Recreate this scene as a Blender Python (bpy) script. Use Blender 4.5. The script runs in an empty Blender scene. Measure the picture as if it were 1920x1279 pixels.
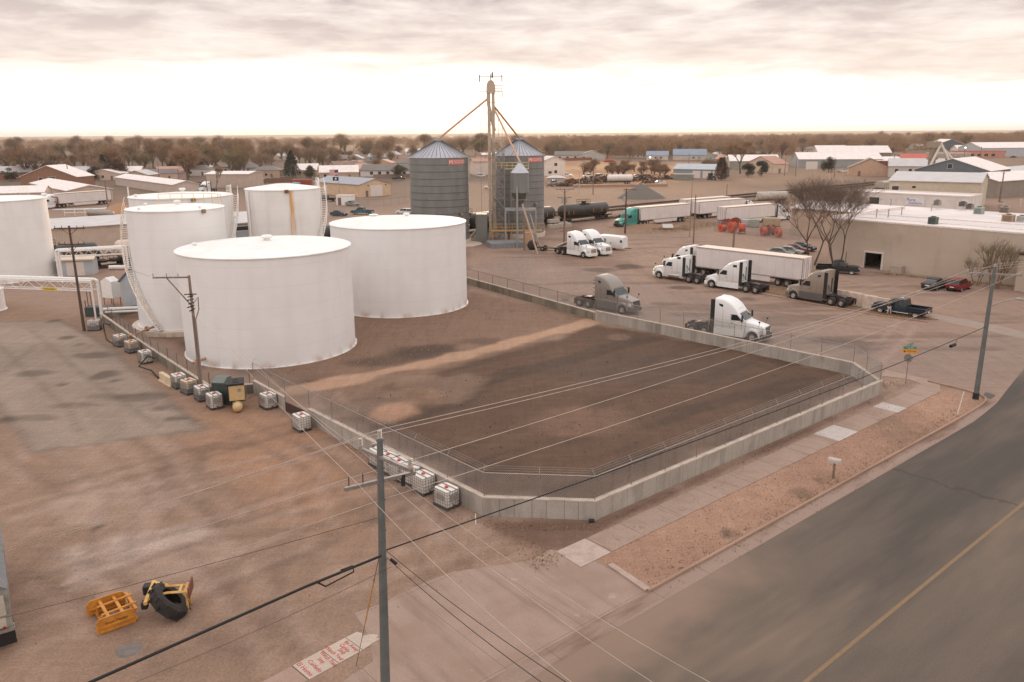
import bpy, bmesh, math, random
import numpy as np
from mathutils import Vector, Matrix
R = math.radians
SC = bpy.context.scene
COL = SC.collection
rnd = random.Random(7)

# ---------------------------------------------------------------- camera model
F = 1493.0; PITCH = math.atan(389.5/1493); ROLL = 13/1920.0; CZ = 20.0
def ray(px, py):
    x = px-960; y = 639.5-py
    c, s = math.cos(ROLL), math.sin(ROLL)
    x, y = x*c+y*s, -x*s+y*c
    cp, sp = math.cos(PITCH), math.sin(PITCH)
    return Vector((x, y*sp+F*cp, y*cp-F*sp))
def gp(px, py, z=0.0):
    r = ray(px, py); t = (z-CZ)/r.z
    return Vector((r.x*t, r.y*t, z))
def topz(b, px, py):
    r = ray(px, py)
    return CZ + r.z/math.hypot(r.x, r.y)*math.hypot(b[0], b[1])
def at_y(px, py, Y):
    r = ray(px, py); t = Y/r.y
    return Vector((r.x*t, Y, CZ+r.z*t))
cam = bpy.data.cameras.new('Camera'); camo = bpy.data.objects.new('Camera', cam); COL.objects.link(camo)
cam.sensor_width = 36; cam.lens = 36*F/1920; cam.clip_end = 40000; cam.clip_start = 0.3
xr = Vector((math.cos(ROLL), -math.sin(ROLL)*0, 0))
fw = Vector((0, math.cos(PITCH), -math.sin(PITCH))); up = Vector((0, math.sin(PITCH), math.cos(PITCH))); rt = Vector((1, 0, 0))
# scene turned counter-clockwise in the picture by ROLL = camera turned clockwise
cr = rt*math.cos(ROLL) - up*math.sin(ROLL); cu = rt*math.sin(ROLL) + up*math.cos(ROLL)
M = Matrix((cr, cu, -fw)).transposed().to_4x4(); M.translation = Vector((0, 0, CZ))
camo.matrix_world = M
SC.camera = camo
SC.view_settings.view_transform = 'Standard'; SC.view_settings.look = 'None'
SC.view_settings.exposure = 0.22; SC.view_settings.gamma = 1.0

S_ANG = R(40.2)          # direction of the main street
U = Vector((math.cos(S_ANG), math.sin(S_ANG), 0)); V = Vector((-math.sin(S_ANG), math.cos(S_ANG), 0))

# ---------------------------------------------------------------- materials
def srgb(r, g, b):
    f = lambda c: (c/255/12.92) if c/255 <= 0.04045 else ((c/255+0.055)/1.055)**2.4
    return (f(r), f(g), f(b))
_m = {}
def _new(name):
    m = bpy.data.materials.new(name); m.use_nodes = True
    nt = m.node_tree; b = nt.nodes['Principled BSDF']
    return m, nt, b
def N(nt, t, **k):
    n = nt.nodes.new(t)
    for a, v in k.items():
        if a.startswith('_'): n.inputs[a[1:]].default_value = v
        else: setattr(n, a, v)
    return n
def mat(name, col, rough=0.6, metal=0.0, var=0.12, scale=3.0, bump=0.0, stretch=(1,1,1), col2=None, detail=5.0, emit=None, es=1.0, spec=None, ramp=(0.35,0.65), coord='Object'):
    if name in _m: return _m[name]
    m, nt, b = _new(name); L = nt.links.new
    b.inputs['Roughness'].default_value = rough; b.inputs['Metallic'].default_value = metal
    if spec is not None: b.inputs['Specular IOR Level'].default_value = spec
    tc = N(nt, 'ShaderNodeTexCoord'); mp = N(nt, 'ShaderNodeMapping'); mp.inputs['Scale'].default_value = stretch
    L(tc.outputs[coord], mp.inputs['Vector'])
    no = N(nt, 'ShaderNodeTexNoise'); no.inputs['Scale'].default_value = scale; no.inputs['Detail'].default_value = detail; no.inputs['Roughness'].default_value = 0.6
    L(mp.outputs['Vector'], no.inputs['Vector'])
    rp = N(nt, 'ShaderNodeValToRGB')
    c2 = col2 if col2 else tuple(min(1, c*(1+var)) for c in col)
    c1 = tuple(c*(1-var) for c in col) if not col2 else col
    rp.color_ramp.elements[0].position = ramp[0]; rp.color_ramp.elements[1].position = ramp[1]
    rp.color_ramp.elements[0].color = (*c1, 1); rp.color_ramp.elements[1].color = (*c2, 1)
    L(no.outputs['Fac'], rp.inputs['Fac']); L(rp.outputs['Color'], b.inputs['Base Color'])
    if bump:
        bn = N(nt, 'ShaderNodeBump'); bn.inputs['Strength'].default_value = bump; bn.inputs['Distance'].default_value = 0.05
        L(no.outputs['Fac'], bn.inputs['Height']); L(bn.outputs['Normal'], b.inputs['Normal'])
    if emit:
        b.inputs['Emission Color'].default_value = (*emit, 1); b.inputs['Emission Strength'].default_value = es
    _m[name] = m
    return m
def glass_mat(name, col=(0.015,0.02,0.022), rough=0.08):
    return mat(name, col, rough=rough, var=0.15, scale=1.0, spec=0.6)

# ---------------------------------------------------------------- mesh building
class MB:
    def __init__(s): s.v = []; s.f = []; s.m = []; s.sm = []
    def add(s, vs, fs, mi=0, smooth=False):
        o = len(s.v); s.v += [tuple(v) for v in vs]
        for f in fs: s.f.append(tuple(i+o for i in f)); s.m.append(mi); s.sm.append(smooth)
        return s
    def box(s, c, d, rz=0.0, mi=0, mat3=None):
        x, y, z = d[0]/2, d[1]/2, d[2]/2
        vs = [Vector((a*x, b*y, e*z)) for a in (-1,1) for b in (-1,1) for e in (-1,1)]
        M3 = mat3 if mat3 is not None else Matrix.Rotation(rz, 3, 'Z')
        c = Vector(c); vs = [M3@v + c for v in vs]
        return s.add(vs, [(0,1,3,2),(4,6,7,5),(0,4,5,1),(2,3,7,6),(0,2,6,4),(1,5,7,3)], mi)
    def bx(s, x0, x1, y0, y1, z0, z1, mi=0):
        return s.box(((x0+x1)/2, (y0+y1)/2, (z0+z1)/2), (abs(x1-x0), abs(y1-y0), abs(z1-z0)), 0, mi)
    def cbox(s, x0, x1, y0, y1, z0, z1, b=0.05, mi=0):
        # box with chamfered vertical and top edges
        pts = [(x0+b,y0),(x1-b,y0),(x1,y0+b),(x1,y1-b),(x1-b,y1),(x0+b,y1),(x0,y1-b),(x0,y0+b)]
        cx, cy = (x0+x1)/2, (y0+y1)/2
        top = [(cx+(p[0]-cx)*(1-2*b/(x1-x0)), cy+(p[1]-cy)*(1-2*b/(y1-y0))) for p in pts]
        vs = [(p[0],p[1],z0) for p in pts]+[(p[0],p[1],z1-b) for p in pts]+[(p[0],p[1],z1) for p in top]
        fs = []
        for r in range(2):
            for i in range(8):
                j = (i+1)%8; fs.append((r*8+i, r*8+j, r*8+8+j, r*8+8+i))
        fs += [tuple(range(16,24)), tuple(range(7,-1,-1))]
        return s.add(vs, fs, mi)
    def cyl(s, p0, p1, r0, r1=None, n=12, caps=True, mi=0, smooth=True):
        r1 = r0 if r1 is None else r1
        p0, p1 = Vector(p0), Vector(p1); d = (p1-p0)
        if d.length < 1e-6: return s
        d.normalize(); a = Vector((0,0,1)) if abs(d.z) < 0.9 else Vector((1,0,0))
        x = d.cross(a).normalized(); y = d.cross(x)
        vs = []
        for p, r in ((p0,r0),(p1,r1)):
            for i in range(n):
                t = 2*math.pi*i/n; vs.append(p + x*(math.cos(t)*r) + y*(math.sin(t)*r))
        s.add(vs, [(i,(i+1)%n,n+(i+1)%n,n+i) for i in range(n)], mi, smooth)
        if caps: s.add(vs, [tuple(range(n-1,-1,-1)), tuple(range(n,2*n))], mi)
        return s
    def tube(s, pts, r, n=5, mi=0, smooth=True, caps=True):
        pts = [Vector(p) for p in pts]; k = len(pts); rs = r if isinstance(r, (list, tuple)) else [r]*k
        vs = []; prev = None
        for i, p in enumerate(pts):
            d = (pts[min(i+1,k-1)]-pts[max(i-1,0)]).normalized()
            if prev is None:
                a = Vector((0,0,1)) if abs(d.z) < 0.9 else Vector((1,0,0)); x = d.cross(a).normalized()
            else:
                x = (prev - d*prev.dot(d)).normalized()
            prev = x; y = d.cross(x)
            for j in range(n):
                t = 2*math.pi*j/n; vs.append(p + x*(math.cos(t)*rs[i]) + y*(math.sin(t)*rs[i]))
        fs = [(i*n+j, i*n+(j+1)%n, (i+1)*n+(j+1)%n, (i+1)*n+j) for i in range(k-1) for j in range(n)]
        s.add(vs, fs, mi, smooth)
        if caps: s.add(vs, [tuple(range(n-1,-1,-1)), tuple(range((k-1)*n, k*n))], mi)
        return s
    def lathe(s, prof, n=32, c=(0,0,0), mi=0, smooth=True, a0=0.0):
        vs = []; k = len(prof)
        for r, z in prof:
            for i in range(n):
                t = a0+2*math.pi*i/n; vs.append((c[0]+r*math.cos(t), c[1]+r*math.sin(t), c[2]+z))
        fs = [(i*n+j, i*n+(j+1)%n, (i+1)*n+(j+1)%n, (i+1)*n+j) for i in range(k-1) for j in range(n)]
        return s.add(vs, fs, mi, smooth)
    def disc(s, c, r, n=24, mi=0, up=True):
        vs = [(c[0]+r*math.cos(2*math.pi*i/n), c[1]+r*math.sin(2*math.pi*i/n), c[2]) for i in range(n)]
        return s.add(vs, [tuple(range(n)) if up else tuple(range(n-1,-1,-1))], mi)
    def prism(s, pts, y0, y1, axis='y', mi=0):
        # pts: 2d outline (x,z) extruded along y (or (y,z) along x, or (x,y) along z)
        def mk(p, t):
            return (p[0], t, p[1]) if axis == 'y' else ((t, p[0], p[1]) if axis == 'x' else (p[0], p[1], t))
        k = len(pts); vs = [mk(p, y0) for p in pts]+[mk(p, y1) for p in pts]
        fs = [(i,(i+1)%k,k+(i+1)%k,k+i) for i in range(k)]+[tuple(range(k-1,-1,-1)), tuple(range(k,2*k))]
        return s.add(vs, fs, mi)
    def loft(s, secs, mi=0, smooth=True, caps=True, mfun=None):
        n = len(secs[0]); k = len(secs); o = len(s.v)
        s.v += [tuple(p) for sec in secs for p in sec]
        for i in range(k-1):
            for j in range(n):
                s.f.append((o+i*n+j, o+i*n+(j+1)%n, o+(i+1)*n+(j+1)%n, o+(i+1)*n+j))
                s.m.append(mfun(i, j) if mfun else mi); s.sm.append(smooth)
        if caps:
            for f in (tuple(range(n-1,-1,-1)), tuple(range((k-1)*n, k*n))):
                s.f.append(tuple(o+i for i in f)); s.m.append(mi); s.sm.append(False)
        return s
    def sphere(s, c, r, n=12, m=8, mi=0, sz=1.0):
        prof = [(r*math.sin(math.pi*i/m)+1e-4, -r*sz*math.cos(math.pi*i/m)) for i in range(m+1)]
        return s.lathe(prof, n, c, mi)
    def build(s, name, mats, parent=None, loc=None, sharp=None):
        me = bpy.data.meshes.new(name); me.from_pydata(s.v, [], s.f)
        if not isinstance(mats, (list, tuple)): mats = [mats]
        for m in mats: me.materials.append(m)
        me.polygons.foreach_set('material_index', s.m)
        me.polygons.foreach_set('use_smooth', s.sm)
        me.update()
        bm = bmesh.new(); bm.from_mesh(me); bmesh.ops.recalc_face_normals(bm, faces=bm.faces)
        if sharp is not False:
            lim = R(sharp or 38)
            for e in bm.edges:
                if len(e.link_faces) == 2 and e.calc_face_angle(0) > lim: e.smooth = False
        bm.to_mesh(me); bm.free()
        o = bpy.data.objects.new(name, me); COL.objects.link(o)
        if parent is not None: o.parent = parent
        if loc is not None: o.location = loc
        return o

def tag(o, label=None, cat=None, group=None, kind=None):
    if label: o['label'] = label
    if cat: o['category'] = cat
    if group: o['group'] = group
    if kind: o['kind'] = kind
    return o
def thing(name, label, cat, loc=(0,0,0), rotz=0.0, group=None):
    o = bpy.data.objects.new(name, None); COL.objects.link(o); o.empty_display_size = 0.3
    o.location = loc; o.rotation_euler = (0,0,rotz)
    return tag(o, label, cat, group)
def dup(root, label=None, loc=None, rotz=None, scale=None, cat=None, group=None, newroot=None):
    def cp(o, par):
        c = o.copy(); COL.objects.link(c); c.parent = par
        if par is not None: c.matrix_parent_inverse = Matrix()
        for ch in kids(o): cp(ch, c)
        return c
    r = cp(root, None)
    if label: r['label'] = label
    if cat: r['category'] = cat
    if group: r['group'] = group
    if loc is not None: r.location = loc
    if rotz is not None: r.rotation_euler = (0,0,rotz)
    if scale is not None: r.scale = (scale,)*3 if isinstance(scale, (int, float)) else scale
    return r
_kc = {}
def kids(o):
    if o.name not in _kc: _kc[o.name] = [c for c in bpy.data.objects if c.parent == o]
    return _kc[o.name]
def swapmat(root, mp):
    # give a copied thing its own paint: mp {old material name: new material}
    for o in [root]+list(root.children_recursive):
        if o.type == 'MESH' and any(m and m.name in mp for m in o.data.materials):
            o.data = o.data.copy()
            for i, m in enumerate(o.data.materials):
                if m and m.name in mp: o.data.materials[i] = mp[m.name]
def rsec(x, wb, wt, z0, z1, r=0.1, n=3):
    # rounded section in the y-z plane at x, narrower at the top
    pts = []
    rb = min(0.06, r)
    pts += [(x, -wb+rb, z0), (x, wb-rb, z0), (x, wb, z0+rb)]
    for i in range(n+1):
        a = math.pi/2*i/n
        pts.append((x, wt-r+r*math.cos(a), z1-r+r*math.sin(a)))
    for i in range(n+1):
        a = math.pi/2+math.pi/2*i/n
        pts.append((x, -wt+r+r*math.cos(a), z1-r+r*math.sin(a)))
    pts += [(x, -wb, z0+rb)]
    return pts
def wire(name, pts, r, m, label, cat, group=None, n=4):
    b = MB().tube(pts, r, n=n, caps=False); o = b.build(name, m, sharp=False)
    return tag(o, label, cat, group)
def sag(a, b, s, n=16):
    a, b = Vector(a), Vector(b)
    return [a.lerp(b, i/n) - Vector((0,0,4*s*(i/n)*(1-i/n))) for i in range(n+1)]
def textmesh(txt, size, m, name='lettering', extrude=0.002):
    cu = bpy.data.curves.new(name, 'FONT'); cu.body = txt; cu.size = size; cu.align_x = 'CENTER'; cu.align_y = 'CENTER'; cu.extrude = extrude
    cu.resolution_u = 3
    o = bpy.data.objects.new(name, cu); COL.objects.link(o)
    dg = bpy.context.evaluated_depsgraph_get(); me = bpy.data.meshes.new_from_object(o.evaluated_get(dg))
    COL.objects.unlink(o); bpy.data.objects.remove(o)
    me.materials.clear(); me.materials.append(m)
    return me
def text_on(txt, size, m, parent, loc, rot, name='lettering', sx=1.0):
    me = textmesh(txt, size, m, name); o = bpy.data.objects.new(name, me); COL.objects.link(o)
    o.parent = parent; o.location = loc; o.rotation_euler = rot; o.scale = (sx,1,1)
    return o
# ---------------------------------------------------------------- world, sun, haze
SUN_AZ = math.atan2(ray(1010, 200).x, ray(1010, 200).y); SUN_EL = R(6)
w = bpy.data.worlds.new('World'); SC.world = w; w.use_nodes = True
nt = w.node_tree; L = nt.links.new
bg = nt.nodes['Background']; bg.inputs['Strength'].default_value = 0.1
sky = N(nt, 'ShaderNodeTexSky'); sky.sky_type = 'NISHITA'; sky.sun_disc = False
sky.sun_elevation = SUN_EL; sky.sun_rotation = SUN_AZ; sky.altitude = 1300; sky.air_density = 1.0; sky.dust_density = 2.0
tc = N(nt, 'ShaderNodeTexCoord'); sp = N(nt, 'ShaderNodeSeparateXYZ'); L(tc.outputs['Generated'], sp.inputs[0])
def MA(op, a, b=None, c=None, clamp=False):
    n = N(nt, 'ShaderNodeMath', operation=op); n.use_clamp = clamp
    for i, q in enumerate((a, b, c)):
        if q is None: continue
        if isinstance(q, (int, float)): n.inputs[i].default_value = q
        else: L(q, n.inputs[i])
    return n.outputs[0]
Z = sp.outputs['Z']
zz = MA('ADD', MA('MAXIMUM', Z, 0.0), 0.085)
cx = MA('DIVIDE', sp.outputs['X'], zz); cy = MA('DIVIDE', sp.outputs['Y'], zz)
cb = N(nt, 'ShaderNodeCombineXYZ'); L(cx, cb.inputs[0]); L(cy, cb.inputs[1])
def noise(scale, detail=6, rough=0.55, vec=None, dist=0.0, off=(0,0,0), st=(1,1,1)):
    mp = N(nt, 'ShaderNodeMapping'); mp.inputs['Location'].default_value = off; mp.inputs['Scale'].default_value = st
    L(vec or cb.outputs[0], mp.inputs['Vector'])
    n = N(nt, 'ShaderNodeTexNoise'); n.inputs['Scale'].default_value = scale; n.inputs['Detail'].default_value = detail
    n.inputs['Roughness'].default_value = rough; n.inputs['Distortion'].default_value = dist
    L(mp.outputs[0], n.inputs['Vector']); return n.outputs['Fac']
n1 = noise(0.8, 9, 0.62, dist=0.5, st=(0.9,1.0,1)); n2 = noise(2.6, 7, 0.6, dist=0.3, off=(3,1,0)); n3 = noise(0.22, 4, 0.5, off=(7,2,0))
# how much cloud: nothing in the bright band over the horizon, a closed deck above it
edge = MA('ADD', MA('MULTIPLY', MA('SUBTRACT', n1, 0.5), 0.075), MA('MULTIPLY', MA('SUBTRACT', n3, 0.5), 0.05))
el = MA('ADD', MA('ADD', Z, edge), MA('MULTIPLY', MA('ABSOLUTE', MA('ADD', sp.outputs['X'], .08)), 0.035))
mr = N(nt, 'ShaderNodeMapRange'); mr.interpolation_type = 'SMOOTHSTEP'; L(el, mr.inputs[0]); mr.inputs[1].default_value = 0.052; mr.inputs[2].default_value = 0.094
deck = mr.outputs[0]
# thin streaks inside the gap
st = noise(1.4, 4, 0.5, vec=tc.outputs['Generated'], st=(4,4,60)); stm = N(nt, 'ShaderNodeMapRange'); stm.interpolation_type = 'SMOOTHSTEP'
L(st, stm.inputs[0]); stm.inputs[1].default_value = 0.6; stm.inputs[2].default_value = 0.75
band = N(nt, 'ShaderNodeMapRange'); L(Z, band.inputs[0]); band.inputs[1].default_value = 0.035; band.inputs[2].default_value = 0.07
streak = MA('MULTIPLY', MA('MULTIPLY', stm.outputs[0], band.outputs[0]), 0.5)
cover = MA('MAXIMUM', deck, streak)
dens = MA('ADD', MA('MULTIPLY', n1, 0.55), MA('MULTIPLY', n2, 0.45))
rp = N(nt, 'ShaderNodeValToRGB'); L(dens, rp.inputs['Fac'])
e = rp.color_ramp.elements; e[0].position = 0.40; e[0].color = (9.2,8.3,7.7,1); e[1].position = 0.59; e[1].color = (5.4,4.6,4.45,1)
x = rp.color_ramp.elements.new(0.50); x.color = (7.3,6.4,6.0,1)
# the deck overhead and behind is lit more evenly and brighter than its thin far edge
zr = N(nt, 'ShaderNodeMapRange'); zr.interpolation_type = 'SMOOTHSTEP'; L(Z, zr.inputs[0]); zr.inputs[1].default_value = 0.17; zr.inputs[2].default_value = 0.5
lo = N(nt, 'ShaderNodeMapRange'); L(Z, lo.inputs[0]); lo.inputs[1].default_value = 0.15; lo.inputs[2].default_value = 0.07; lo.inputs[4].default_value = 0.55
pk_ = N(nt, 'ShaderNodeMix', data_type='RGBA'); L(lo.outputs[0], pk_.inputs[0]); L(rp.outputs[0], pk_.inputs[6]); pk_.inputs[7].default_value = (10.2,8.5,7.2,1)
hi = N(nt, 'ShaderNodeMix', data_type='RGBA'); L(zr.outputs[0], hi.inputs[0]); L(pk_.outputs[2], hi.inputs[6]); hi.inputs[7].default_value = (11.8,11.3,11.2,1)
# bright gap: nishita plus thin lit veil
gapm = N(nt, 'ShaderNodeMix', data_type='RGBA'); gapm.inputs[0].default_value = 0.93; L(sky.outputs[0], gapm.inputs[6]); gapm.inputs[7].default_value = (12.9,11.9,11.1,1)
fin = N(nt, 'ShaderNodeMix', data_type='RGBA'); L(cover, fin.inputs[0]); L(gapm.outputs[2], fin.inputs[6]); L(hi.outputs[2], fin.inputs[7])
L(fin.outputs[2], bg.inputs['Color'])

sl = bpy.data.lights.new('Sun', 'SUN'); sl.energy = 1.2; sl.angle = R(10); sl.color = (1.0, 0.72, 0.48)
so = bpy.data.objects.new('Sun', sl); COL.objects.link(so)
sd = Vector((math.sin(SUN_AZ)*math.cos(SUN_EL), math.cos(SUN_AZ)*math.cos(SUN_EL), math.sin(SUN_EL)))
so.rotation_euler = sd.to_track_quat('Z', 'Y').to_euler()

hzb = MB().bx(-9600, 9600, -500, 10800, -3, 62)
hm, hnt, hb = _new('haze_air'); hnt.nodes.remove(hb)
pv = N(hnt, 'ShaderNodeVolumePrincipled'); pv.inputs['Color'].default_value = (0.98,0.90,0.83,1); pv.inputs['Density'].default_value = 0.00009; pv.inputs['Anisotropy'].default_value = 0.5
hnt.links.new(pv.outputs[0], hnt.nodes['Material Output'].inputs['Volume'])
HAZE = hzb.build('haze', hm); HAZE['kind'] = 'stuff'; HAZE['label'] = 'pale warm evening haze over the plain'

# ---------------------------------------------------------------- ground sheet
def axis_steps(lo, hi, step, far_lo, far_hi, g=1.16):
    a = list(np.arange(lo, hi, step)); s = step; x = a[-1]
    while x < far_hi: s *= g; x += s; a.append(x)
    s = step; x = lo; pre = []
    while x > far_lo: s *= g; x -= s; pre.append(x)
    return np.array(pre[::-1]+a)
xs = axis_steps(-62, 92, 0.45, -9500, 9500); ys = axis_steps(18, 150, 0.45, -400, 10700)
GX, GY = np.meshgrid(xs, ys); nx, ny = len(xs), len(ys)
rng = np.random.default_rng(3)
def vnoise(X, Y, s, seed=0, oct=4):
    out = np.zeros_like(X); amp = 1; tot = 0
    for o in range(oct):
        r = np.random.default_rng(seed*17+o); T = r.random((256,256))
        x = X/s*2**o + 71.3*o; y = Y/s*2**o + 13.7*o
        xi = np.floor(x).astype(int); yi = np.floor(y).astype(int); fx = x-xi; fy = y-yi
        fx = fx*fx*(3-2*fx); fy = fy*fy*(3-2*fy)
        g = lambda i, j: T[(xi+i)%256, (yi+j)%256]
        out += amp*((g(0,0)*(1-fx)+g(1,0)*fx)*(1-fy)+(g(0,1)*(1-fx)+g(1,1)*fx)*fy); tot += amp; amp *= 0.5
    return out/tot
def sstep(a, b, x): t = np.clip((x-a)/(b-a), 0, 1); return t*t*(3-2*t)
def pdist(X, Y, poly):
    # signed distance to polygon, negative inside
    d = np.full(X.shape, 1e9); ins = np.zeros(X.shape, bool); k = len(poly)
    for i in range(k):
        x0, y0 = poly[i][0], poly[i][1]; x1, y1 = poly[(i+1)%k][0], poly[(i+1)%k][1]
        dx, dy = x1-x0, y1-y0; t = np.clip(((X-x0)*dx+(Y-y0)*dy)/(dx*dx+dy*dy+1e-9), 0, 1)
        d = np.minimum(d, np.hypot(X-x0-t*dx, Y-y0-t*dy))
        c = ((y0 > Y) != (y1 > Y)) & (X < (x1-x0)*(Y-y0)/(y1-y0+1e-12)+x0); ins ^= c
    return np.where(ins, -d, d)
def pdl(X, Y, line):
    d = np.full(X.shape, 1e9)
    for (a, b) in zip(line[:-1], line[1:]):
        dx, dy = b[0]-a[0], b[1]-a[1]; t = np.clip(((X-a[0])*dx+(Y-a[1])*dy)/(dx*dx+dy*dy+1e-9), 0, 1)
        d = np.minimum(d, np.hypot(X-a[0]-t*dx, Y-a[1]-t*dy))
    return d
P = lambda *l: [gp(*p) for p in l]
base = np.array(srgb(146,119,104)); C = np.ones((ny, nx, 3))*base
nA = vnoise(GX, GY, 14, 1); nB = vnoise(GX, GY, 3.5, 2); nC = vnoise(GX, GY, 60, 3)
GU = GX*U.x+GY*U.y; GV = GX*V.x+GY*V.y
nS = vnoise(GU/7, GV, 1.6, 4)       # streaks along the street direction
nT = vnoise(GU, GV/7, 1.6, 5)       # streaks across
def lay(mask, col, amt=1.0):
    global C
    m = (mask*amt)[..., None]; C = C*(1-m)+np.array(srgb(*col))*m
def area(pts, w=1.0, nz=0.8, ns=None):
    d = pdist(GX, GY, pts) + (nB-0.5)*2*nz + (nA-0.5)*nz
    return 1-sstep(-w, w, d)
far = sstep(150, 420, GY)
lay(far*0.9, (124,101,84)); lay(sstep(0.45,0.62,nC)*far, (98,82,70), 0.7)
lay((1-sstep(500,1100,GY))*far*sstep(0.0,-0.08,GX/np.maximum(GY,1)+.06), (98,82,70), .7)
lay(area(P((1022,303),(1330,303),(1340,330),(1200,345),(1022,338)), 8, 8), (176,134,98), .9)
lay(area(P((1022,303),(1330,303),(1340,330),(1200,345),(1022,338)), 8, 8)*sstep(.5,.62,vnoise(GX/6,GY,5,40)), (138,98,70), .75)
lay(sstep(600,2500,GY), (172,146,118), 0.85)
fields = vnoise(GX/2.5, GY, 420, 9, 2); lay(sstep(0.52,0.56,fields)*sstep(900,1800,GY), (150,118,92), 0.8)
lay(sstep(0.30,0.26,fields)*sstep(900,1800,GY), (196,172,140), 0.8)
# left yard: warmer dirt, tracks
lay(area(P((0,560),(190,600),(600,800),(900,975),(1100,1010),(1000,1279),(-300,1400),(-300,560)), 2, 1), (139,110,92))
lay(area(P((380,740),(520,760),(720,880),(640,980),(420,900),(330,800)), 3, 2), (156,115,88), 0.75)
lay(area(P((0,900),(300,900),(520,1010),(300,1100),(0,1060)), 3, 3)*sstep(0.45,0.6,nB), (164,138,124), 0.6)
lay(sstep(0.55,0.7,nS)*area(P((0,820),(600,800),(1000,1000),(900,1279),(0,1279)), 3, 1), (118,94,80), 0.28)
lay(sstep(0.55,0.68,nT)*area(P((0,820),(600,800),(1000,1000),(900,1279),(0,1279)), 3, 1), (166,136,120), 0.25)
# worn concrete patch low left
pc = area(P((110,1035),(210,1010),(370,985),(390,1005),(300,1040),(150,1095)), .35, .9); lay(pc, (176,154,142), 0.75)
lay(1-sstep(0.1,0.5,np.minimum(pdl(GX,GY,P((163,1020),(200,1078))), pdl(GX,GY,P((185,1012),(215,1072))))), (142,116,101), 0.7)
# yard behind, truck lot: greyer with dark streaks
lot = area(P((880,500),(1020,470),(1240,540),(1500,600),(1660,640),(1920,620),(1960,700),(1860,745),(1720,712),(1600,680),(1100,585)), 2, 1.5)
lay(lot, (138,116,106), 0.9)
lay(sstep(0.56,0.7,vnoise(GX/5, GY, 2.2, 12))*area(P((880,500),(1000,440),(1200,430),(1500,480),(1700,520),(1920,560),(1960,700),(1600,680),(1100,585)), 3, 2), (104,84,74), 0.5)
lay(area(P((1000,470),(1180,490),(1240,530),(1180,500),(1040,500)), 1.5, 1.5), (122,92,76), 0.5)
lay(area(P((1180,420),(1300,405),(1360,420),(1240,440),(1150,440)), 3, 3), (132,104,82), 0.7)
# railway corridor: brownish ballast
rail_c = gp(1380, 352); 
lay(area(P((880,420),(1150,400),(1900,318),(1960,330),(1500,378),(1330,372),(1140,415),(900,460)), 3, 2), (108,86,74), 0.8)
lay(area(P((1020,360),(1900,290),(1920,300),(1100,382)), 3, 2), (146,116,92), 0.6)
# tank yard gravel
ty = area(P((200,600),(480,715),(640,790),(1130,600),(880,545),(870,440),(330,560)), 1.0, 1); lay(ty, (126,98,82))
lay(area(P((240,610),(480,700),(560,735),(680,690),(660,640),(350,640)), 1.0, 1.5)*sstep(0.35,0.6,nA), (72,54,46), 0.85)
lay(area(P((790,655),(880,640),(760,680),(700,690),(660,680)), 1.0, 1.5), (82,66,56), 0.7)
# dark soil of the basin
soil = P((580,770),(760,720),(1000,650),(1120,608),(1480,672),(1592,697),(1640,715),(1400,815),(1110,935),(905,930),(700,815)); 
ds = area(soil, 1.0, 1.5); lay(ds, (94,71,58))
lay(ds*sstep(0.5,0.65,nS), (70,57,50), 0.6); lay(ds*sstep(0.6,0.75,nA), (106,80,64), 0.5)
def pit(px,py,rx,ry,col,amt,nz=.5):
    c = gp(px,py); a = gp(px-rx,py); b = gp(px,py+ry); ra = (a-c).length; rb = (b-c).length
    d = np.sqrt(((GX-c.x)/ra)**2+((GY-c.y)/rb)**2) + (nB-.5)*nz*2+(nA-.5)*nz
    lay(1-sstep(0.6,1.2,d), col, amt)
pit(1090,790,110,30,(122,92,76),.6); pit(1480,770,80,25,(92,74,60),.6); pit(1160,632,20,6,(128,104,90),.4,1.1); pit(1250,690,220,30,(84,68,60),.5)
pit(800,660,60,14,(80,64,55),.7); pit(905,640,50,9,(90,70,60),.6)
trk = random.Random(5)
for i in range(34):   # wheel tracks bent across the soil lot
    a_ = gp(trk.uniform(760,1560), trk.uniform(650,900)); an = trk.uniform(0,3.14) if i%2 else R(40)+trk.uniform(-.15,.15); l_ = trk.uniform(4,16); cu_ = trk.uniform(-.12,.12); pl_ = []
    for k in range(8):
        pl_.append(Vector((a_.x,a_.y,0))); an += cu_; a_ = a_+Vector((math.cos(an),math.sin(an),0))*l_/7
    for o_ in (0,1.7):
        q_ = [p_+Vector((-math.sin(an),math.cos(an),0))*o_ for p_ in pl_]; lay((1-sstep(.1,.55,pdl(GX,GY,q_)))*ds, (122,96,80) if i%3 else (70,56,48), .10)
for i in range(60):   # tyre marks in the yards
    a_ = gp(trk.uniform(20,1000), trk.uniform(800,1230)) if i%3 else gp(trk.uniform(950,1900), trk.uniform(480,720)); an = (R(40) if trk.random() < .45 else R(128))+trk.uniform(-.25,.25); l_ = trk.uniform(6,22); cu_ = trk.uniform(-.06,.06); pl_ = []
    for k in range(8):
        pl_.append(Vector((a_.x,a_.y,0))); an += cu_; a_ = a_+Vector((math.cos(an),math.sin(an),0))*l_/7
    for o_ in (0,1.9):
        q_ = [p_+Vector((-math.sin(an),math.cos(an),0))*o_ for p_ in pl_]; lay((1-sstep(.08,.5,pdl(GX,GY,q_)))*(1-ds), (104,84,74) if i%2 else (166,138,124), .32)
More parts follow.
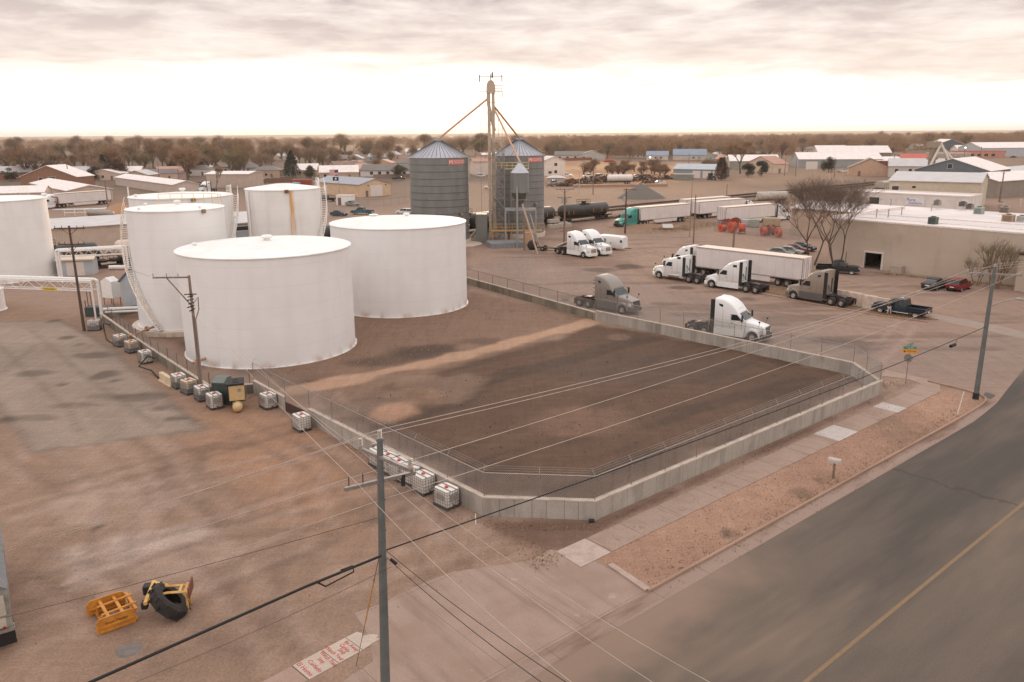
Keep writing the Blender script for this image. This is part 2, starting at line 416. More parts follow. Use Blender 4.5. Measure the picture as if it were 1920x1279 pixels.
# sandy path and sand spill
path = P((560,728),(640,712),(760,690),(880,662),(1000,632),(1120,600)); wpath = 0.9+1.1*nA
lay(1-sstep(0.5,1.0,(pdl(GX,GY,path)+(nB-.5)*2.2)/(wpath*1.15)), (170,133,108), 0.9)
lay((1-sstep(0.5,1.0,pdl(GX,GY,P((700,722),(860,715),(800,760),(690,768)))/(1.2+3.0*nB)))*sstep(0.42,0.55,nB), (136,110,94), 0.5)
pit(735,775,46,22,(164,124,100),.9); pit(800,740,60,18,(140,108,86),.55,1.3); pit(700,750,60,20,(128,104,90),.5)
# strip outside the wall, and gravel verge
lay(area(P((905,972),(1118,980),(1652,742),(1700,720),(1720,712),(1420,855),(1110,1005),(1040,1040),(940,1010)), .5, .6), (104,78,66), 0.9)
verge = area(P((1100,1040),(1215,1103),(1330,1040),(1835,765),(1850,745),(1800,735),(1740,722),(1420,880)), .3, .15); lay(verge, (150,114,94))
lay(verge*sstep(0.5,0.62,nB), (168,130,108), 0.5); lay(verge*sstep(0.6,0.7,nA), (120,94,78), 0.6)
pit(1365,1000,22,10,(84,70,60),.8,.6); pit(1535,900,14,5,(92,76,64),.7,.5); pit(1500,925,26,10,(104,84,70),.7,.6)
padp = P((-120,640),(-40,605),(112,601),(165,628),(215,660),(262,706),(320,756),(388,806),(330,812),(60,848),(0,760),(-200,700))
pm = 1-sstep(-.3,.5,pdist(GX,GY,padp)+(nB-.5)*.5); lay(pm, (150,130,118)); lay(1-sstep(.05,.5,np.abs(pdist(GX,GY,padp)+(nB-.5)*.5)), (98,84,74), .6); lay(pm*sstep(.5,.65,nA), (128,110,98), .5); lay(pm*sstep(.55,.7,nT), (150,130,114), .5)
for ln_ in (((0,648),(40,688),(130,770),(150,810)),((60,620),(160,706),(300,800)),((0,700),(70,645))):
    lay(1-sstep(.0,.42,pdl(GX,GY,P(*ln_))), (104,88,78), .45)
# oil stains and tyre scuffs, left yard
for (px,py,rx,ry,a) in [(128,634,20,5,.8),(150,645,14,4,.5),(104,601,14,4,.7),(190,707,30,9,.8),(215,714,18,5,.8),(165,668,40,5,.7),(240,745,60,8,.6),(300,768,50,14,.85),(340,785,40,8,.8),(370,790,26,7,.9),(118,722,16,5,.8),(70,700,40,5,.6),(25,985,10,3,.9),(180,990,6,2,.9),(8,790,20,8,.7),(620,1000,12,3,.4),(950,1040,20,6,.5),(625,1098,24,12,.5),(650,1125,20,10,.4),(1110,1122,8,3,.7),(755,1083,5,3,.8),(60,785,50,6,.5),(130,760,60,6,.5),(560,940,16,3,.4),(205,742,70,5,.5),(430,835,40,8,.35),(380,842,30,5,.3)]:
    pit(px,py,rx,ry,(76,64,56),a*.8,1.1)
for (px,py,rx,ry,a) in [(1180,500,30,4,.7),(1120,505,40,5,.5),(1400,560,20,4,.5),(1280,540,20,3,.6),(1250,570,30,3,.4),(1600,650,50,10,.35),(1330,590,60,5,.35),(1560,640,40,6,.4),(1600,470,8,3,.4),(1720,640,20,3,.3),(1620,660,30,10,.4),(1060,562,8,3,.7)]:
    pit(px,py,rx,ry,(70,60,56),a,.9)
Zg = np.zeros_like(GX)
rr = np.hypot(GX, GY); ridge = sstep(3500, 9000, GY)
Zg += ridge*(8+16*vnoise(GX, GY, 2600, 21, 3)) + sstep(7000,10000,GY)*4
# sandy heap and soil lumps
Zg += ds*0.10*(vnoise(GX,GY,1.1,31,3)-0.5) + ty*0.08*(nB-.5)
c = gp(735,775); Zg += 0.35*np.exp(-(((GX-c.x)/1.6)**2+((GY-c.y)/2.0)**2))
Zg = np.where(GY < -350, 0, Zg)
me = bpy.data.meshes.new('ground')
co = np.stack([GX, GY, Zg], -1).reshape(-1, 3); idx = np.arange(nx*ny).reshape(ny, nx)
fc = np.stack([idx[:-1,:-1], idx[:-1,1:], idx[1:,1:], idx[1:,:-1]], -1).reshape(-1, 4)
me.vertices.add(len(co)); me.vertices.foreach_set('co', co.ravel()); me.loops.add(fc.size); me.loops.foreach_set('vertex_index', fc.ravel())
me.polygons.add(len(fc)); me.polygons.foreach_set('loop_start', np.arange(0, fc.size, 4)); me.polygons.foreach_set('loop_total', np.full(len(fc), 4))
me.update(calc_edges=True); me.polygons.foreach_set('use_smooth', np.ones(len(fc), bool))
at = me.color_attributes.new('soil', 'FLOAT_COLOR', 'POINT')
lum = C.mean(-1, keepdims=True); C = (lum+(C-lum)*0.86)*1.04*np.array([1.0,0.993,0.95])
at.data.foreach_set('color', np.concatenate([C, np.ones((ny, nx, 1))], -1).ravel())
gm, nt, b = _new('ground_soil'); L = nt.links.new
b.inputs['Roughness'].default_value = 0.95; b.inputs['Specular IOR Level'].default_value = 0.15
va = N(nt, 'ShaderNodeVertexColor'); va.layer_name = 'soil'
ge = N(nt, 'ShaderNodeNewGeometry')
def nse(scale, detail=4, st=(1,1,1), rot=0.0, rough=.6):
    mp = N(nt, 'ShaderNodeMapping'); mp.inputs['Scale'].default_value = st; mp.inputs['Rotation'].default_value = (0,0,rot)
    L(ge.outputs['Position'], mp.inputs['Vector']); n = N(nt, 'ShaderNodeTexNoise'); n.inputs['Scale'].default_value = scale; n.inputs['Detail'].default_value = detail; n.inputs['Roughness'].default_value = rough
    L(mp.outputs[0], n.inputs['Vector']); return n.outputs['Fac']
def rng_(x, a, b2, lo, hi2):
    m = N(nt, 'ShaderNodeMapRange'); L(x, m.inputs[0]); m.inputs[1].default_value = a; m.inputs[2].default_value = b2; m.inputs[3].default_value = lo; m.inputs[4].default_value = hi2; return m.outputs[0]
def mul(a, b2):
    m = N(nt, 'ShaderNodeMath', operation='MULTIPLY'); L(a, m.inputs[0]); L(b2, m.inputs[1]); return m.outputs[0]
g1 = nse(9, 5); g2 = nse(1.2, 6); g3 = nse(0.9, 5, (1,0.16,1), R(-40)); g4 = nse(0.9,5,(0.14,1,1), R(-43)); g5 = nse(0.02,4)
g6 = nse(5.5, 6, rough=.8); g7 = nse(2.6,5,(1,0.07,1), R(-40)); g8 = nse(2.6,5,(0.07,1,1), R(-47))
fac = mul(mul(rng_(g1,.3,.7,.80,1.20), rng_(g2,.3,.7,.93,1.07)), mul(mul(rng_(g3,.3,.7,.94,1.06), rng_(g4,.3,.7,.94,1.06)), rng_(g5,.3,.7,.93,1.07)))
fac = mul(fac, mul(rng_(g6,.35,.65,.93,1.07), mul(rng_(g7,.4,.62,.965,1.035), rng_(g8,.4,.62,.965,1.035))))
vm = N(nt, 'ShaderNodeVectorMath', operation='SCALE'); L(va.outputs['Color'], vm.inputs[0]); L(fac, vm.inputs['Scale'])
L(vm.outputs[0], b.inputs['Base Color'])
bn = N(nt, 'ShaderNodeBump'); bn.inputs['Strength'].default_value = 0.5; bn.inputs['Distance'].default_value = 0.04; L(g1, bn.inputs['Height']); L(bn.outputs[0], b.inputs['Normal'])
me.materials.append(gm)
go = bpy.data.objects.new('ground', me); COL.objects.link(go); go['kind'] = 'structure'
# ---------------------------------------------------------------- sheets: roads, walks, pads
def sheet(name, pts, z, m, thick=None, kind='structure', label=None):
    b = MB(); k = len(pts); pts = [Vector((p[0], p[1], 0)) for p in pts]
    if sum(pts[i].x*pts[(i+1)%k].y-pts[(i+1)%k].x*pts[i].y for i in range(k)) < 0: pts = pts[::-1]
    vs = [(p.x, p.y, z) for p in pts]; fs = [tuple(range(k))]
    if thick:
        vs += [(p.x, p.y, z-thick) for p in pts]; fs += [(i, k+i, k+(i+1)%k, (i+1)%k) for i in range(k)]
    b.add(vs, fs); o = b.build(name, m, sharp=20); o['kind'] = kind
    if label: o['label'] = label
    return o
def posmat(name, cols, layers, rough=0.9, bump=0.3, spec=0.3, joints=None, cracks=None):
    # world-position material: cols = base tone; layers = (scale, stretch, rot, lo, hi, colour, amount)
    m, nt, b = _new(name); L = nt.links.new
    b.inputs['Roughness'].default_value = rough; b.inputs['Specular IOR Level'].default_value = spec
    ge = N(nt, 'ShaderNodeNewGeometry')
    def nz(scale, st=(1,1,1), rot=0, detail=5, off=0):
        mp = N(nt, 'ShaderNodeMapping', vector_type='TEXTURE'); mp.inputs['Rotation'].default_value = (0,0,rot); mp.inputs['Scale'].default_value = st; mp.inputs['Location'].default_value = (off,off,0)
        L(ge.outputs['Position'], mp.inputs['Vector']); n = N(nt, 'ShaderNodeTexNoise'); n.inputs['Scale'].default_value = scale; n.inputs['Detail'].default_value = detail; n.inputs['Roughness'].default_value = 0.6
        L(mp.outputs[0], n.inputs['Vector']); return n.outputs['Fac']
    cur = None
    fine = nz(14, detail=4)
    rp = N(nt, 'ShaderNodeValToRGB'); L(fine, rp.inputs[0]); rp.color_ramp.elements[0].position = .3; rp.color_ramp.elements[1].position = .7
    rp.color_ramp.elements[0].color = (*[c*.86 for c in cols], 1); rp.color_ramp.elements[1].color = (*[c*1.14 for c in cols], 1); cur = rp.outputs[0]
    for i, (sc, st, rot, lo, hi, col, amt) in enumerate(layers):
        n = nz(sc, st, rot, off=i*13.7); r = N(nt, 'ShaderNodeMapRange'); r.interpolation_type = 'SMOOTHSTEP'; L(n, r.inputs[0]); r.inputs[1].default_value = lo; r.inputs[2].default_value = hi; r.inputs[4].default_value = amt
        mx = N(nt, 'ShaderNodeMix', data_type='RGBA'); L(r.outputs[0], mx.inputs[0]); L(cur, mx.inputs[6]); mx.inputs[7].default_value = (*col, 1); cur = mx.outputs[2]
    if joints:
        for (rot, per, wd, off) in joints:
            mp = N(nt, 'ShaderNodeMapping', vector_type='TEXTURE'); mp.inputs['Rotation'].default_value = (0,0,rot); mp.inputs['Location'].default_value = (off[0], off[1], 0)
            L(ge.outputs['Position'], mp.inputs['Vector']); s = N(nt, 'ShaderNodeSeparateXYZ'); L(mp.outputs[0], s.inputs[0])
            pp = N(nt, 'ShaderNodeMath', operation='PINGPONG'); L(s.outputs['X'], pp.inputs[0]); pp.inputs[1].default_value = per/2
            lt = N(nt, 'ShaderNodeMath', operation='LESS_THAN'); L(pp.outputs[0], lt.inputs[0]); lt.inputs[1].default_value = wd
            ml = N(nt, 'ShaderNodeMath', operation='MULTIPLY'); L(lt.outputs[0], ml.inputs[0]); ml.inputs[1].default_value = 0.55
            mx = N(nt, 'ShaderNodeMix', data_type='RGBA'); L(ml.outputs[0], mx.inputs[0]); L(cur, mx.inputs[6]); mx.inputs[7].default_value = (*[c*.35 for c in cols], 1); cur = mx.outputs[2]
    if cracks:
        vo = N(nt, 'ShaderNodeTexVoronoi', feature='DISTANCE_TO_EDGE'); vo.inputs['Scale'].default_value = cracks
        mpv = N(nt, 'ShaderNodeMapping'); L(ge.outputs['Position'], mpv.inputs['Vector'])
        nn = N(nt, 'ShaderNodeTexNoise'); nn.inputs['Scale'].default_value = 0.8; L(ge.outputs['Position'], nn.inputs['Vector'])
        ad = N(nt, 'ShaderNodeVectorMath', operation='MULTIPLY_ADD'); L(nn.outputs['Color'], ad.inputs[0]); ad.inputs[1].default_value = (2.2,2.2,0); L(mpv.outputs[0], ad.inputs[2])
        L(ad.outputs[0], vo.inputs['Vector']); lt = N(nt, 'ShaderNodeMath', operation='LESS_THAN'); L(vo.outputs['Distance'], lt.inputs[0]); lt.inputs[1].default_value = 0.004
        ml = N(nt, 'ShaderNodeMath', operation='MULTIPLY'); L(lt.outputs[0], ml.inputs[0]); ml.inputs[1].default_value = 0.5
        mx = N(nt, 'ShaderNodeMix', data_type='RGBA'); L(ml.outputs[0], mx.inputs[0]); L(cur, mx.inputs[6]); mx.inputs[7].default_value = (*[c*.4 for c in cols], 1); cur = mx.outputs[2]
    L(cur, b.inputs['Base Color'])
    bn = N(nt, 'ShaderNodeBump'); bn.inputs['Strength'].default_value = bump; bn.inputs['Distance'].default_value = 0.02; L(fine, bn.inputs['Height']); L(bn.outputs[0], b.inputs['Normal'])
    return m
A40 = S_ANG
ASPH = posmat('asphalt_road', srgb(102,90,80), [(0.15,(6,1,1),A40,.42,.60,srgb(76,70,66),.9), (0.11,(5,1,1),A40,.52,.66,srgb(132,113,97),.75), (0.6,(12,1,1),A40,.5,.75,srgb(92,82,76),.45),(0.5,(1,6,1),A40,.6,.8,srgb(78,72,68),.35)], rough=.9, spec=.2, cracks=0.035)
CONC = posmat('old_concrete', srgb(156,133,119), [(0.5,(1,1,1),0,.45,.7,srgb(140,116,102),.6), (2.2,(4,1,1),R(130),.5,.75,srgb(124,100,88),.5)], joints=[(A40,3.2,.025,gp(1084,1021))], cracks=.25)
CONC_APR = posmat('driveway_concrete', srgb(154,131,117), [(0.35,(1,1,1),0,.4,.65,srgb(140,116,101),.7), (1.2,(9,1,1),R(128),.48,.7,srgb(122,100,87),.5), (.6,(1,1,1),0,.66,.72,srgb(176,156,143),.5)], joints=[(A40,4.2,.015,gp(1215,1105)), (R(130),6.8,.015,gp(1215,1105))])
CONC_NEW = posmat('fresh_concrete', srgb(184,173,166), [(1.5,(1,1,1),0,.4,.7,srgb(166,153,145),.6)])
CONC_WALL = posmat('wall_concrete', srgb(170,160,150), [(0.9,(1,1,5),A40,.42,.68,srgb(140,131,121),.75), (0.5,(1,1,1),0,.5,.7,srgb(184,174,164),.6)], joints=[(A40,1.22,.018,gp(1118,975)), (R(130),1.22,.018,gp(902,969))])
CONC_OLD = posmat('aged_wall_concrete', srgb(138,128,112), [(0.8,(1,1,5),A40,.4,.65,srgb(98,90,80),.8)], joints=[(A40,2.4,.02,gp(1118,975)), (R(130),2.4,.02,gp(902,969))])
CAP = posmat('wall_top_concrete', srgb(190,174,161), [(1.2,(1,1,1),0,.45,.7,srgb(152,138,126),.6)])
PAD = posmat('yard_pad_concrete', srgb(134,120,108), [(0.25,(2,1,1),R(-45),.42,.65,srgb(112,100,90),.7), (0.9,(3,1,1),A40,.5,.72,srgb(150,133,120),.6)], joints=[(A40,9.0,.035,gp(40,842)), (R(130),9.5,.035,gp(366,800))], cracks=.1)
def dust_over(m, c, rad, col, U_=None):
    # dust tracked from a driveway onto the road, centred where trucks turn out
    nt = m.node_tree; b = nt.nodes['Principled BSDF']; L = nt.links.new; src = b.inputs['Base Color'].links[0].from_socket
    ge = N(nt,'ShaderNodeNewGeometry'); mp = N(nt,'ShaderNodeMapping',vector_type='TEXTURE'); mp.inputs['Location'].default_value = (c[0],c[1],0); mp.inputs['Rotation'].default_value = (0,0,S_ANG); mp.inputs['Scale'].default_value = rad
    L(ge.outputs['Position'], mp.inputs['Vector']); ln_ = N(nt,'ShaderNodeVectorMath',operation='LENGTH'); L(mp.outputs[0], ln_.inputs[0])
    no = N(nt,'ShaderNodeTexNoise'); no.inputs['Scale'].default_value = .35; no.inputs['Detail'].default_value = 5; L(ge.outputs['Position'], no.inputs['Vector'])
    ad = N(nt,'ShaderNodeMath',operation='MULTIPLY_ADD'); L(no.outputs['Fac'], ad.inputs[0]); ad.inputs[1].default_value = .9; L(ln_.outputs['Value'], ad.inputs[2])
    r = N(nt,'ShaderNodeMapRange'); r.interpolation_type = 'SMOOTHSTEP'; L(ad.outputs[0], r.inputs[0]); r.inputs[1].default_value = 1.5; r.inputs[2].default_value = .7; r.inputs[4].default_value = .85
    mx = N(nt,'ShaderNodeMix',data_type='RGBA'); L(r.outputs[0], mx.inputs[0]); L(src, mx.inputs[6]); mx.inputs[7].default_value = (*col,1); L(mx.outputs[2], b.inputs['Base Color'])
dcen = gp(1120,1190)
dust_over(ASPH, dcen, (15,3.6,1), srgb(140,117,102))
def line_pts(a, b, n, jit=0.0):
    a, b = Vector(a), Vector(b); return [a.lerp(b, i/n)+Vector((rnd.uniform(-jit,jit), rnd.uniform(-jit,jit), 0)) for i in range(n)]
# kerb line: straight along the main street, rounded into the side street
K0 = gp(1215,1110); 
def along(p, du, dv): return Vector(p)+U*du+V*dv
kerb_end = gp(1800,785)
k1 = gp(1838,762); k2 = gp(1850,748); k3 = gp(1838,740); 
# road: from the gutter line to the far side, continuing to both ends
g0 = along(K0, -60, -0.9); g1 = along(kerb_end, 0, -0.9)
road = [g0, g1, gp(1868,757), gp(1885,735), gp(1960,640), gp(2300,560), along(kerb_end, 95, -14), along(kerb_end, 95, -30), along(K0,-60,-30)]
ROAD = sheet('road', road, 0.004, ASPH)
YEL = mat('faded_yellow_paint', srgb(134,106,76), rough=.9, col2=srgb(112,94,76), scale=6, ramp=(.3,.8))
c1 = gp(1510,1279); dv = (c1-K0).dot(V)
for off in (0.0,):
    q = along(K0, -50, dv+off); b = MB(); e_ = along(K0, 62, dv+off)
    b.add([q-V*.085, e_-V*.085, e_+V*.085, q+V*.085], [(0,1,2,3)]); o = b.build('road_centre_line', YEL, sharp=False); o.location.z = 0.010; o['kind'] = 'structure'
# gutter and kerb
GUT = posmat('gutter_concrete', srgb(146,124,111), [(0.6,(5,1,1),A40,.45,.65,srgb(108,84,70),.8)], joints=[(A40,3.2,.02,gp(1215,1105))])
KERBM = posmat('kerb_concrete', srgb(160,130,112), [(0.6,(4,1,1),A40,.4,.7,srgb(138,110,94),.7)], joints=[(A40,3.2,.015,gp(1215,1105))])
sheet('gutter', [along(K0,-60,-1.1), along(K0,-60,0.02), along(K0,0,.02), along(kerb_end,0,.02), gp(1836,764), gp(1848,750), gp(1868,752), gp(1862,762), gp(1840,780), along(kerb_end,0,-.8)], 0.008, GUT)
def strip(name, line, w0, w1, z0, z1, m, kind='structure', label=None):
    # a wall-like band following a polyline, its left side w0 and right side w1 away
    line = [Vector((p[0],p[1],0)) for p in line]; secs = []
    for i, p in enumerate(line):
        d0 = (p-line[i-1]).normalized() if i else (line[1]-p).normalized(); d1 = (line[i+1]-p).normalized() if i < len(line)-1 else d0
        t = (d0+d1).normalized(); nrm = Vector((-t.y, t.x, 0)); c = max(.35, t.dot(d0))
        a, b_ = p+nrm*(w0/c), p-nrm*(w1/c); ch = min(.03, (z1-z0)*.2)
        secs.append([(a.x,a.y,z0),(b_.x,b_.y,z0),(b_.x,b_.y,z1-ch),(b_.x+nrm.x*ch,b_.y+nrm.y*ch,z1),(a.x-nrm.x*ch,a.y-nrm.y*ch,z1),(a.x,a.y,z1-ch)])
    b = MB().loft(secs, smooth=False); o = b.build(name, m, sharp=20)
    if kind: o['kind'] = kind
    return o
kl = [K0, kerb_end, gp(1825,770), gp(1838,762), gp(1847,754), gp(1848,748), gp(1840,743), gp(1812,733), gp(1740,716)]
strip('kerb', kl, .08, .08, 0, .14, KERBM)
# sidewalk
W0 = gp(1040,1042); sw = 1.75
s_in = gp(1100,1010)
def swp(du, dv): return along(s_in, du, dv)
L1 = (gp(1720,722)-s_in).dot(U)
SW = sheet('sidewalk', [swp(0,0), swp(L1-1.2,0), swp(L1+.5,.2), swp(L1+1,1.4), gp(1652,705), gp(1660,694), gp(1740,712), gp(1762,722), swp(L1-.4,-sw), swp(0,-sw)], 0.03, CONC, .03)
sheet('sidewalk_apron', [swp(-.01,0.02), swp(-.01,-sw), gp(1100,1040), gp(1215,1108), along(K0,-.2,-.2), along(K0,-60,-.2), along(K0,-60,2.2), gp(640,1279), gp(700,1240), gp(690,1190), gp(665,1150), gp(720,1130), gp(800,1090), gp(850,1072), gp(1000,1050), gp(1030,1030), swp(-1.9,.1)], 0.004, CONC_APR)
for (du, l) in ((L1*.795, 1.5), (L1*.575, 2.6)):
    sheet('sidewalk_panel', [swp(du,.03), swp(du+l,.03), swp(du+l,-sw-.03), swp(du,-sw-.03)], 0.035, CONC_NEW, .03)
sheet('sidewalk_panel', [swp(-2.1,.03), swp(-.1,.03), swp(-.1,-sw-.03), swp(-2.2,-sw-.03)], 0.035, posmat('pale_concrete', srgb(178,158,146), [(1.5,(1,1,1),0,.4,.7,srgb(156,134,120),.6)]), .03)
sheet('kerb_return', [along(K0,-.1,.1), along(K0,.25,.1), gp(1148,1058), gp(1140,1062)], 0.09, posmat('pale_kerb', srgb(172,150,138), [(1.5,(1,1,1),0,.4,.7,srgb(150,128,116),.6)]), .09)
# painted sidewalk slab at the bottom with red handwriting
q0 = gp(548,1249); q1 = gp(648,1196); q2 = gp(674,1234); q3 = gp(574,1278)
ux = (q1-q0).normalized(); uy = (q3-q0); uy = (uy-ux*uy.dot(ux)).normalized(); ln = (q1-q0).length; wd = (q3-q0).dot(uy)
def sp_(a, b): return q0+ux*a+uy*b
sheet('sidewalk_slab', [sp_(0,0), sp_(ln,0), sp_(ln*1.22,0.02), sp_(ln*1.26,.25), sp_(ln*1.22,.45), sp_(ln*1.3,.5), sp_(ln*1.36,.62), sp_(ln*1.42,.85), sp_(ln*1.34,.95), sp_(ln*1.38,1.1), sp_(ln*1.25,wd*.93), sp_(ln,wd), sp_(0,wd)], 0.02, posmat('pale_slab', srgb(184,166,152), [(1.2,(1,1,1),0,.4,.7,srgb(164,146,132),.6)]), .02)
sheet('sidewalk_slab', [sp_(-4,0), sp_(-.03,0), sp_(-.03,wd), sp_(-4,wd)], 0.012, posmat('dusty_slab', srgb(158,132,118), [(1.2,(1,1,1),0,.4,.7,srgb(146,120,106),.6)]), .012)
DK = mat('dark_joint', srgb(84,68,60)); b = MB()
for a in (0.0, ln*.54, ln): b.add([sp_(a-.012,0), sp_(a+.012,0), sp_(a+.012,wd), sp_(a-.012,wd)], [(0,1,2,3)])
o = b.build('sidewalk_joints', DK, sharp=False); o.location.z = .024; o['kind'] = 'structure'
RED = mat('red_marker_paint', srgb(176,62,56), rough=.8, var=.2, scale=8)
wt = thing('painted_writing', 'red handwritten warning words painted across the pale sidewalk slab', 'writing', (q0.x, q0.y, .026), math.atan2(ux.y, ux.x))
sgn = 1 if (ux.x*uy.y-ux.y*uy.x) > 0 else -1
for i, (t, fa, sz, flip, sx) in enumerate([('El Humo', .09, .27, 0, 1.0), ('Cuidado', .24, .25, 0, 1.0), ('Step', .385, .24, 0, .9), ('Watch Your', .49, .25, 0, .85), ('Watch Your', .63, .25, 0, .85), ('Step', .745, .24, 0, .9), ('Caddy', .83, .24, 0, .95), ('Be Away', .935, .24, 0, .95)]):
    tt = text_on(t, sz*1.15*wd/1.25, RED, wt, (ln*fa, sgn*wd*(.5+(.06 if i%2 else -.03)), 0), (0,0,sgn*math.pi/2+R(rnd.uniform(-5,5))), 'word', sx)
# yard concrete pad
0 and sheet('yard_pad', [gp(-120,640), gp(-40,605), gp(112,601), gp(165,628), gp(215,660), gp(262,706), gp(320,756), gp(388,806), gp(330,812), gp(60,848), gp(0,760), gp(-200,700)], 0.004, PAD)
0 and sheet('side_street', [gp(1760,600), gp(1840,610), gp(1990,640), gp(1990,760), gp(1885,735), gp(1750,712), gp(1660,690), gp(1600,668)], 0.002, posmat('side_asphalt', srgb(132,112,102), [(0.2,(3,1,1),R(-50),.42,.65,srgb(118,101,93),.7), (0.15,(1,1,1),0,.5,.7,srgb(144,120,107),.7)], cracks=.08))
sheet('concrete_crossing', [gp(1750,588), gp(1880,612), gp(1990,640), gp(1990,652), gp(1860,622), gp(1745,597)], 0.0065, posmat('crossing_concrete', srgb(150,132,120), [(1.,(1,1,1),0,.4,.7,srgb(132,114,102),.6)]))

# ---------------------------------------------------------------- containment wall and fence
def wall(name, line, z1, m, label, w=.14, cap=True, grp=None):
    t = thing(name, label, 'wall', (0,0,0), 0, grp)
    o = strip('wall_body', line, w, w, -.05, z1, m, kind=None); o.parent = t
    if cap: o = strip('wall_cap', line, w+.015, w+.015, z1-.07, z1+.004, CAP, kind=None); o.parent = t
    return t
WH = 1.12
cB = gp(1118,975); cA = gp(905,968); cL = gp(582,793); cR = gp(1652,739)
# inner faces of the back wall were measured on its top edge
cR2 = gp(1600,679, WH); cBk = gp(1118,582, WH); cBk2 = gp(872,519, WH*.8); cBk3 = gp(700,470)
for p in (cR2, cBk, cBk2): p.z = 0
off = .14
wall('containment_wall', [cL+V*0, cA+Vector((.1,.14,0)), cB+V*.14, cR+V*.14+U*-.1, cR2, cBk], WH, CONC_WALL, 'new pale concrete containment wall around the dark soil lot')
wall('containment_wall', [cBk, cBk2, cBk3], WH*.82, CONC_OLD, 'older weathered concrete wall behind the two large tanks', cap=True)
wl0 = gp(478,735); wl1 = gp(535,768); 
wall('retaining_wall', [gp(395,742), gp(478,737)], .8, CONC_OLD, 'short low concrete wall running back from the generator', w=.1)
wall('retaining_wall', [gp(478,737), gp(537,770)], 1.1, CONC_WALL, 'short concrete wall stub beside the tote near the big front tank', w=.12)
GATEM = mat('brown_board', srgb(70,50,42), rough=.8, var=.2)
o = strip('wooden_board', [gp(537,771), cL+Vector((-.05,.1,0))], .04, .04, 0, .75, GATEM, kind=None); tag(o, 'dark brown board closing the gap in the containment wall', 'board')
rowa = gp(198,605); rowb = gp(385,728)
wall('retaining_wall', [gp(190,600), gp(245,640), gp(300,678), gp(395,742)], .85, CONC_OLD, 'weathered low wall behind the row of totes', w=.12)
wall('retaining_wall', [gp(192,598), gp(275,583), gp(400,560)], .9, CONC_OLD, 'low concrete wall under the white pipes left of the tanks', w=.1, cap=False)

def chain_mat():
    m, nt, b = _new('chain_link'); L = nt.links.new
    b.inputs['Base Color'].default_value = (.33,.31,.29,1); b.inputs['Metallic'].default_value = .3; b.inputs['Roughness'].default_value = .6
    ge = N(nt, 'ShaderNodeTexCoord'); mask = None
    for ang in (45, -45):
        mp = N(nt, 'ShaderNodeMapping'); mp.inputs['Rotation'].default_value = (0,0,R(ang)); L(ge.outputs['UV'], mp.inputs['Vector'])
        s = N(nt, 'ShaderNodeSeparateXYZ'); L(mp.outputs[0], s.inputs[0]); pp = N(nt, 'ShaderNodeMath', operation='PINGPONG'); L(s.outputs['X'], pp.inputs[0]); pp.inputs[1].default_value = .04
        lt = N(nt, 'ShaderNodeMath', operation='LESS_THAN'); L(pp.outputs[0], lt.inputs[0]); lt.inputs[1].default_value = .0065
        if mask is None: mask = lt.outputs[0]
        else:
            mm = N(nt, 'ShaderNodeMath', operation='MAXIMUM'); L(mask, mm.inputs[0]); L(lt.outputs[0], mm.inputs[1]); mask = mm.outputs[0]
    L(mask, b.inputs['Alpha'])
    return m
CHAIN = chain_mat(); GALV = mat('galvanised_steel', srgb(150,142,136), rough=.45, metal=.5, var=.15, scale=6)
RUSTY = mat('rusty_post', srgb(112,84,66), rough=.8, var=.2, scale=6)
def fence(name, line, z0, h, label, every=3.0, barbs=True, post=GALV, rail=True, grp=None, side=1, mesh=CHAIN, pr=.03):
    line = [Vector((p[0],p[1],0)) for p in line]; t = thing(name, label, 'fence', line[0], 0, grp); o0 = line[0]
    b = MB(); rl = MB(); uv = []; acc = 0; bw = MB()
    for a, c in zip(line[:-1], line[1:]):
        a_, c_ = a-o0, c-o0; l = (c-a).length
        b.add([(a_.x,a_.y,z0),(c_.x,c_.y,z0),(c_.x,c_.y,z0+h),(a_.x,a_.y,z0+h)], [(0,1,2,3)]); uv += [(acc,0),(acc+l,0),(acc+l,h),(acc,h)]; acc += l
        if rail: rl.cyl((a_.x,a_.y,z0+h), (c_.x,c_.y,z0+h), .026, n=6)
        n = max(1, round(l/every)); d = (c-a).normalized(); nr = Vector((-d.y,d.x,0))*side
        for i in range(n+1 if (c-line[-1]).length < .01 else n):
            p = a_.lerp(c_, i/n); pb = MB().cyl((p.x,p.y,max(0,z0-.5)), (p.x,p.y,z0+h+.03), pr, n=6)
            if barbs: pb.cyl((p.x,p.y,z0+h), (p.x+nr.x*.25,p.y+nr.y*.25,z0+h+.32), .016, n=4)
            pb.build('post', post, t)
        if barbs:
            for k in (.4,.7,1.0):
                o1 = nr*.25*k; bw.tube([(a_.x+o1.x,a_.y+o1.y,z0+h+.32*k),(c_.x+o1.x,c_.y+o1.y,z0+h+.32*k)], .006, n=3)
    o = b.build('mesh_panel', mesh, t, sharp=False); ul = o.data.uv_layers.new(name='UVMap')
    for i, q in enumerate(uv): ul.data[i].uv = q
    if rail: rl.build('top_rail', post, t)
    if barbs: bw.build('barbed_wire', post, t)
    return t
fence('chain_link_fence', [gp(478,735)+V*0, gp(537,770), cL, cA+Vector((.1,.14,0)), cB+V*.14, cR+V*.14+U*-.1, cR2, cBk], WH, 1.35, 'galvanised chain link fence with barbed wire arms on top of the new containment wall')
fence('chain_link_fence', [cBk, cBk2, cBk3], WH*.82, 1.2, 'rusty chain link fence on the older wall behind the large tanks', barbs=False, post=RUSTY, every=3.4)
fence('chain_link_fence', [gp(205,603), gp(245,640), gp(300,678), gp(395,740), gp(470,733)], .5, 1.3, 'rusty sagging chain link fence behind the row of totes', barbs=False, post=RUSTY, rail=False, every=2.4)

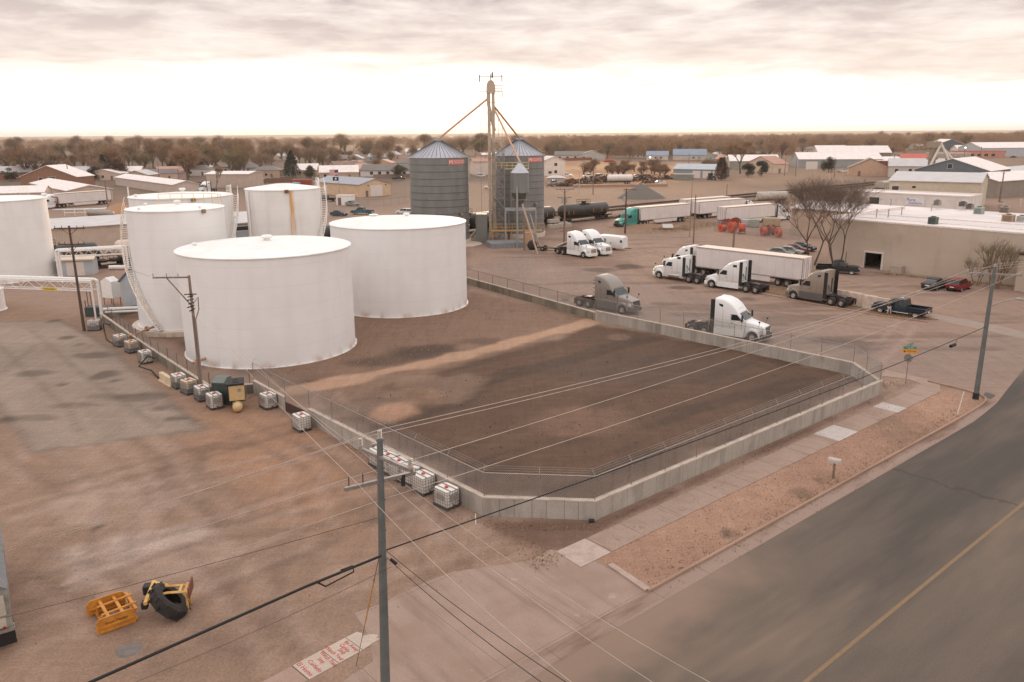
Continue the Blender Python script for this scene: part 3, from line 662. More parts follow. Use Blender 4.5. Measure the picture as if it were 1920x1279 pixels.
# ---------------------------------------------------------------- poles and wires
WOOD = mat('weathered_pole_wood', srgb(146,122,106), rough=.9, col2=srgb(112,92,79), stretch=(6,6,.6), scale=2)
STEELP = mat('weathering_steel_pole', srgb(110,112,110), rough=.55, metal=.35, var=.14, scale=1.5)
INS = mat('grey_insulator', srgb(170,160,150), rough=.4); DARK = mat('dark_fitting', srgb(40,38,37), rough=.6)
def insulator(b, p, h=.28, r=.07):
    for k in range(4): b.lathe([(.02,0),(r,.02),(r*.9,.05),(.03,.07)], 8, (p[0],p[1],p[2]+k*h/4))
    b.cyl(p, (p[0],p[1],p[2]+h), .025, n=6)
# foreground steel pole, its base hangs below the frame
bp = gp(724,1345); hp = topz(bp, 712, 822)
LK = (at_y(712,822,bp.y).x-bp.x)/hp
t = thing('utility_pole', 'grey steel utility pole in the foreground with two crossarms', 'utility pole', bp); t.rotation_euler.y = math.atan(LK); TP_ = t
b = MB(); b.cyl((0,0,0), (0,0,hp), .185, .10, n=12); b.cyl((0,0,hp-.05),(0,0,hp+.02), .13, n=12)
for k in range(6): b.cyl((.1,0,hp-1-k*1.1),(.16,0,hp-1-k*1.1), .03, n=5)
b.build('pole', STEELP, t)
def loc(v): return Vector(v)-bp
dz = lambda py: topz(bp, 716, py)
armz = dz(900)
aL = at_y(648,917, bp.y-1.05); aR = 2*Vector((bp.x,bp.y,aL.z))-aL
arm_dir = Vector((-0.83,-0.56,0)).normalized()
b = MB(); a0 = arm_dir*1.25; a1 = -arm_dir*1.25
ar = math.atan2(arm_dir.y, arm_dir.x); b.box((0,0,armz), (2.5,.12,.12), ar); b.build('crossarm', GALV, t)
b = MB(); b.box((-.25,.2,armz+1.15), (.1,.1,.1)); a2d = Vector((.75,-.66,0)).normalized(); b.box((a2d.x*.25,a2d.y*.25-.05,armz+.85), (2.6,.11,.11), math.atan2(a2d.y,a2d.x)); b.build('crossarm', GALV, t)
i1 = a2d*-1.0+Vector((0,0,armz+.92)); i2 = Vector((0,0,hp+.02)); i3 = a2d*1.45+Vector((0,0,armz+.92)); i4 = arm_dir*1.1+Vector((0,0,armz+.08)); i5 = arm_dir*.62+Vector((0,0,armz+.08)); i6=-arm_dir*1.1+Vector((0,0,armz+.08))
for p in (i1,i2,i3): bb = MB(); insulator(bb, p, .3, .085); bb.build('insulator', INS, t)
for p in (i4,i5,i6): MB().cyl(p, p+Vector((0,0,.3)), .018, n=5).build('insulator', DARK, t)
b = MB().cyl(-arm_dir*.75+Vector((.05,0,armz-.35)), -arm_dir*.75+Vector((.05,0,armz+.05)), .075, n=8); b.build('cutout_fuse', DARK, t)
# right steel pole with street lamp
rp_ = gp(1829,748); hr = topz(rp_, 1861, 500); lean = at_y(1861,500, rp_.y)-rp_
t2 = thing('utility_pole', 'tall grey steel utility pole at the street corner with a street lamp arm', 'utility pole', rp_)
topv = Vector((0,0,hr))
b = MB(); b.cyl((0,0,.0), topv, .2, .12, n=12); b.build('pole', STEELP, t2); MB().cyl((0,0,0),(0,0,.5), .23, n=12).build('pole_base', DARK, t2)
ad = Vector((.93,-.36,0)).normalized(); az_ = hr-.55
b = MB(); b.box((0,0,az_), (3.6,.12,.12), math.atan2(ad.y, ad.x)); b.build('crossarm', GALV, t2)
for q in (-1.7, -.55, 1.7): bb = MB(); insulator(bb, ad*q+Vector((0,0,az_+.06)), .2, .07); bb.build('insulator', INS, t2)
bb = MB(); insulator(bb, Vector((0,0,hr)), .2, .07); bb.build('insulator', INS, t2)
b = MB(); lz = topz(rp_, 1845, 567); b.tube([(0,0,lz-.25),(.9,-.1,lz+.12),(1.7,-.2,lz+.3),(2.0,-.22,lz+.31)], .045, n=6); b.build('lamp_arm', GALV, t2)
b = MB(); b.loft([rsec(1.9,.08,.06,lz+.22,lz+.34,.03), rsec(2.2,.17,.12,lz+.2,lz+.38,.05), rsec(2.6,.12,.08,lz+.2,lz+.32,.04)]); b.build('lamp_head', GALV, t2)
WIRE = mat('bare_aluminium_wire', srgb(186,170,158), rough=.5, metal=.3); CABLE = mat('black_cable', srgb(26,24,24), rough=.7); CABLE2 = mat('dark_steel_wire', srgb(70,54,48), rough=.7)
Wp = lambda v, t_: Vector(v)+t_.location+Vector(((LK*v[2] if t_ is TP_ else 0),0,0))
far_dir = (rp_-bp).normalized()
def beyond(p, d=60, dz_=0): return Vector(p)+far_dir*d+Vector((0,0,dz_))
lft = -far_dir; lft = Vector((-0.80,-0.60,0))
LEFTP = bp + Vector((-46,-27,0))
leftH = hp+.3
pairs = [(i2+Vector((0,0,.3)), Vector((0,0,hr+.2)), 'highest bare wire leading from the top of the foreground pole to the corner pole'),
         (i1+Vector((0,0,.3)), ad*-.55+Vector((0,0,az_+.26)), 'bare wire beside the highest one between the two steel poles'),
         (i4+Vector((0,0,.28)), ad*-1.7+Vector((0,0,az_+.26)), 'bare wire from the left crossarm tip of the foreground pole to the corner pole'),
         (Vector((0,0,dz(936))), ad*1.7+Vector((0,0,az_+.26)), 'lowest bare wire between the two steel poles above the black cable')]
# far wires drop from pole to pole; leftwards they run on out of the frame
ltz = [( -20,1037),(-20,1030),(-20,1098),(-20,1170)]
for (a, c, lb), (lx, ly) in zip(pairs, ltz):
    A = Wp(a, t); Cc = Wp(c, t2)
    r = ray(lx, ly); 
    # left end at a pole outside the frame, on the ray through the point where the wire leaves the picture
    Lp = at_y(lx, ly, 36.0)
    wire('power_line', sag(Lp+(Lp-A)*.35, A, .25, 8)[:-1]+sag(A, Cc, .55, 20)+sag(Cc, Cc+far_dir*45+Vector((14,0,.4)), .6, 8)[1:], .0115, WIRE, lb, 'wire', 'bare power lines along the main street')
cz0 = dz(1033); A = bp+Vector((LK*cz0,-.1,cz0)); Cc = rp_+Vector((0,0,topz(rp_,1845,612)))
Lp = at_y(170,1279, 17.0)
wire('telephone_cable', sag(Lp+(Lp-A)*.3, A, .0, 4)[:-1]+[A+Vector((0,-.2,0))], .05, CABLE, 'thick black cable bundle running from the foreground pole to the lower left', 'cable')
wire('telephone_cable', sag(A+Vector((0,.1,0)), Cc, .35, 16), .028, CABLE, 'black cable from the foreground pole to the corner pole with the splice case', 'cable')
m1 = Lp.lerp(A, .72)
wire('cable_loop', [m1+Vector((0,0,.0)), m1+Vector((.25,.1,-.22)), m1+(A-Lp)*.14+Vector((.1,0,-.18)), m1+(A-Lp)*.15+Vector((0,0,.0)), m1+(A-Lp)*.10+Vector((0,0,.03))], .03, CABLE, 'spare cable coil hanging beside the thick black cable', 'cable')
Wd = at_y(0,1260, 20.0)
A = bp+Vector((LK*dz(968),0,dz(968)))
wire('service_wire', sag(at_y(0,1156,34.5)+Vector((-8,-5,.3)), A, .2, 6), .01, CABLE2, 'thin dark wire meeting the foreground pole just under the crossarm', 'wire')
A = bp+Vector((.3+LK*dz(1062),0,dz(1062)))
wire('service_wire', sag(at_y(255,1279,19.0), A, .1, 6), .008, CABLE2, 'thin dark wire below the thick black cable bundle', 'wire')
for q in ((1075,1279), (1030,1279)):
    pass
A = bp+Vector((.15+LK*dz(1033),0,dz(1033)))
wire('service_cable', sag(A, at_y(1078,1290,15.5), .15, 8), .014, CABLE, 'upper of two dark service cables leading down right from the foreground pole', 'cable')
A = bp+Vector((.15+LK*dz(1045),0,dz(1045)))
wire('service_cable', sag(A, at_y(1030,1290,15.7), .15, 8), .014, CABLE, 'lower of two dark service cables leading down right from the foreground pole', 'cable')
bb = MB(); c0 = at_y(732,1048,bp.y-.25); bb.cyl(c0, c0+Vector((.22,-.06,-.16)), .05, n=8); tag(bb.build('splice_case', CABLE), 'small black splice case hanging right of the foreground pole', 'splice case')
# splice case hanging on the far cable
c0 = sag(bp+Vector((LK*cz0,0,cz0)), Cc, .35, 100)[88]+Vector((0,0,-.35))
bb = MB().cyl(c0, c0+far_dir*.7, .12, n=10); bb.cyl(c0+far_dir*.7, c0+far_dir*1.0+Vector((0,0,.3)), .02, n=4)
tag(bb.build('splice_case', CABLE), 'black cylindrical splice case on the cable near the street sign', 'splice case')
# guy wire with yellow guard
g_top = bp+Vector((-.1+LK*dz(1040),0,dz(1040))); g_bot = gp(668,1248)
wire('guy_wire', [g_top, g_bot], .012, CABLE2, 'guy wire slanting from the foreground pole to the sidewalk slab', 'wire')
YG = mat('yellow_guard', srgb(196,140,62), rough=.6)
wire('guy_guard', [g_top.lerp(g_bot,.2), g_top.lerp(g_bot,.56)], .028, YG, 'yellow plastic guard on the guy wire', 'guard', n=6)
def wood_pole(px, py, top, label, arms=((.4,2.4,0),), r=.15, m=WOOD, tx=None, drums=0, adir=None, grp=None, mast=None, lean_=None):
    b0 = gp(px, py); h = topz(b0, tx if tx else px, top)
    t = thing('utility_pole', label, 'utility pole', b0, 0, grp)
    MB().cyl((0,0,0), (0,0,h), r, r*.65, n=8).build('pole', m, t)
    ad = adir if adir else Vector((1,0,0))
    for (dz_, l, s_) in arms:
        b = MB(); b.box((ad.x*s_, ad.y*s_, h-dz_), (l,.11,.12), math.atan2(ad.y,ad.x))
        for q in (-.46,-.25,.25,.46): b.cyl((ad.x*(s_+l*q), ad.y*(s_+l*q), h-dz_+.06), (ad.x*(s_+l*q), ad.y*(s_+l*q), h-dz_+.26), .035, n=5)
        for q in (-1,1): b.cyl((0,0,h-dz_-.7), (ad.x*q*l*.28, ad.y*q*l*.28, h-dz_), .025, n=4)
        b.build('crossarm', m, t)
    for k in range(drums):
        b = MB().cyl((-.35+.7*k,-.2,h-2.6), (-.35+.7*k,-.2,h-1.6), .24, n=10); b.build('transformer', INS, t)
    return t
wp1 = wood_pole(379,742,515,'weathered wooden pole with a side arm in front of the big white tank', arms=(), r=.16)
hh = topz(gp(379,742),363,517); b = MB(); aend = at_y(287,523, wp1.location.y)-wp1.location
b.cyl((0,0,hh-.1), (aend.x,0,hh-.12), .07, n=5); b.cyl((aend.x*.62,0,hh-.15),(-.05,0,hh-2.3), .05, n=5)
for k in (.99,.62,.3): b.cyl((aend.x*k,0,hh-.1),(aend.x*k,0,hh+.2), .03, n=5)
b.build('side_arm', WOOD, wp1)
b = MB(); 
for k in range(5): b.cyl((-.2-.12*(k%2),-.15,hh-1.6-.28*k),(.25,-.18,hh-1.5-.25*k), .05, n=5)
b.box((0,-.1,hh-1.4),(.9,.08,.08), .2); b.build('switch_gear', DARK, wp1)
b = MB().tube([(.1,-.18,hh-2.2),(.6,-.2,hh-1.6),(.55,-.2,hh-2.6),(.22,-.18,hh-3.4),(.2,-.18,.2)], .05, n=6); b.build('conduit', GALV, wp1)
wp2 = wood_pole(158,620,422,'dark wooden pole with crossarms standing by the yard pad at far left', arms=((.25,3.2,0),(1.9,2.8,0)), r=.16, m=mat('dark_pole_wood', srgb(86,68,58), rough=.9, var=.2, stretch=(6,6,.6), scale=2))
for q in ((-12,0),(14,-2)):
    pass
wire('service_wire', sag(wp2.location+Vector((.9,0,topz(wp2.location,150,445))), wp1.location+Vector((-3.0,0,hh)), .5), .01, CABLE2, 'thin wire between the two wooden poles at left', 'wire')
# three wires running down from the wooden pole across the wall toward the bottom right
for k, (x0_, z0_, ex, ey, lb) in enumerate([(-2.9,.2,1350,1290,'thin pale wire crossing the yard, nearest the totes'), (-1.5,.2,1240,1290,'thin pale wire crossing the yard, middle one'), (-.3,-1.6,1085,1290,'thin pale wire crossing the yard, outermost one')]):
    A = wp1.location+Vector((x0_,0,hh+z0_)); mid = (bp+Vector((LK*armz,0,0))+arm_dir*(-1.0+.9*k)+Vector((0,0,armz+(-.5,.05,.1)[k])))
    wire('power_line', sag(A, mid, .5, 12)+sag(mid, at_y(ex,ey,19.0-k*1.2), .3, 8)[1:], .010, WIRE, lb, 'wire', 'pale wires slanting across the yard')
# ---------------------------------------------------------------- white storage tanks
def tank_paint(name, base, rust=0.0, streak=(0,0), seams=1.8, low=0.0, dirty=.06):
    m, nt, b = _new(name); L = nt.links.new
    b.inputs['Roughness'].default_value = .5; b.inputs['Specular IOR Level'].default_value = .35
    tc = N(nt, 'ShaderNodeTexCoord')
    def nz(sc, st, det=5):
        mp = N(nt, 'ShaderNodeMapping'); mp.inputs['Scale'].default_value = st; L(tc.outputs['Object'], mp.inputs['Vector'])
        n = N(nt, 'ShaderNodeTexNoise'); n.inputs['Scale'].default_value = sc; n.inputs['Detail'].default_value = det; L(mp.outputs[0], n.inputs['Vector']); return n.outputs['Fac']
    def mr(x, a, c, lo, hi):
        r = N(nt, 'ShaderNodeMapRange'); r.interpolation_type = 'SMOOTHSTEP'; L(x, r.inputs[0])
        for i, v in enumerate((a, c, lo, hi)): r.inputs[i+1].default_value = v
        return r.outputs[0]
    def mixc(f, a, c):
        x = N(nt, 'ShaderNodeMix', data_type='RGBA'); L(f, x.inputs[0])
        for i, v in ((6,a),(7,c)):
            if isinstance(v, tuple): x.inputs[i].default_value = (*v,1)
            else: L(v, x.inputs[i])
        return x.outputs[2]
    def mt(op, a, c):
        x = N(nt, 'ShaderNodeMath', operation=op)
        for i, v in enumerate((a,c)):
            if isinstance(v, (int,float)): x.inputs[i].default_value = v
            else: L(v, x.inputs[i])
        return x.outputs[0]
    cur = mixc(mr(nz(.9,(1,1,.12)), .45,.75,0,1), base, tuple(c*(1-dirty) for c in base))
    cur = mixc(mr(nz(.35,(1,1,1)), .4,.7,0,.6), cur, tuple(c*k for c,k in zip(base,(1-dirty*1.3,1-dirty*1.5,1-dirty*1.8))))
    sp = N(nt, 'ShaderNodeSeparateXYZ'); L(tc.outputs['Object'], sp.inputs[0])
    pp = mt('PINGPONG', sp.outputs['Z'], seams/2.0); cur = mixc(mt('MULTIPLY', mt('LESS_THAN', pp, .022), .3), cur, tuple(c*.72 for c in base))
    # rusty foot of the shell
    foot = mt('MULTIPLY', mr(sp.outputs['Z'], .0, .9, 1, 0), mr(nz(1.1,(1,1,.5)), .42,.68,0,1)); cur = mixc(mt('MULTIPLY', foot, .55+low), cur, (.42,.23,.12))
    if rust:
        ang = mt('ARCTAN2', sp.outputs['Y'], sp.outputs['X'])
        for (a0, w_) in (streak if isinstance(streak, list) else [streak]):
            d = mt('ABSOLUTE', mt('SUBTRACT', ang, a0), 0); wob = mt('MULTIPLY', mt('SUBTRACT', nz(1.2,(1,1,.4)), .5), w_*1.2)
            s1 = mr(mt('ADD', d, wob), w_*.25, w_, 1, 0); cur = mixc(mt('MULTIPLY', mt('MULTIPLY', s1, mr(nz(2.5,(1.5,1.5,.12)), .32,.62,.25,1)), rust), cur, (.60,.32,.13))
    L(cur, b.inputs['Base Color'])
    bn = N(nt, 'ShaderNodeBump'); bn.inputs['Strength'].default_value = .25; bn.inputs['Distance'].default_value = .12; L(nz(.5,(1,1,.6),2), bn.inputs['Height']); L(bn.outputs[0], b.inputs['Normal'])
    return m
WHT = tank_paint('white_tank_paint', (.82,.795,.78)); ROOFW = tank_paint('white_tank_roof', (.86,.83,.80), seams=50, dirty=.1)
WST = mat('white_steel', (.80,.77,.74), rough=.5, var=.06); RUST = mat('rust_steel', srgb(120,76,48), rough=.9, var=.3, scale=4)
def tank_fit(xl, xr_, yb, yt, ymid=25):
    az = lambda px, py: math.atan2(ray(px,py).x, ray(px,py).y)
    a0, a1 = az(xl, yb-ymid), az(xr_, yb-ymid); h = (a1-a0)/2; am = (a0+a1)/2
    f = gp((xl+xr_)/2, yb); d = math.hypot(f.x, f.y); Rr = d*math.sin(h)/(1-math.sin(h))
    H = topz(f, (xl+xr_)/2, yt); c = Vector((math.sin(am)*(d+Rr), math.cos(am)*(d+Rr), 0))
    return c, Rr, H
def railing(b, pts, h=1.05, r=.028, n=4, mids=2):
    pts = [Vector(p) for p in pts]
    for k in range(1, mids+1): b.tube([p+Vector((0,0,h*k/mids)) for p in pts], r, n=n)
    for p in pts: b.cyl(p, p+Vector((0,0,h)), r, n=n)
def tank(c, Rr, H, label, rise=.06, paint=None, z0=0.0, vents=(), stair=None, plinth=None, roof=None, hatch=True, rails=None, group='white storage tanks'):
    t = thing('storage_tank', label, 'tank', (c.x,c.y,0), 0, group); paint = paint or WHT
    n = 96
    b = MB(); b.lathe([(Rr,z0),(Rr,z0+H*.33),(Rr,z0+H*.66),(Rr,z0+H)], n); b.build('shell', paint, t, sharp=False)
    b = MB(); b.lathe([(Rr+.09,z0+H-.06),(Rr+.09,z0+H+.02),(Rr-.05,z0+H+.06),(Rr*.6,z0+H+Rr*rise*.5),(Rr*.25,z0+H+Rr*rise*.88),(.02,z0+H+Rr*rise)], n); b.build('roof', roof or ROOFW, t, sharp=60)
    MB().lathe([(Rr,z0-.02),(Rr+.16,z0-.02),(Rr+.16,z0+.05),(Rr,z0+.05)], n).build('base_flange', paint, t)
    if plinth: MB().lathe([(Rr+plinth,0),(Rr+plinth,z0-.03),(Rr,z0-.03)], n).build('foundation_ring', CONC_OLD if plinth < .5 else tank_paint('rusty_ring', (.66,.56,.47), low=.4), t)
    for (ang, rf, r, h) in vents:
        x, y = Rr*rf*math.cos(ang), Rr*rf*math.sin(ang); zb = z0+H+Rr*rise*(1-rf)
        b = MB().lathe([(r*.6,-.1),(r*.6,h*.55),(r,h*.55),(r,h*.8),(r*.75,h),(.01,h*1.04)], 14, (x,y,zb)); b.build('roof_vent', WST, t)
    return t
cam_dir = lambda c: math.atan2(-c.y, -c.x)
cD, rD, hD = tank_fit(349,668,690,484,28); cE, rE, hE = tank_fit(628,876,596,430,22); cC, rC, hC = tank_fit(262,441,628,406,18)
tD = tank(cD, rD, hD, 'largest and nearest white cylindrical tank with a low cone roof, in front of the others', vents=((cam_dir(cD)+2.9,.12,.55,.55), (cam_dir(cD)-1.9,.85,.28,.3)))
tE = tank(cE, rE, hE, 'wide white tank standing right of the nearest tank beside the grey silos', rise=.05, vents=((cam_dir(cE)+2.9,.55,.4,.45), (cam_dir(cE)-2.7,.9,.6,.3)))
c0 = math.atan2(tE.location.y, tE.location.x)
tC = tank(cC, rC, hC, 'tall white tank with a winding stair and a raised ring foundation behind the nearest tank', rise=.07, z0=.55, plinth=.75, vents=((0,.05,.35,.45),(cam_dir(cC)+.6,.85,.16,.3),(cam_dir(cC)-.9,.9,.16,.3),(cam_dir(cC)-2.2,.75,.2,.35)))
hC += 0
# tank C foundation measured at its own foot: lift
# outer left tank, mostly outside the frame
cA_, rA_, hA_ = tank_fit(-96,109,533,378,16)
tA = tank(cA_, rA_, hA_, 'white tank cut by the left edge of the photo with a railing on its roof', rise=.05, vents=((cam_dir(cA_)+1.6,.97,.4,.5),))
def tank_by_top(xl, xr_, yt_front, H, **k):
    # top rim front measured at pixel row yt_front for a tank of height H
    az = lambda px: math.atan2(ray(px, yt_front).x, ray(px, yt_front).y)
    a0, a1 = az(xl), az(xr_); hf = (a1-a0)/2; am = (a0+a1)/2; f = gp((xl+xr_)/2, yt_front, H); d = math.hypot(f.x, f.y)
    Rr = d*math.sin(hf)/(1-math.sin(hf)); return Vector((math.sin(am)*(d+Rr), math.cos(am)*(d+Rr), 0)), Rr
cB_, rB_ = tank_by_top(240, 436, 373, hC+.6); cF_, rF_ = tank_by_top(459, 600, 357, hC+1.2)
tB = tank(cB_, rB_, hC+.6, 'white tank with a stair at its right rim, behind the tall tank', rise=.07, vents=((cam_dir(cB_)+2.8,.1,.4,.5),(cam_dir(cB_)-1.2,.9,.25,.4)))
RS = tank_paint('white_tank_rusted', (.80,.765,.73), rust=.95, streak=[(cam_dir(cF_)+R(12), .10)], dirty=.12)
tF = tank(cF_, rF_, hC+1.2, 'white tank with an orange rust streak and a spiral stair', rise=.13, paint=RS)
cG_, rG_, hG_ = tank_fit(-70,12,588,548,10)
tG = tank(cG_, rG_, hG_, 'small low white tank at the left edge beside the pipe bridge', rise=.05, group='white storage tanks')
HB = mat('hatch_box', srgb(140,112,92), rough=.8)
def rimbox(t, c, Rr, z, px, sz=.5, m=HB):
    a = cam_dir(c)+R(px); b = MB(); b.box((math.cos(a)*(Rr+.12), math.sin(a)*(Rr+.12), z-.15), (.3,sz,.4), a); b.build('overflow_box', m, t)
rimbox(tA, cA_, rA_, hA_, -14, .7); rimbox(tB, cB_, rB_, hC+.6, 12, .5); rimbox(tC, cC, rC, hC+.55, 32, .35); rimbox(tF, cF_, rF_, hC+1.2, 5, .5, RUST)
def spiral(t, Rr, z0, z1, a0, a1, n=34, m=WST, m2=None):
    tr = MB(); st = MB(); hr = MB(); po = []; pi_ = []
    for i in range(n+1):
        f = i/n; a = a0+(a1-a0)*f; z = z0+(z1-z0)*f; ro = Rr+.75
        if i < n: tr.box((math.cos(a)*(Rr+.4), math.sin(a)*(Rr+.4), z+.1), (.62,.24,.04), a)
        po.append((math.cos(a)*ro, math.sin(a)*ro, z)); pi_.append((math.cos(a)*(Rr+.1), math.sin(a)*(Rr+.1), z))
    st.tube(po, .07, n=4); st.tube(pi_, .07, n=4)
    hr.tube([(p[0],p[1],p[2]+1.05) for p in po], .035, n=4); hr.tube([(p[0],p[1],p[2]+.55) for p in po], .025, n=4)
    for p in po[::3]: hr.cyl(p, (p[0],p[1],p[2]+1.05), .03, n=4)
    tr.build('stair_treads', m, t); st.build('stair_stringer', m, t); hr.build('stair_handrail', m2 or m, t)
YRAIL = mat('faded_yellow_rail', srgb(214,186,128), rough=.6)
aC = cam_dir(cC)
spiral(tC, rC, .6, .55+hC, aC-R(31), aC-R(119), 56, WST, mat('cream_rail', srgb(222,200,176), rough=.6))
b = MB(); b.bx(-.12,.12,-.35,.35,.5,2.6); o = b.build('pipe_stand', WST, tC); o.location = (math.cos(aC+R(17))*(rC+.8), math.sin(aC+R(17))*(rC+.8), 0); o.rotation_euler = (0,0,aC)
aF = cam_dir(cF_); spiral(tF, rF_, .3, hC+1.2, aF+R(5), aF+R(103), 46)
aB = cam_dir(cB_); spiral(tB, rB_, .3, hC+.6, aB+R(20), aB+R(82), 46)
def roof_rail(t, Rr, z, a0, a1, n=7, m=WST, h=1.1, rr=.99):
    b = MB(); railing(b, [(math.cos(a0+(a1-a0)*i/n)*Rr*rr, math.sin(a0+(a1-a0)*i/n)*Rr*rr, z) for i in range(n+1)], h); b.build('roof_railing', m, t)
roof_rail(tF, rF_, hC+1.25, aF+R(68), aF+R(112)); roof_rail(tB, rB_, hC+.65, aB+R(62), aB+R(92)); roof_rail(tB, rB_, hC+.65, aB-R(98), aB-R(86), 2)
roof_rail(tC, rC, hC+.6, aC+R(95), aC+R(200), 7, YRAIL, rr=.97); roof_rail(tA, rA_, hA_+.3, aA_+R(60) if False else cam_dir(cA_)+R(100), cam_dir(cA_)+R(160), 6, rr=.7)
# vertical pipe and light on the rusted tank
b = MB(); a = aF-R(62); b.cyl((math.cos(a)*(rF_+.2), math.sin(a)*(rF_+.2), 0),(math.cos(a)*(rF_+.2), math.sin(a)*(rF_+.2), hC+1), .12, n=6); b.build('level_pipe', WST, tF)
# outlet pipe on tank D near its left foot
a = cam_dir(cD)-R(48); b = MB(); b.cyl((math.cos(a)*rD, math.sin(a)*rD, .7),(math.cos(a)*(rD+1.3), math.sin(a)*(rD+1.3), .55), .14, n=8); b.cyl((math.cos(a)*(rD+.8), math.sin(a)*(rD+.8), .6),(math.cos(a)*(rD+.9), math.sin(a)*(rD+.9), .6), .24, n=10); b.build('outlet_pipe', mat('rusty_white', srgb(190,160,135), rough=.8, col2=srgb(150,100,70), scale=3), tD)
a = cam_dir(cC)-R(40); b = MB(); b.cyl((math.cos(a)*rC, math.sin(a)*rC, 1.0),(math.cos(a)*(rC+5.2), math.sin(a)*(rC+5.2), .75), .12, n=8); b.cyl((math.cos(a)*(rC+1.2), math.sin(a)*(rC+1.2), 1.),(math.cos(a)*(rC+1.4), math.sin(a)*(rC+1.4), 1.), .26, n=10); b.build('outlet_pipe', _m['rusty_white'], tC)

# ---------------------------------------------------------------- grain silos
def corr_mat(name, col, per=.1, dirty=.1):
    m = mat(name, col, rough=.5, metal=.2, var=dirty, scale=.8, stretch=(1,1,.25)); nt = m.node_tree; L = nt.links.new; b = nt.nodes['Principled BSDF']
    tc = N(nt, 'ShaderNodeTexCoord'); w_ = N(nt, 'ShaderNodeTexWave', wave_type='BANDS', bands_direction='Z'); w_.inputs['Scale'].default_value = .314/per; L(tc.outputs['Object'], w_.inputs['Vector'])
    bn = N(nt, 'ShaderNodeBump'); bn.inputs['Strength'].default_value = .35; bn.inputs['Distance'].default_value = .02; L(w_.outputs['Fac'], bn.inputs['Height']); L(bn.outputs[0], b.inputs['Normal'])
    return m
SILO = corr_mat('corrugated_galvanised', srgb(124,124,121), .4); SILOR = mat('silo_roof_steel', srgb(176,176,182), rough=.38, metal=.55, var=.08, scale=1); RIBM = mat('silo_seam', srgb(88,88,90), rough=.5, metal=.4)
REDP = mat('sign_red', srgb(206,120,110), rough=.6); WHP = mat('sign_white', srgb(225,205,196), rough=.6); PINKP = mat('sign_letters', srgb(222,150,140), rough=.6)
def silo(t, c, Rr, H, cone, base=.8, rings=12, sign=None, ribs=40):
    MB().lathe([(Rr+.25,-.1),(Rr+.25,base),(Rr-.1,base)], 64).build('foundation_ring', mat('pale_foundation', srgb(206,188,176), rough=.8), t)
    MB().lathe([(Rr,base),(Rr,H*.5),(Rr,H)], 72).build('shell', SILO, t, sharp=False)
    b = MB()
    for k in range(1, rings):
        z = base+(H-base)*k/rings; b.lathe([(Rr-.01,z-.05),(Rr+.045,z-.03),(Rr+.045,z+.03),(Rr-.01,z+.05)], 72)
    b.build('wind_rings', RIBM, t)
    MB().lathe([(Rr+.12,H-.05),(Rr+.12,H+.03),(.7,H+cone),(.7,H+cone+.3),(.02,H+cone+.32)], ribs).build('roof', SILOR, t, sharp=60)
    b = MB()
    for k in range(ribs):
        a = 2*math.pi*k/ribs; b.cyl((math.cos(a)*(Rr+.12),math.sin(a)*(Rr+.12),H+.04),(math.cos(a)*.75,math.sin(a)*.75,H+cone+.03), .045, n=4)
    b.build('roof_seams', RIBM, t)
    b = MB(); railing(b, [(math.cos(i*.785)*.95,math.sin(i*.785)*.95,H+cone-.1) for i in range(9)], .5, .03); b.build('peak_ring', GALV, t)
    if sign is not None:
        n = 8; w_ = 3.6; zz0, zz1 = H-1.25, H-.35; vs = []
        for i in range(n+1):
            a = sign+(i/n-.5)*w_/Rr; vs += [(math.cos(a)*(Rr+.06),math.sin(a)*(Rr+.06),zz0),(math.cos(a)*(Rr+.06),math.sin(a)*(Rr+.06),zz1)]
        s = MB().add(vs, [(2*i,2*i+2,2*i+3,2*i+1) for i in range(n)]).build('name_sign', REDP, t)
        a = sign-(w_*.5-.5)/Rr
        m = MB(); x0, y0 = math.cos(a)*(Rr+.1), math.sin(a)*(Rr+.1); Mx = Matrix.Rotation(a, 3, 'Z')
        for (yy, zz, dy, dz_, rr_) in ((-.28,0,.16,.62,0),(.28,0,.16,.62,0),(0,.12,.12,.4,.6),(0,.12,.12,.4,-.6)):
            m.box(Vector((x0,y0,(zz0+zz1)/2+zz))+Mx@Vector((0.02,yy,0)), (.02,dy,dz_), 0, 0, Mx@Matrix.Rotation(rr_,3,'X'))
        m.build('sign_emblem', WHP, s)
        for i, ch in enumerate('SCAFCO'):
            a = sign+(-.55+i*.42)/Rr; o = text_on(ch, .75, WHP, s, (math.cos(a)*(Rr+.1),math.sin(a)*(Rr+.1),(zz0+zz1)/2), (R(90),0,a+R(90)), 'letter')
cS1, rS1 = None, None
def silo_fit(xl, xr_, ybase, yeave, yapex, xm=None):
    # base row measured at the foot's front
    c, Rr, H = tank_fit(xl, xr_, ybase, yeave, 4); return c, Rr, H, topz(c, (xl+xr_)/2, yapex)-H
c1_, r1_, h1_, k1_ = silo_fit(773,881,462,296,264)
s1 = thing('grain_silo', 'corrugated steel grain silo left of the elevator tower, behind the wide white tank', 'silo', (c1_.x,c1_.y,0), 0, 'tall corrugated grain silos')
silo(s1, c1_, r1_, h1_, k1_, sign=cam_dir(c1_)+R(37))
c2_, r2_, h2_, k2_ = silo_fit(929,1020,447,292,262)
s2 = thing('grain_silo', 'corrugated steel grain silo right of the elevator tower, behind the small hopper bin', 'silo', (c2_.x,c2_.y,0), 0, 'tall corrugated grain silos')
silo(s2, c2_, r2_, h2_, k2_, sign=cam_dir(c2_)+R(40))
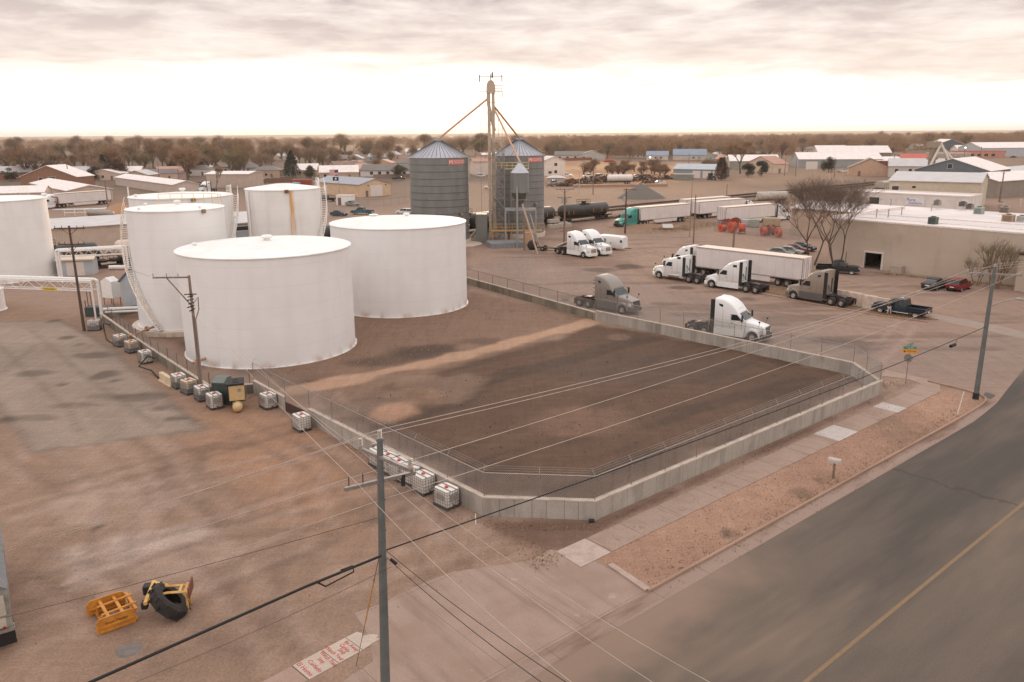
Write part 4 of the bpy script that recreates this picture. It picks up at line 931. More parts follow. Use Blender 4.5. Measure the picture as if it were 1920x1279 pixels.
def auger(t, c, Rr, z, ang, l=3.2, dzz=-2.8):
    a = cam_dir(c)+R(ang); p = Vector((math.cos(a)*(Rr+.1), math.sin(a)*(Rr+.1), z)); d = Vector((math.sin(-a)*.9*-1, math.cos(a)*.9, 0))
    b = MB().cyl(p, p+Vector((math.cos(a)*.3,math.sin(a)*.3,0)), .25, n=8); q = p+Vector((math.cos(a)*.4,math.sin(a)*.4,0)); b.cyl(q, q+d*l*.55+Vector((0,0,dzz)), .25, n=10); b.build('side_spout', GALV, t)
auger(s1, c1_, r1_, h1_*.30+1, 42); auger(s2, c2_, r2_, h2_*.42, 38, 2.4, -2.8)
# hopper bin
pb = gp(975,462); hbz = lambda py: topz(pb, 975, py)
s3 = thing('hopper_bin', 'small hopper bin on steel legs in front of the right grain silo', 'hopper bin', pb)
rb = (at_y(992,330,pb.y)-at_y(958,330,pb.y)).length/2; ze, za, zh, zl = hbz(324), hbz(306), hbz(361), hbz(391)
MB().lathe([(rb,zh),(rb,ze)], 32).build('shell', SILO, s3, sharp=False)
MB().lathe([(rb+.06,ze-.03),(rb+.06,ze+.02),(.3,za),(.3,za+.4),(.02,za+.4)], 24).build('roof', SILOR, s3)
MB().lathe([(rb,zh),(.35,zh-rb*1.45),(.35,zh-rb*1.6)], 24).build('hopper_cone', mat('dark_galvanised', srgb(96,94,90), rough=.5, metal=.4), s3)
b = MB()
for k in range(6):
    a = 2*math.pi*k/6+.3; b.cyl((math.cos(a)*rb*1.02, math.sin(a)*rb*1.02, zl), (math.cos(a)*rb*1.02, math.sin(a)*rb*1.02, ze-.2), .07, n=5)
for k in range(6):
    a = 2*math.pi*k/6+.3; a2 = a+math.pi/3
    for z in (zh-1.2, zl): b.cyl((math.cos(a)*rb, math.sin(a)*rb, z), (math.cos(a2)*rb, math.sin(a2)*rb, z), .06, n=4)
b.build('support_frame', GALV, s3)
b = MB(); b.bx(-rb*1.6,rb*1.75,-rb*1.2,rb*1.2,zl-.25,zl)
for x in (-rb*1.6, rb*1.75):
    for y in (-rb*1.2, rb*1.2): b.cyl((x,y,0),(x,y,zl), .14, n=6)
b.cyl((-.5,-rb*1.2,0),(-.5,-rb*1.2,hbz(348)), .17, n=8); b.build('platform_frame', mat('light_galvanised', srgb(158,156,154), rough=.45, metal=.4), s3)
b = MB(); b.cyl((rb*1.1,-rb*1.3,zl-.8),(rb*2.2,-rb*2.3,.2), .14, n=6); b.build('loading_spout', GALV, s3)
# bucket elevator and lattice tower
pt = gp(924,452); tz = lambda py: topz(pt, 922, py)
s4 = thing('bucket_elevator', 'tall bucket elevator with twin trunks, rounded head and antenna arms between the grain silos', 'grain elevator', pt)
TAN = mat('warm_galvanised', srgb(182,164,146), rough=.5, metal=.15); ztop = tz(172)
b = MB(); w2 = (at_y(929,300,pt.y)-at_y(916,300,pt.y)).length/2
for x in (-w2*.62, w2*.62): b.bx(x-.27,x+.27,-.3,.3,.8,ztop)
for k in range(14):
    z = ztop*k/14+2; b.bx(-w2*.62-.38,-w2*.62+.38,-.38,.38,z,z+.08); b.bx(w2*.62-.38,w2*.62+.38,-.38,.38,z,z+.08)
b.build('trunk', TAN, s4)
zh_ = tz(150); b = MB(); prof = [(-w2*1.25,ztop-.3),(w2*1.25,ztop-.3)]+[(w2*1.25*math.cos(a), ztop+(zh_-ztop)*(.35+.65*math.sin(a))) for a in [i*math.pi/8 for i in range(9)]]
b.prism(prof, -.55, .55); b.build('head', TAN, s4)
b = MB(); b.prism([(-w2*1.2,ztop-.3),(-w2*.3,ztop-.3),(-w2*.8,ztop-3.4),(-w2*1.3,ztop-1.4)], -.4,.4); b.cyl((-w2*.8,0,ztop-2),(w2*.9,0,ztop-7), .3, n=8); b.build('distributor', TAN, s4)
b = MB(); za_ = tz(144); ar_ = (at_y(942,150,pt.y)-at_y(900,150,pt.y)).length/2
b.tube([(-ar_,0,za_),(ar_,0,za_)], .06, n=4)
for x in (-ar_, ar_): b.cyl((x,0,za_-.9),(x,0,za_+.35), .1, n=5)
b.cyl((0,0,zh_),(0,0,tz(139)), .1, n=5); b.cyl((.3,0,za_-.2),(.3,0,za_+.8), .16, n=6)
b.build('antenna', mat('antenna_dark', srgb(84,76,70), rough=.6), s4)
b = MB(); zp = tz(171); b.box((ar_*.6,0,zp),(ar_*.85,.9,.12)); b.box((-ar_*.7,0,zp),(ar_*.6,.6,.08)); b.cyl((ar_,0,zp-1.1),(ar_,0,zp), .08, n=5); b.build('head_platform', mat('brown_steel', srgb(140,104,84), rough=.6, metal=.3), s4)
b = MB(); railing(b, [(ar_*.2,-.5,zp),(ar_,-.5,zp),(ar_,.5,zp),(ar_*.2,.5,zp)], 1.0,.03); 
for k in range(60): b.bx(w2*1.25,w2*1.25+.5,-.04,.04,1.5+k*.42,1.54+k*.42)
b.cyl((w2*1.25+.5,0,1),(w2*1.25+.5,0,zp), .04, n=4); b.build('ladder', GALV, s4)
def L4(v): return Vector(v)-pt
OR = mat('spout_steel', srgb(196,152,126), rough=.45, metal=.2)
head_ = Vector((-w2*.9,0,ztop-1.2))
for (a_, b_, r_, mm) in ((head_, L4((c1_.x,c1_.y,h1_+k1_+.3)), .18, OR), (Vector((w2*.9,0,tz(200))), L4((c2_.x,c2_.y,h2_+k2_+.3)), .18, OR), (Vector((w2*.9,0,tz(205))), L4((pb.x,pb.y,za+.3)), .17, OR)):
    MB().cyl(a_, b_, r_, n=8).build('spout', mm, s4)
for (x_, y_) in ((-ar_,0),(ar_,0)):
    wire('guy_cable', [pt+Vector((x_,0,zp)), pt+Vector((x_,.0,1.0 if x_<0 else 8))], .03, GALV, 'thin vertical cable hanging %s the elevator trunks' % ('left of' if x_ < 0 else 'right of'), 'cable')
s5 = thing('lattice_tower', 'galvanised lattice support tower wrapped round the elevator trunks', 'tower', pt)
b = MB(); tw = (at_y(944,360,pt.y)-at_y(922,360,pt.y)).length; zt_ = tz(268); x0 = .1; nb = 9
cs = [(x0,-1.0),(x0+tw,-1.0),(x0+tw,-1.0+tw),(x0,-1.0+tw)]
for (x,y) in cs: b.cyl((x,y,0),(x,y,zt_), .09, n=5)
for k in range(nb):
    z0_, z1_ = zt_*k/nb, zt_*(k+1)/nb
    for i in range(4):
        p, q = cs[i], cs[(i+1)%4]; b.cyl((*p,z1_),(*q,z1_), .055, n=4)
        b.cyl((*p,z0_),(*q,z1_), .045, n=4); b.cyl((*q,z0_),(*p,z1_), .045, n=4)
b.build('lattice_frame', GALV, s5)
b = MB(); zc = tz(295); b.bx(x0-6.5,x0,-.6,.6,zc-.2,zc-.12); railing(b, [(x0-6.5+i*1.1,-.6,zc-.12) for i in range(7)], 1.0,.035); railing(b, [(x0-6.5+i*1.1,.6,zc-.12) for i in range(7)], 1.0,.035); b.cyl((x0-6.5,0,zc),(x0-.5,0,zc+4.5), .05, n=4); b.build('catwalk', mat('dull_rail', srgb(160,140,118), rough=.6), s5)
b = MB(); zc = tz(316); b.bx(x0+tw,x0+tw+4.6,-1,.2,zc-.12,zc-.05); railing(b, [(x0+tw-1.5+i*1.0,-1,zc) for i in range(7)], 1.1,.05); b.build('yellow_walkway', YRAIL, s5)
b = MB(); zc = tz(429); b.bx(x0-.3,x0+tw+7,-3,-1.6,zc-.2,zc-.02); railing(b, [(x0-.3+i*1.0,-3,zc) for i in range(11)], 1.2,.05)
for x in (x0,x0+3.5,x0+7): b.cyl((x,-2.9,0),(x,-2.9,zc), .1, n=5)
b.build('yellow_walkway', mat('safety_yellow', srgb(190,148,84), rough=.6), s5)
b = MB(); b.cyl((x0+.5,-1.2,tz(372)),(x0+tw+.8,-1.6,tz(402)), .16, n=7); b.cyl((x0+tw+.8,-1.6,tz(402)),(x0+tw+.8,-1.6,0), .22, n=8); b.build('transfer_pipe', mat('grey_pipe', srgb(110,110,110), rough=.5, metal=.4), s5)
b = MB(); b.cbox(x0+2.6,x0+5.0,-4.2,-2.9,0,2.2,.06); o = b.build('utility_shed', mat('buff_panel', srgb(196,160,130), rough=.7)); o.location = pt+Vector((3.2,-.6,0)); tag(o, 'small buff control cabinet at the foot of the hopper bin', 'cabinet')
b = MB(); b.cbox(-2.6,-.4,-1.4,1.0,0,5.2,.05); b.bx(-2.4,-1.2,-1.45,-1.4,.6,3); o = b.build('dump_pit_housing', SILO); o.location = pt+Vector((-.6,.3,0)); tag(o, 'grey steel housing at the foot of the elevator tower', 'housing')
b = MB(); q = gp(884,446); z_ = 0; b.cyl((0,0,.2),(4.6,2.0,5.6), .28, n=8); b.lathe([(.4,5.2),(.8,5.6),(.5,6.4)], 8, (4.6,2.0,0)); o = b.build('grain_auger', GALV); o.location = q; tag(o, 'sloping auger tube between the left silo and the tower foot', 'auger')
b = MB(); b.cbox(-3.2,3.2,-2.2,2.2,0,.9,.05); o = b.build('concrete_pit', mat('bluish_concrete', srgb(128,128,130), rough=.8)); o.location = gp(948,462); o.rotation_euler=(0,0,.25); tag(o, 'low grey receiving pit wall in front of the tower', 'pit')
b = MB(); b.disc((0,0,.12),4.2,24); b.lathe([(4.2,0),(4.2,.12)],24); o = b.build('concrete_footing', mat('pale_foundation2', srgb(196,176,162), rough=.8)); o.location = gp(862,458); tag(o, 'pale round concrete footing beside the left silo', 'footing')
for i,(a,bb_) in enumerate(((-.9,0),(.3,.2),(1.2,-.2))):
    pass
p_ = gp(985,470); wood_pole(983,470,392,'short wooden pole in front of the hopper bin', arms=(), r=.16)
b = MB().cyl((0,0,0),(-2.6,1.0,8.4),.16,n=7); o = b.build('leaning_pole', mat('pale_pole', srgb(186,160,142), rough=.7)); o.location = gp(1008,476); tag(o, 'pale leaning pole right of the hopper bin legs', 'pole')
b = MB(); b.sphere((0,0,.8),.9,10,6); o = b.build('dark_bundle', mat('dark_brown', srgb(52,40,38), rough=.9)); o.location = gp(998,468); tag(o, 'dark round bundle lying between the two poles by the hopper bin', 'bundle')

# ---------------------------------------------------------------- rail tank cars, tracks
BLK = mat('black_tank_car', srgb(34,32,32), rough=.45, col2=srgb(58,50,46), scale=1.2); BOG = mat('bogie_black', srgb(28,24,22), rough=.8); YEM = mat('reflector_yellow', srgb(190,140,70), rough=.6)
def tank_car(label, c, rz, l=15.5, r=1.45, m=None, grp='rail tank cars'):
    m = m or BLK; t = thing('tank_car', label, 'rail tank car', c, rz, grp)
    prof = [(.05,0),(.8,.12),(1.2,.35),(r,.8),(r,l-.8),(1.2,l-.35),(.8,l-.12),(.05,l)]
    b = MB(); o_ = len(b.v); b.lathe([(a, z) for a, z in prof], 28)
    b.v = [(z-l/2, x, y+r+1.15) for (x,y,z) in b.v]; b.build('tank_shell', m, t, sharp=50)
    b = MB(); b.bx(-l/2-.7,l/2+.7,-.35,.35,.75,1.15); b.bx(-l/2-.7,-l/2+1.6,-1.3,1.3,.95,1.2); b.bx(l/2-1.6,l/2+.7,-1.3,1.3,.95,1.2)
    for s in (-1,1):
        for y in (-1.3,1.3): b.cyl((s*(l/2+.6),y,1.1),(s*(l/2+.6),y,2.2), .03, n=4)
        b.cyl((s*(l/2+.6),-1.3,2.2),(s*(l/2+.6),1.3,2.2), .03, n=4); b.bx(s*(l/2+.7),s*(l/2+1.2),-.15,.15,.8,1.05)
    b.build('underframe', BOG, t)
    for s in (-1,1):
        b = MB(); cx = s*(l/2-1.6); b.bx(cx-1.2,cx+1.2,-1.05,-.85,.35,.8); b.bx(cx-1.2,cx+1.2,.85,1.05,.35,.8); bo = b.build('bogie', BOG, t)
        for dx in (-.9,.9):
            w_ = MB(); w_.cyl((cx+dx,-.82,.48),(cx+dx,-.68,.48), .46, n=16); w_.cyl((cx+dx,.68,.48),(cx+dx,.82,.48), .46, n=16); w_.cyl((cx+dx,-.7,.48),(cx+dx,.7,.48), .1, n=6); w_.build('wheelset', mat('rail_wheel', srgb(84,62,50), rough=.6), bo)
    b = MB(); zt = 2*r+1.15; b.cyl((0,0,zt-.1),(0,0,zt+.55), .5, n=12); b.bx(-1.6,1.6,-.75,.75,zt-.02,zt+.05); railing(b, [(-1.6,-.75,zt),(1.6,-.75,zt),(1.6,.75,zt),(-1.6,.75,zt),(-1.6,-.75,zt)], .9,.03); b.build('manway_platform', BOG, t)
    b = MB()
    for x in (-.25,.25): b.cyl((x,-r-.1,1.0),(x,-r*.6,zt-.2), .03, n=4)
    for k in range(7): b.bx(-.25,.25,-r-.08+k*.06,-r-.04+k*.06,1.2+k*.38,1.24+k*.38)
    b.build('side_ladder', BOG, t)
    b = MB()
    for x in (-l*.4,-l*.3,l*.12,l*.3,l*.42): b.bx(x-.05,x+.05,-r-.03,-r+.02,1.9,2.8)
    b.build('reflective_marks', YEM, t)
    return t
ra, rb2 = gp(1040,416), gp(1128,405); rdir = (rb2-ra).normalized(); rang = math.atan2(rdir.y, rdir.x)
RD = Vector((math.cos(rang), math.sin(rang), 0)); RN = Vector((-RD.y, RD.x, 0))
# the rail line runs from far right to behind the tanks
r_far = gp(1900,322); r_near = gp(1140,397)
RD = (r_far-r_near).normalized(); RN = Vector((-RD.y, RD.x, 0)); rang = math.atan2(RD.y, RD.x)
# ---------------------------------------------------------------- rails
RAILM = mat('rail_steel', srgb(96,74,62), rough=.5, metal=.5); BAL = posmat('ballast', srgb(104,84,74), [(3,(1,1,1),0,.4,.7,srgb(128,104,92),.7),(.3,(3,1,1),A40,.45,.7,srgb(88,70,62),.7)])
TIE = mat('tie_wood', srgb(62,48,42), rough=.9)
def track(name, p, s0, s1, label):
    p = Vector((p[0],p[1],0)); a, b_ = p+RD*s0, p+RD*s1
    sheet('railway_ballast', [a-RN*2.0, b_-RN*2.0, b_+RN*2.0, a+RN*2.0], .012, BAL)
    t = thing(name, label, 'railway track', p, rang)
    b = MB()
    for y in (-.72,.72): b.bx(s0,s1,y-.05,y+.05,.14,.30)
    b.build('rail', RAILM, t)
    b = MB(); s = s0
    while s < s1: b.bx(s,s+.25,-1.3,1.3,.01,.15); s += 1.2
    b.build('ties', TIE, t)
SID = Vector((15.5, 187.0, 0))
track('railway_track', SID+RN*4.6, -190, -45, 'second railway siding behind the left tanks')
track('railway_track', SID, -90, 60, 'railway siding under the row of tank cars')
track('railway_track', (93.4,270.8,0), -210, 420, 'main railway track crossing behind the silos and the trailers')
track('railway_track', Vector((93.4,270.8,0))+RN*6, -230, 420, 'farther railway track running parallel behind the main one')
e_ = gp(1134,408); s_e = (e_-SID).dot(RD)
pitch = 17.6
def at_s(s): return SID+RD*s
carL = {0:'black tank car at the right end of the row beside the right grain silo',1:'black tank car second in the row, half hidden by the right grain silo',2:'black tank car seen between the two grain silos',3:'black tank car hidden mostly behind the left grain silo',4:'black tank car peeking out between the rusted tank and the wide tank'}
tc0 = tank_car(carL[0], at_s(s_e-8.9), rang)
for k in range(1,5): dup(tc0, carL[k], at_s(s_e-8.9-pitch*k), rang)
# the two at left behind the pipe bridge
lx = gp(190,497); dd = (at_s(0)-lx)
sB = None
LOFF = RN*4.6
for s in np.arange(-150,0,.25):
    q = at_s(s)+LOFF; rr_ = q.x/q.y
    if rr_ > ray(192,480).x/ray(192,480).y: sB = s; break
dup(tc0, 'black tank car at far left behind the white pipe bridge', at_s(sB-8.2)+LOFF, rang)
WTC = mat('cream_tank_car', srgb(214,196,182), rough=.5, col2=srgb(190,168,152), scale=.8)
wtc = dup(tc0, 'cream white tank car next to the black one at left', at_s(sB+9.4)+LOFF, rang); swapmat(wtc, {'black_tank_car': WTC})
b_ = text_on('NATX', .8, mat('stencil_dark', srgb(96,80,70)), wtc, (-5.2,-1.47,2.9), (R(90),0,0), 'stencil')

# ---------------------------------------------------------------- semi tractors
TRUCKW = mat('truck_white', (.78,.765,.75), rough=.3, var=.04, scale=1.2); TRUCKG = mat('truck_grey', srgb(138,128,120), rough=.35, var=.06); TRUCKD = mat('truck_dark_grey', srgb(92,88,86), rough=.45, var=.08); TEAL = mat('truck_teal', srgb(66,148,136), rough=.35, var=.06)
GLS = glass_mat('vehicle_glass'); TYR = mat('tyre_rubber', srgb(34,31,30), rough=.9, col2=srgb(58,50,46), scale=3); RIM = mat('wheel_rim', srgb(188,182,178), rough=.35, metal=.5); FRM = mat('chassis_dark', srgb(38,34,33), rough=.8, col2=srgb(60,50,45), scale=2)
CHR = mat('chrome_trim', srgb(190,186,182), rough=.22, metal=.8); LGT = mat('headlight', srgb(206,200,190), rough=.15, spec=.8); REDL = mat('tail_light', srgb(150,34,34), rough=.3); BLKP = mat('black_plastic', srgb(30,29,29), rough=.6)
def wheel(t, x, y, r=.51, w=.28, rim=.27, out=1, rimmat=None, hub=True):
    # y: outer face
    yi = y-out*w; b = MB()
    prof = [(rim,0),(r*.86,0),(r*.97,w*.12),(r,w*.3),(r,w*.7),(r*.97,w*.88),(r*.86,w),(rim,w)]
    b.lathe(prof, 20); b.v = [(x+vx, yi+out*vz, r+vy) for (vx,vy,vz) in b.v]
    o = b.build('wheel', TYR, t, sharp=60)
    b = MB(); prof = [(rim+.01,w*.93),(rim*.9,w*.8),(rim*.45,w*.78),(rim*.36,w*1.02),(.01,w*1.05)]; b.lathe(prof, 14); b.v = [(x+vx, yi+out*vz, r+vy) for (vx,vy,vz) in b.v]
    b.build('rim', rimmat or RIM, o)
    return o
def tractor(name, label, body, lower=None, style='cascadia', skirts=True, extend=True, rims=None, group='semi trucks parked in the yard'):
    t = thing(name, label, 'semi truck', (0,0,0), 0, group)
    H0 = .48; ms = [body, lower or body]
    if style == 'kenworth': hood = [(4.15,.72,.70,.5,1.35,.12),(4.05,.85,.78,.5,1.75,.15),(3.0,.90,.82,.55,1.92,.2),(2.2,1.05,.92,.5,2.08,.22)]
    elif style == 'volvo': hood = [(4.05,.85,.8,.45,1.15,.15),(3.9,.92,.85,.45,1.45,.2),(3.0,.92,.88,.5,1.78,.22),(2.2,1.08,.98,.5,2.0,.22)]
    else: hood = [(4.12,.82,.78,.5,1.25,.12),(4.0,.92,.84,.45,1.55,.16),(3.0,.92,.86,.5,1.8,.2),(2.2,1.08,.98,.5,1.98,.2)]
    MB().loft([rsec(*q) for q in hood]).build('hood', body, t, sharp=50)
    if style == 'volvo': top = [(2.15,2.0,.08),(1.45,2.72,.16),(1.3,2.95,.25),(.7,3.45,.28),(0,3.78,.26),(-.45,3.86,.22),(-.95,3.88,.2)]
    elif style == 'midroof': top = [(2.15,2.0,.08),(1.45,2.72,.16),(1.3,2.9,.25),(.9,3.15,.28),(.3,3.3,.26),(-.3,3.5,.22),(-.95,3.55,.2)]
    else: top = [(2.15,2.0,.08),(1.5,2.7,.14),(1.36,2.95,.25),(1.0,3.4,.30),(.45,3.78,.28),(-.2,3.98,.24),(-.95,4.0,.2)]
    MB().loft([rsec(x, 1.21, 1.21 if i else 1.12, H0, z, r, 3) for i, (x,z,r) in enumerate(top)]).build('cab', body, t, sharp=50)
    # windscreen on the slope
    (xa,za,_),(xb,zb,_) = top[0], top[1]; nrm = Vector((zb-za,0,xa-xb)).normalized()*.02
    vs = []; n = 6
    for i in range(n+1):
        y = -1.05+2.1*i/n; bow = .10*(1-(y/1.05)**2); 
        p0 = Vector((xa-.03,y,za+.05))+nrm*(1+bow*2); p1 = Vector((xb+.02,y*.9,zb-.04))+nrm*(1+bow*2); vs += [p0,p1]
    MB().add(vs, [(2*i,2*i+2,2*i+3,2*i+1) for i in range(n)], smooth=True).build('windshield', GLS, t)
    b = MB(); b.bx(xb-.1,xb+.02,-1.0,1.0,zb+.0,zb+.07); b.build('visor', BLKP if style != 'cascadia' else body, t)
    for s in (-1,1):
        b = MB(); b.prism([(1.80,2.0),(1.72,2.16),(1.36,2.56),(.78,2.56),(.78,1.96)], s*1.20, s*1.225); b.build('side_window', GLS, t)
        b = MB(); 
        if style in ('cascadia',): b.prism([(-.15,3.15),(-.1,3.42),(-.55,3.5),(-.5,3.3)][::1], s*1.2, s*1.22)
        else: b.prism([(-.05,3.1),(-.05,3.4),(-.6,3.4),(-.6,3.1)], s*1.2, s*1.22)
        b.build('sleeper_window', GLS, t)
        b = MB()
        for (x0_,x1_,z0_,z1_) in ((.70,.715,.75,2.6),(1.86,1.875,.8,1.95),(-.1,-.085,.7,2.9),(.7,-.9,1.25,1.262)): b.bx(x0_,x1_,s*1.2,s*1.216,z0_,z1_)
        b.bx(.82,.95,s*1.2,s*1.235,1.66,1.72); b.build('panel_gap', FRM, t)
        b = MB(); b.bx(1.9,2.02,s*1.28,s*1.5,1.95,2.65); b.cyl((1.85,s*1.15,2.6),(1.95,s*1.4,2.6),.025,n=4); b.build('mirror', BLKP, t); b = MB(); b.cyl((3.5,s*.95,1.6),(3.6,s*1.12,2.0),.02,n=4); b.sphere((3.6,s*1.14,2.08),.1,8,6); b.build('hood_mirror', BLKP, t)
        # front fender over the wheel
        b = MB(); secs = []
        for i in range(9):
            a = math.pi*(-.02+1.06*i/8); cx, cz = 2.95+math.cos(a)*.66, .52+math.sin(a)*.62
            ox, oz = 2.95+math.cos(a)*.75, .52+math.sin(a)*(.78 if style != 'kenworth' else .82)
            secs.append([(cx,s*.6,cz),(cx,s*1.22,cz),(ox,s*1.2,oz),(ox,s*.6,oz+.1)])
        b.loft(secs); b.build('fender', body, t)
        b = MB(); b.loft([[(3.72,s*.72,1.0),(3.72,s*1.12,1.0),(3.72,s*1.1,1.28),(3.72,s*.72,1.32)],[(4.02,s*.68,.98),(4.02,s*1.0,.98),(3.98,s*.98,1.22),(4.0,s*.7,1.28)]], smooth=False); b.build('headlight', LGT, t)
        wheel(t, 2.95, s*1.2, out=s, rimmat=rims)
        for x in (-2.0,-3.32): wheel(t, x, s*1.24, out=s, w=.58, rimmat=rims)
        b = MB(); b.bx(-4.05,-4.03,s*.65,s*1.22,.25,.95); b.build('mud_flap', BLKP, t)
        if skirts: b = MB(); b.cbox(-.95,2.12,s*1.16,s*1.235,.36,1.02,.02); b.build('side_skirt', lower or body, t)
        else:
            b = MB(); b.cyl((1.3,s*.95,.72),(-.5,s*.95,.72),.33,n=14); b.build('fuel_tank', CHR, t)
            b = MB(); b.bx(1.3,2.1,s*.9,s*1.18,.4,.48); b.bx(1.3,2.1,s*.9,s*1.18,.75,.8); b.build('step', CHR, t)
        if lower: b = MB(); b.bx(-.93,2.12,s*1.205,s*1.222,.5,1.2); b.build('lower_panel', lower, t)
        if extend: b = MB(); b.bx(-1.4,-.95,s*1.17,s*1.21,.75,3.85 if style != 'midroof' else 3.4); b.build('side_extender', BLKP, t)
    gm = CHR if style == 'kenworth' else mat('grille_dark', srgb(46,44,44), rough=.4)
    xg = hood[0][0]
    b = MB(); b.bx(xg-.05,xg+.03,-.55,.55,.85,1.5 if style != 'volvo' else 1.2); g_ = b.build('grille', gm, t)
    b = MB(); 
    for k in range(5): b.bx(xg+.03,xg+.05,-.5,.5,.9+k*.12,.93+k*.12)
    b.build('grille_bars', CHR, g_)
    if style == 'volvo':
        b = MB(); b.box((xg+.06,0,1.0),(.02,1.2,.07),mat3=Matrix.Rotation(.55,3,'X')); b.build('grille_band', CHR, g_)
    b = MB(); b.loft([rsec(3.75,1.1,1.08,.38,.8,.06),rsec(4.1,1.05,1.02,.34,.82,.06),rsec(4.28,.8,.78,.38,.78,.06)]); b.build('bumper', body if style in ('kenworth','cascadia_w') else (lower or (BLKP if style == 'cascadia' else body)), t)
    b = MB()
    for s in (-1,1): b.bx(-4.1,3.2,s*.43-.05,s*.43+.05,.78,1.04)
    for x in (-4.0,-3.0,-1.6,-.8): b.bx(x-.06,x+.06,-.42,.42,.8,1.0)
    b.cyl((-2.0,-.7,.51),(-2.0,.7,.51),.09,n=6); b.cyl((-3.32,-.7,.51),(-3.32,.7,.51),.09,n=6); b.sphere((-2.0,0,.55),.28,8,6); b.sphere((-3.32,0,.55),.28,8,6)
    b.bx(-1.9,-1.0,-.6,.6,1.04,1.08); b.bx(2.0,3.6,-.5,.5,.45,1.2); b.build('frame', FRM, t)
    b = MB(); b.prism([(-2.2,1.1),(-2.3,1.2),(-2.9,1.2),(-3.35,1.08),(-3.3,1.04)], -.45,.45); b.build('fifth_wheel', mat('greasy_steel', srgb(70,60,54), rough=.5, metal=.4), t)
    b = MB(); b.bx(-.99,-.955,-.9,.9,1.1,3.3); b.build('sleeper_rear_panel', body, t)
    b = MB(); b.cyl((-1.02,-.5,1.3),(-1.02,-.5,3.0),.06,n=6); b.tube([(-1.05,.2,2.2),(-1.3,.15,1.6),(-1.7,.1,1.3),(-2.3,0,1.25)],.03,n=5); b.tube([(-1.05,.3,2.2),(-1.25,.3,1.4),(-1.05,.35,1.3)],.03,n=5)
    for z in (1.5,2.0,2.5,3.0,3.4): b.bx(-1.35,-1.0,-1.15,-1.05,z,z+.05)
    b.build('air_lines', FRM, t)
    b = MB()
    for k in range(5): b.bx(xb-.28,xb-.2,-.5+k*.25-.03,-.5+k*.25+.03,zb+.33,zb+.38)
    b.build('marker_lights', mat('amber_light', srgb(200,140,80)), t)
    b = MB(); 
    for s in (-1,1): b.bx(-4.08,-4.04,s*.5,s*.62,.82,.94)
    b.build('tail_light', REDL, t)
    return t
def place(t, fpx, rpx, side, xf, xr_, w):
    # wheel contact pixels of the near side; side = +1 if it is the vehicle's left
    A, B = gp(*fpx), gp(*rpx); h = (A-B).normalized(); n = Vector((-h.y,h.x,0))
    mid = (A+B)/2; o = mid-n*side*w-h*(xf+xr_)/2
    t.location = o; t.rotation_euler = (0,0,math.atan2(h.y,h.x)); return (A-B).length
T = {}
T['w1'] = tractor('semi_truck', 'white semi tractor with dark grille parked alone just behind the containment wall', TRUCKW, style='cascadia')
place(T['w1'], (1404,641), (1309,627), -1, 2.95, -2.9, 1.1)
T['g1'] = tractor('semi_truck', 'two tone grey semi tractor behind the wall, left of the white one', TRUCKG, TRUCKD, style='cascadia', extend=False)
place(T['g1'], (1160,588), (1100,577), -1, 2.95, -2.7, 1.1)
T['k1'] = tractor('semi_truck', 'white', TRUCKW, style='kenworth', extend=False)
T['k1']['label'] = 'left white semi tractor of the pair beside the small enclosed trailer'
place(T['k1'], (1093,484), (1050,477), -1, 2.95, -2.9, 1.1)
b = MB(); b.prism([(-4.4,1.0),(-4.4,1.1),(-1.0,2.5),(-1.0,2.35)], -.95, .95); b.build('sloping_ramp', WST, T['k1'])
T['k2'] = dup(T['k1'], 'right white semi tractor of the pair with a chrome bull bar'); place(T['k2'], (1121,480), (1078,473), -1, 2.95, -2.9, 1.1)
T['m1'] = tractor('semi_truck', 'white semi tractor facing left with chrome fuel tank, before the long trailer rig', TRUCKW, style='midroof', skirts=False)
place(T['m1'], (1235,522), (1302,532), 1, 2.95, -2.9, 1.1)
T['v1'] = tractor('semi_truck', 'white semi tractor with slanted grille band facing left beside the long trailer', TRUCKW, style='volvo')
place(T['v1'], (1337,540), (1407,550), 1, 2.95, -2.9, 1.1)
T['g2'] = tractor('semi_truck', 'beige grey semi tractor facing left behind the navy pickup', mat('truck_beige', srgb(150,136,124), rough=.4, var=.06), TRUCKD, style='cascadia')
place(T['g2'], (1491,562), (1566,575), 1, 2.95, -2.9, 1.1)
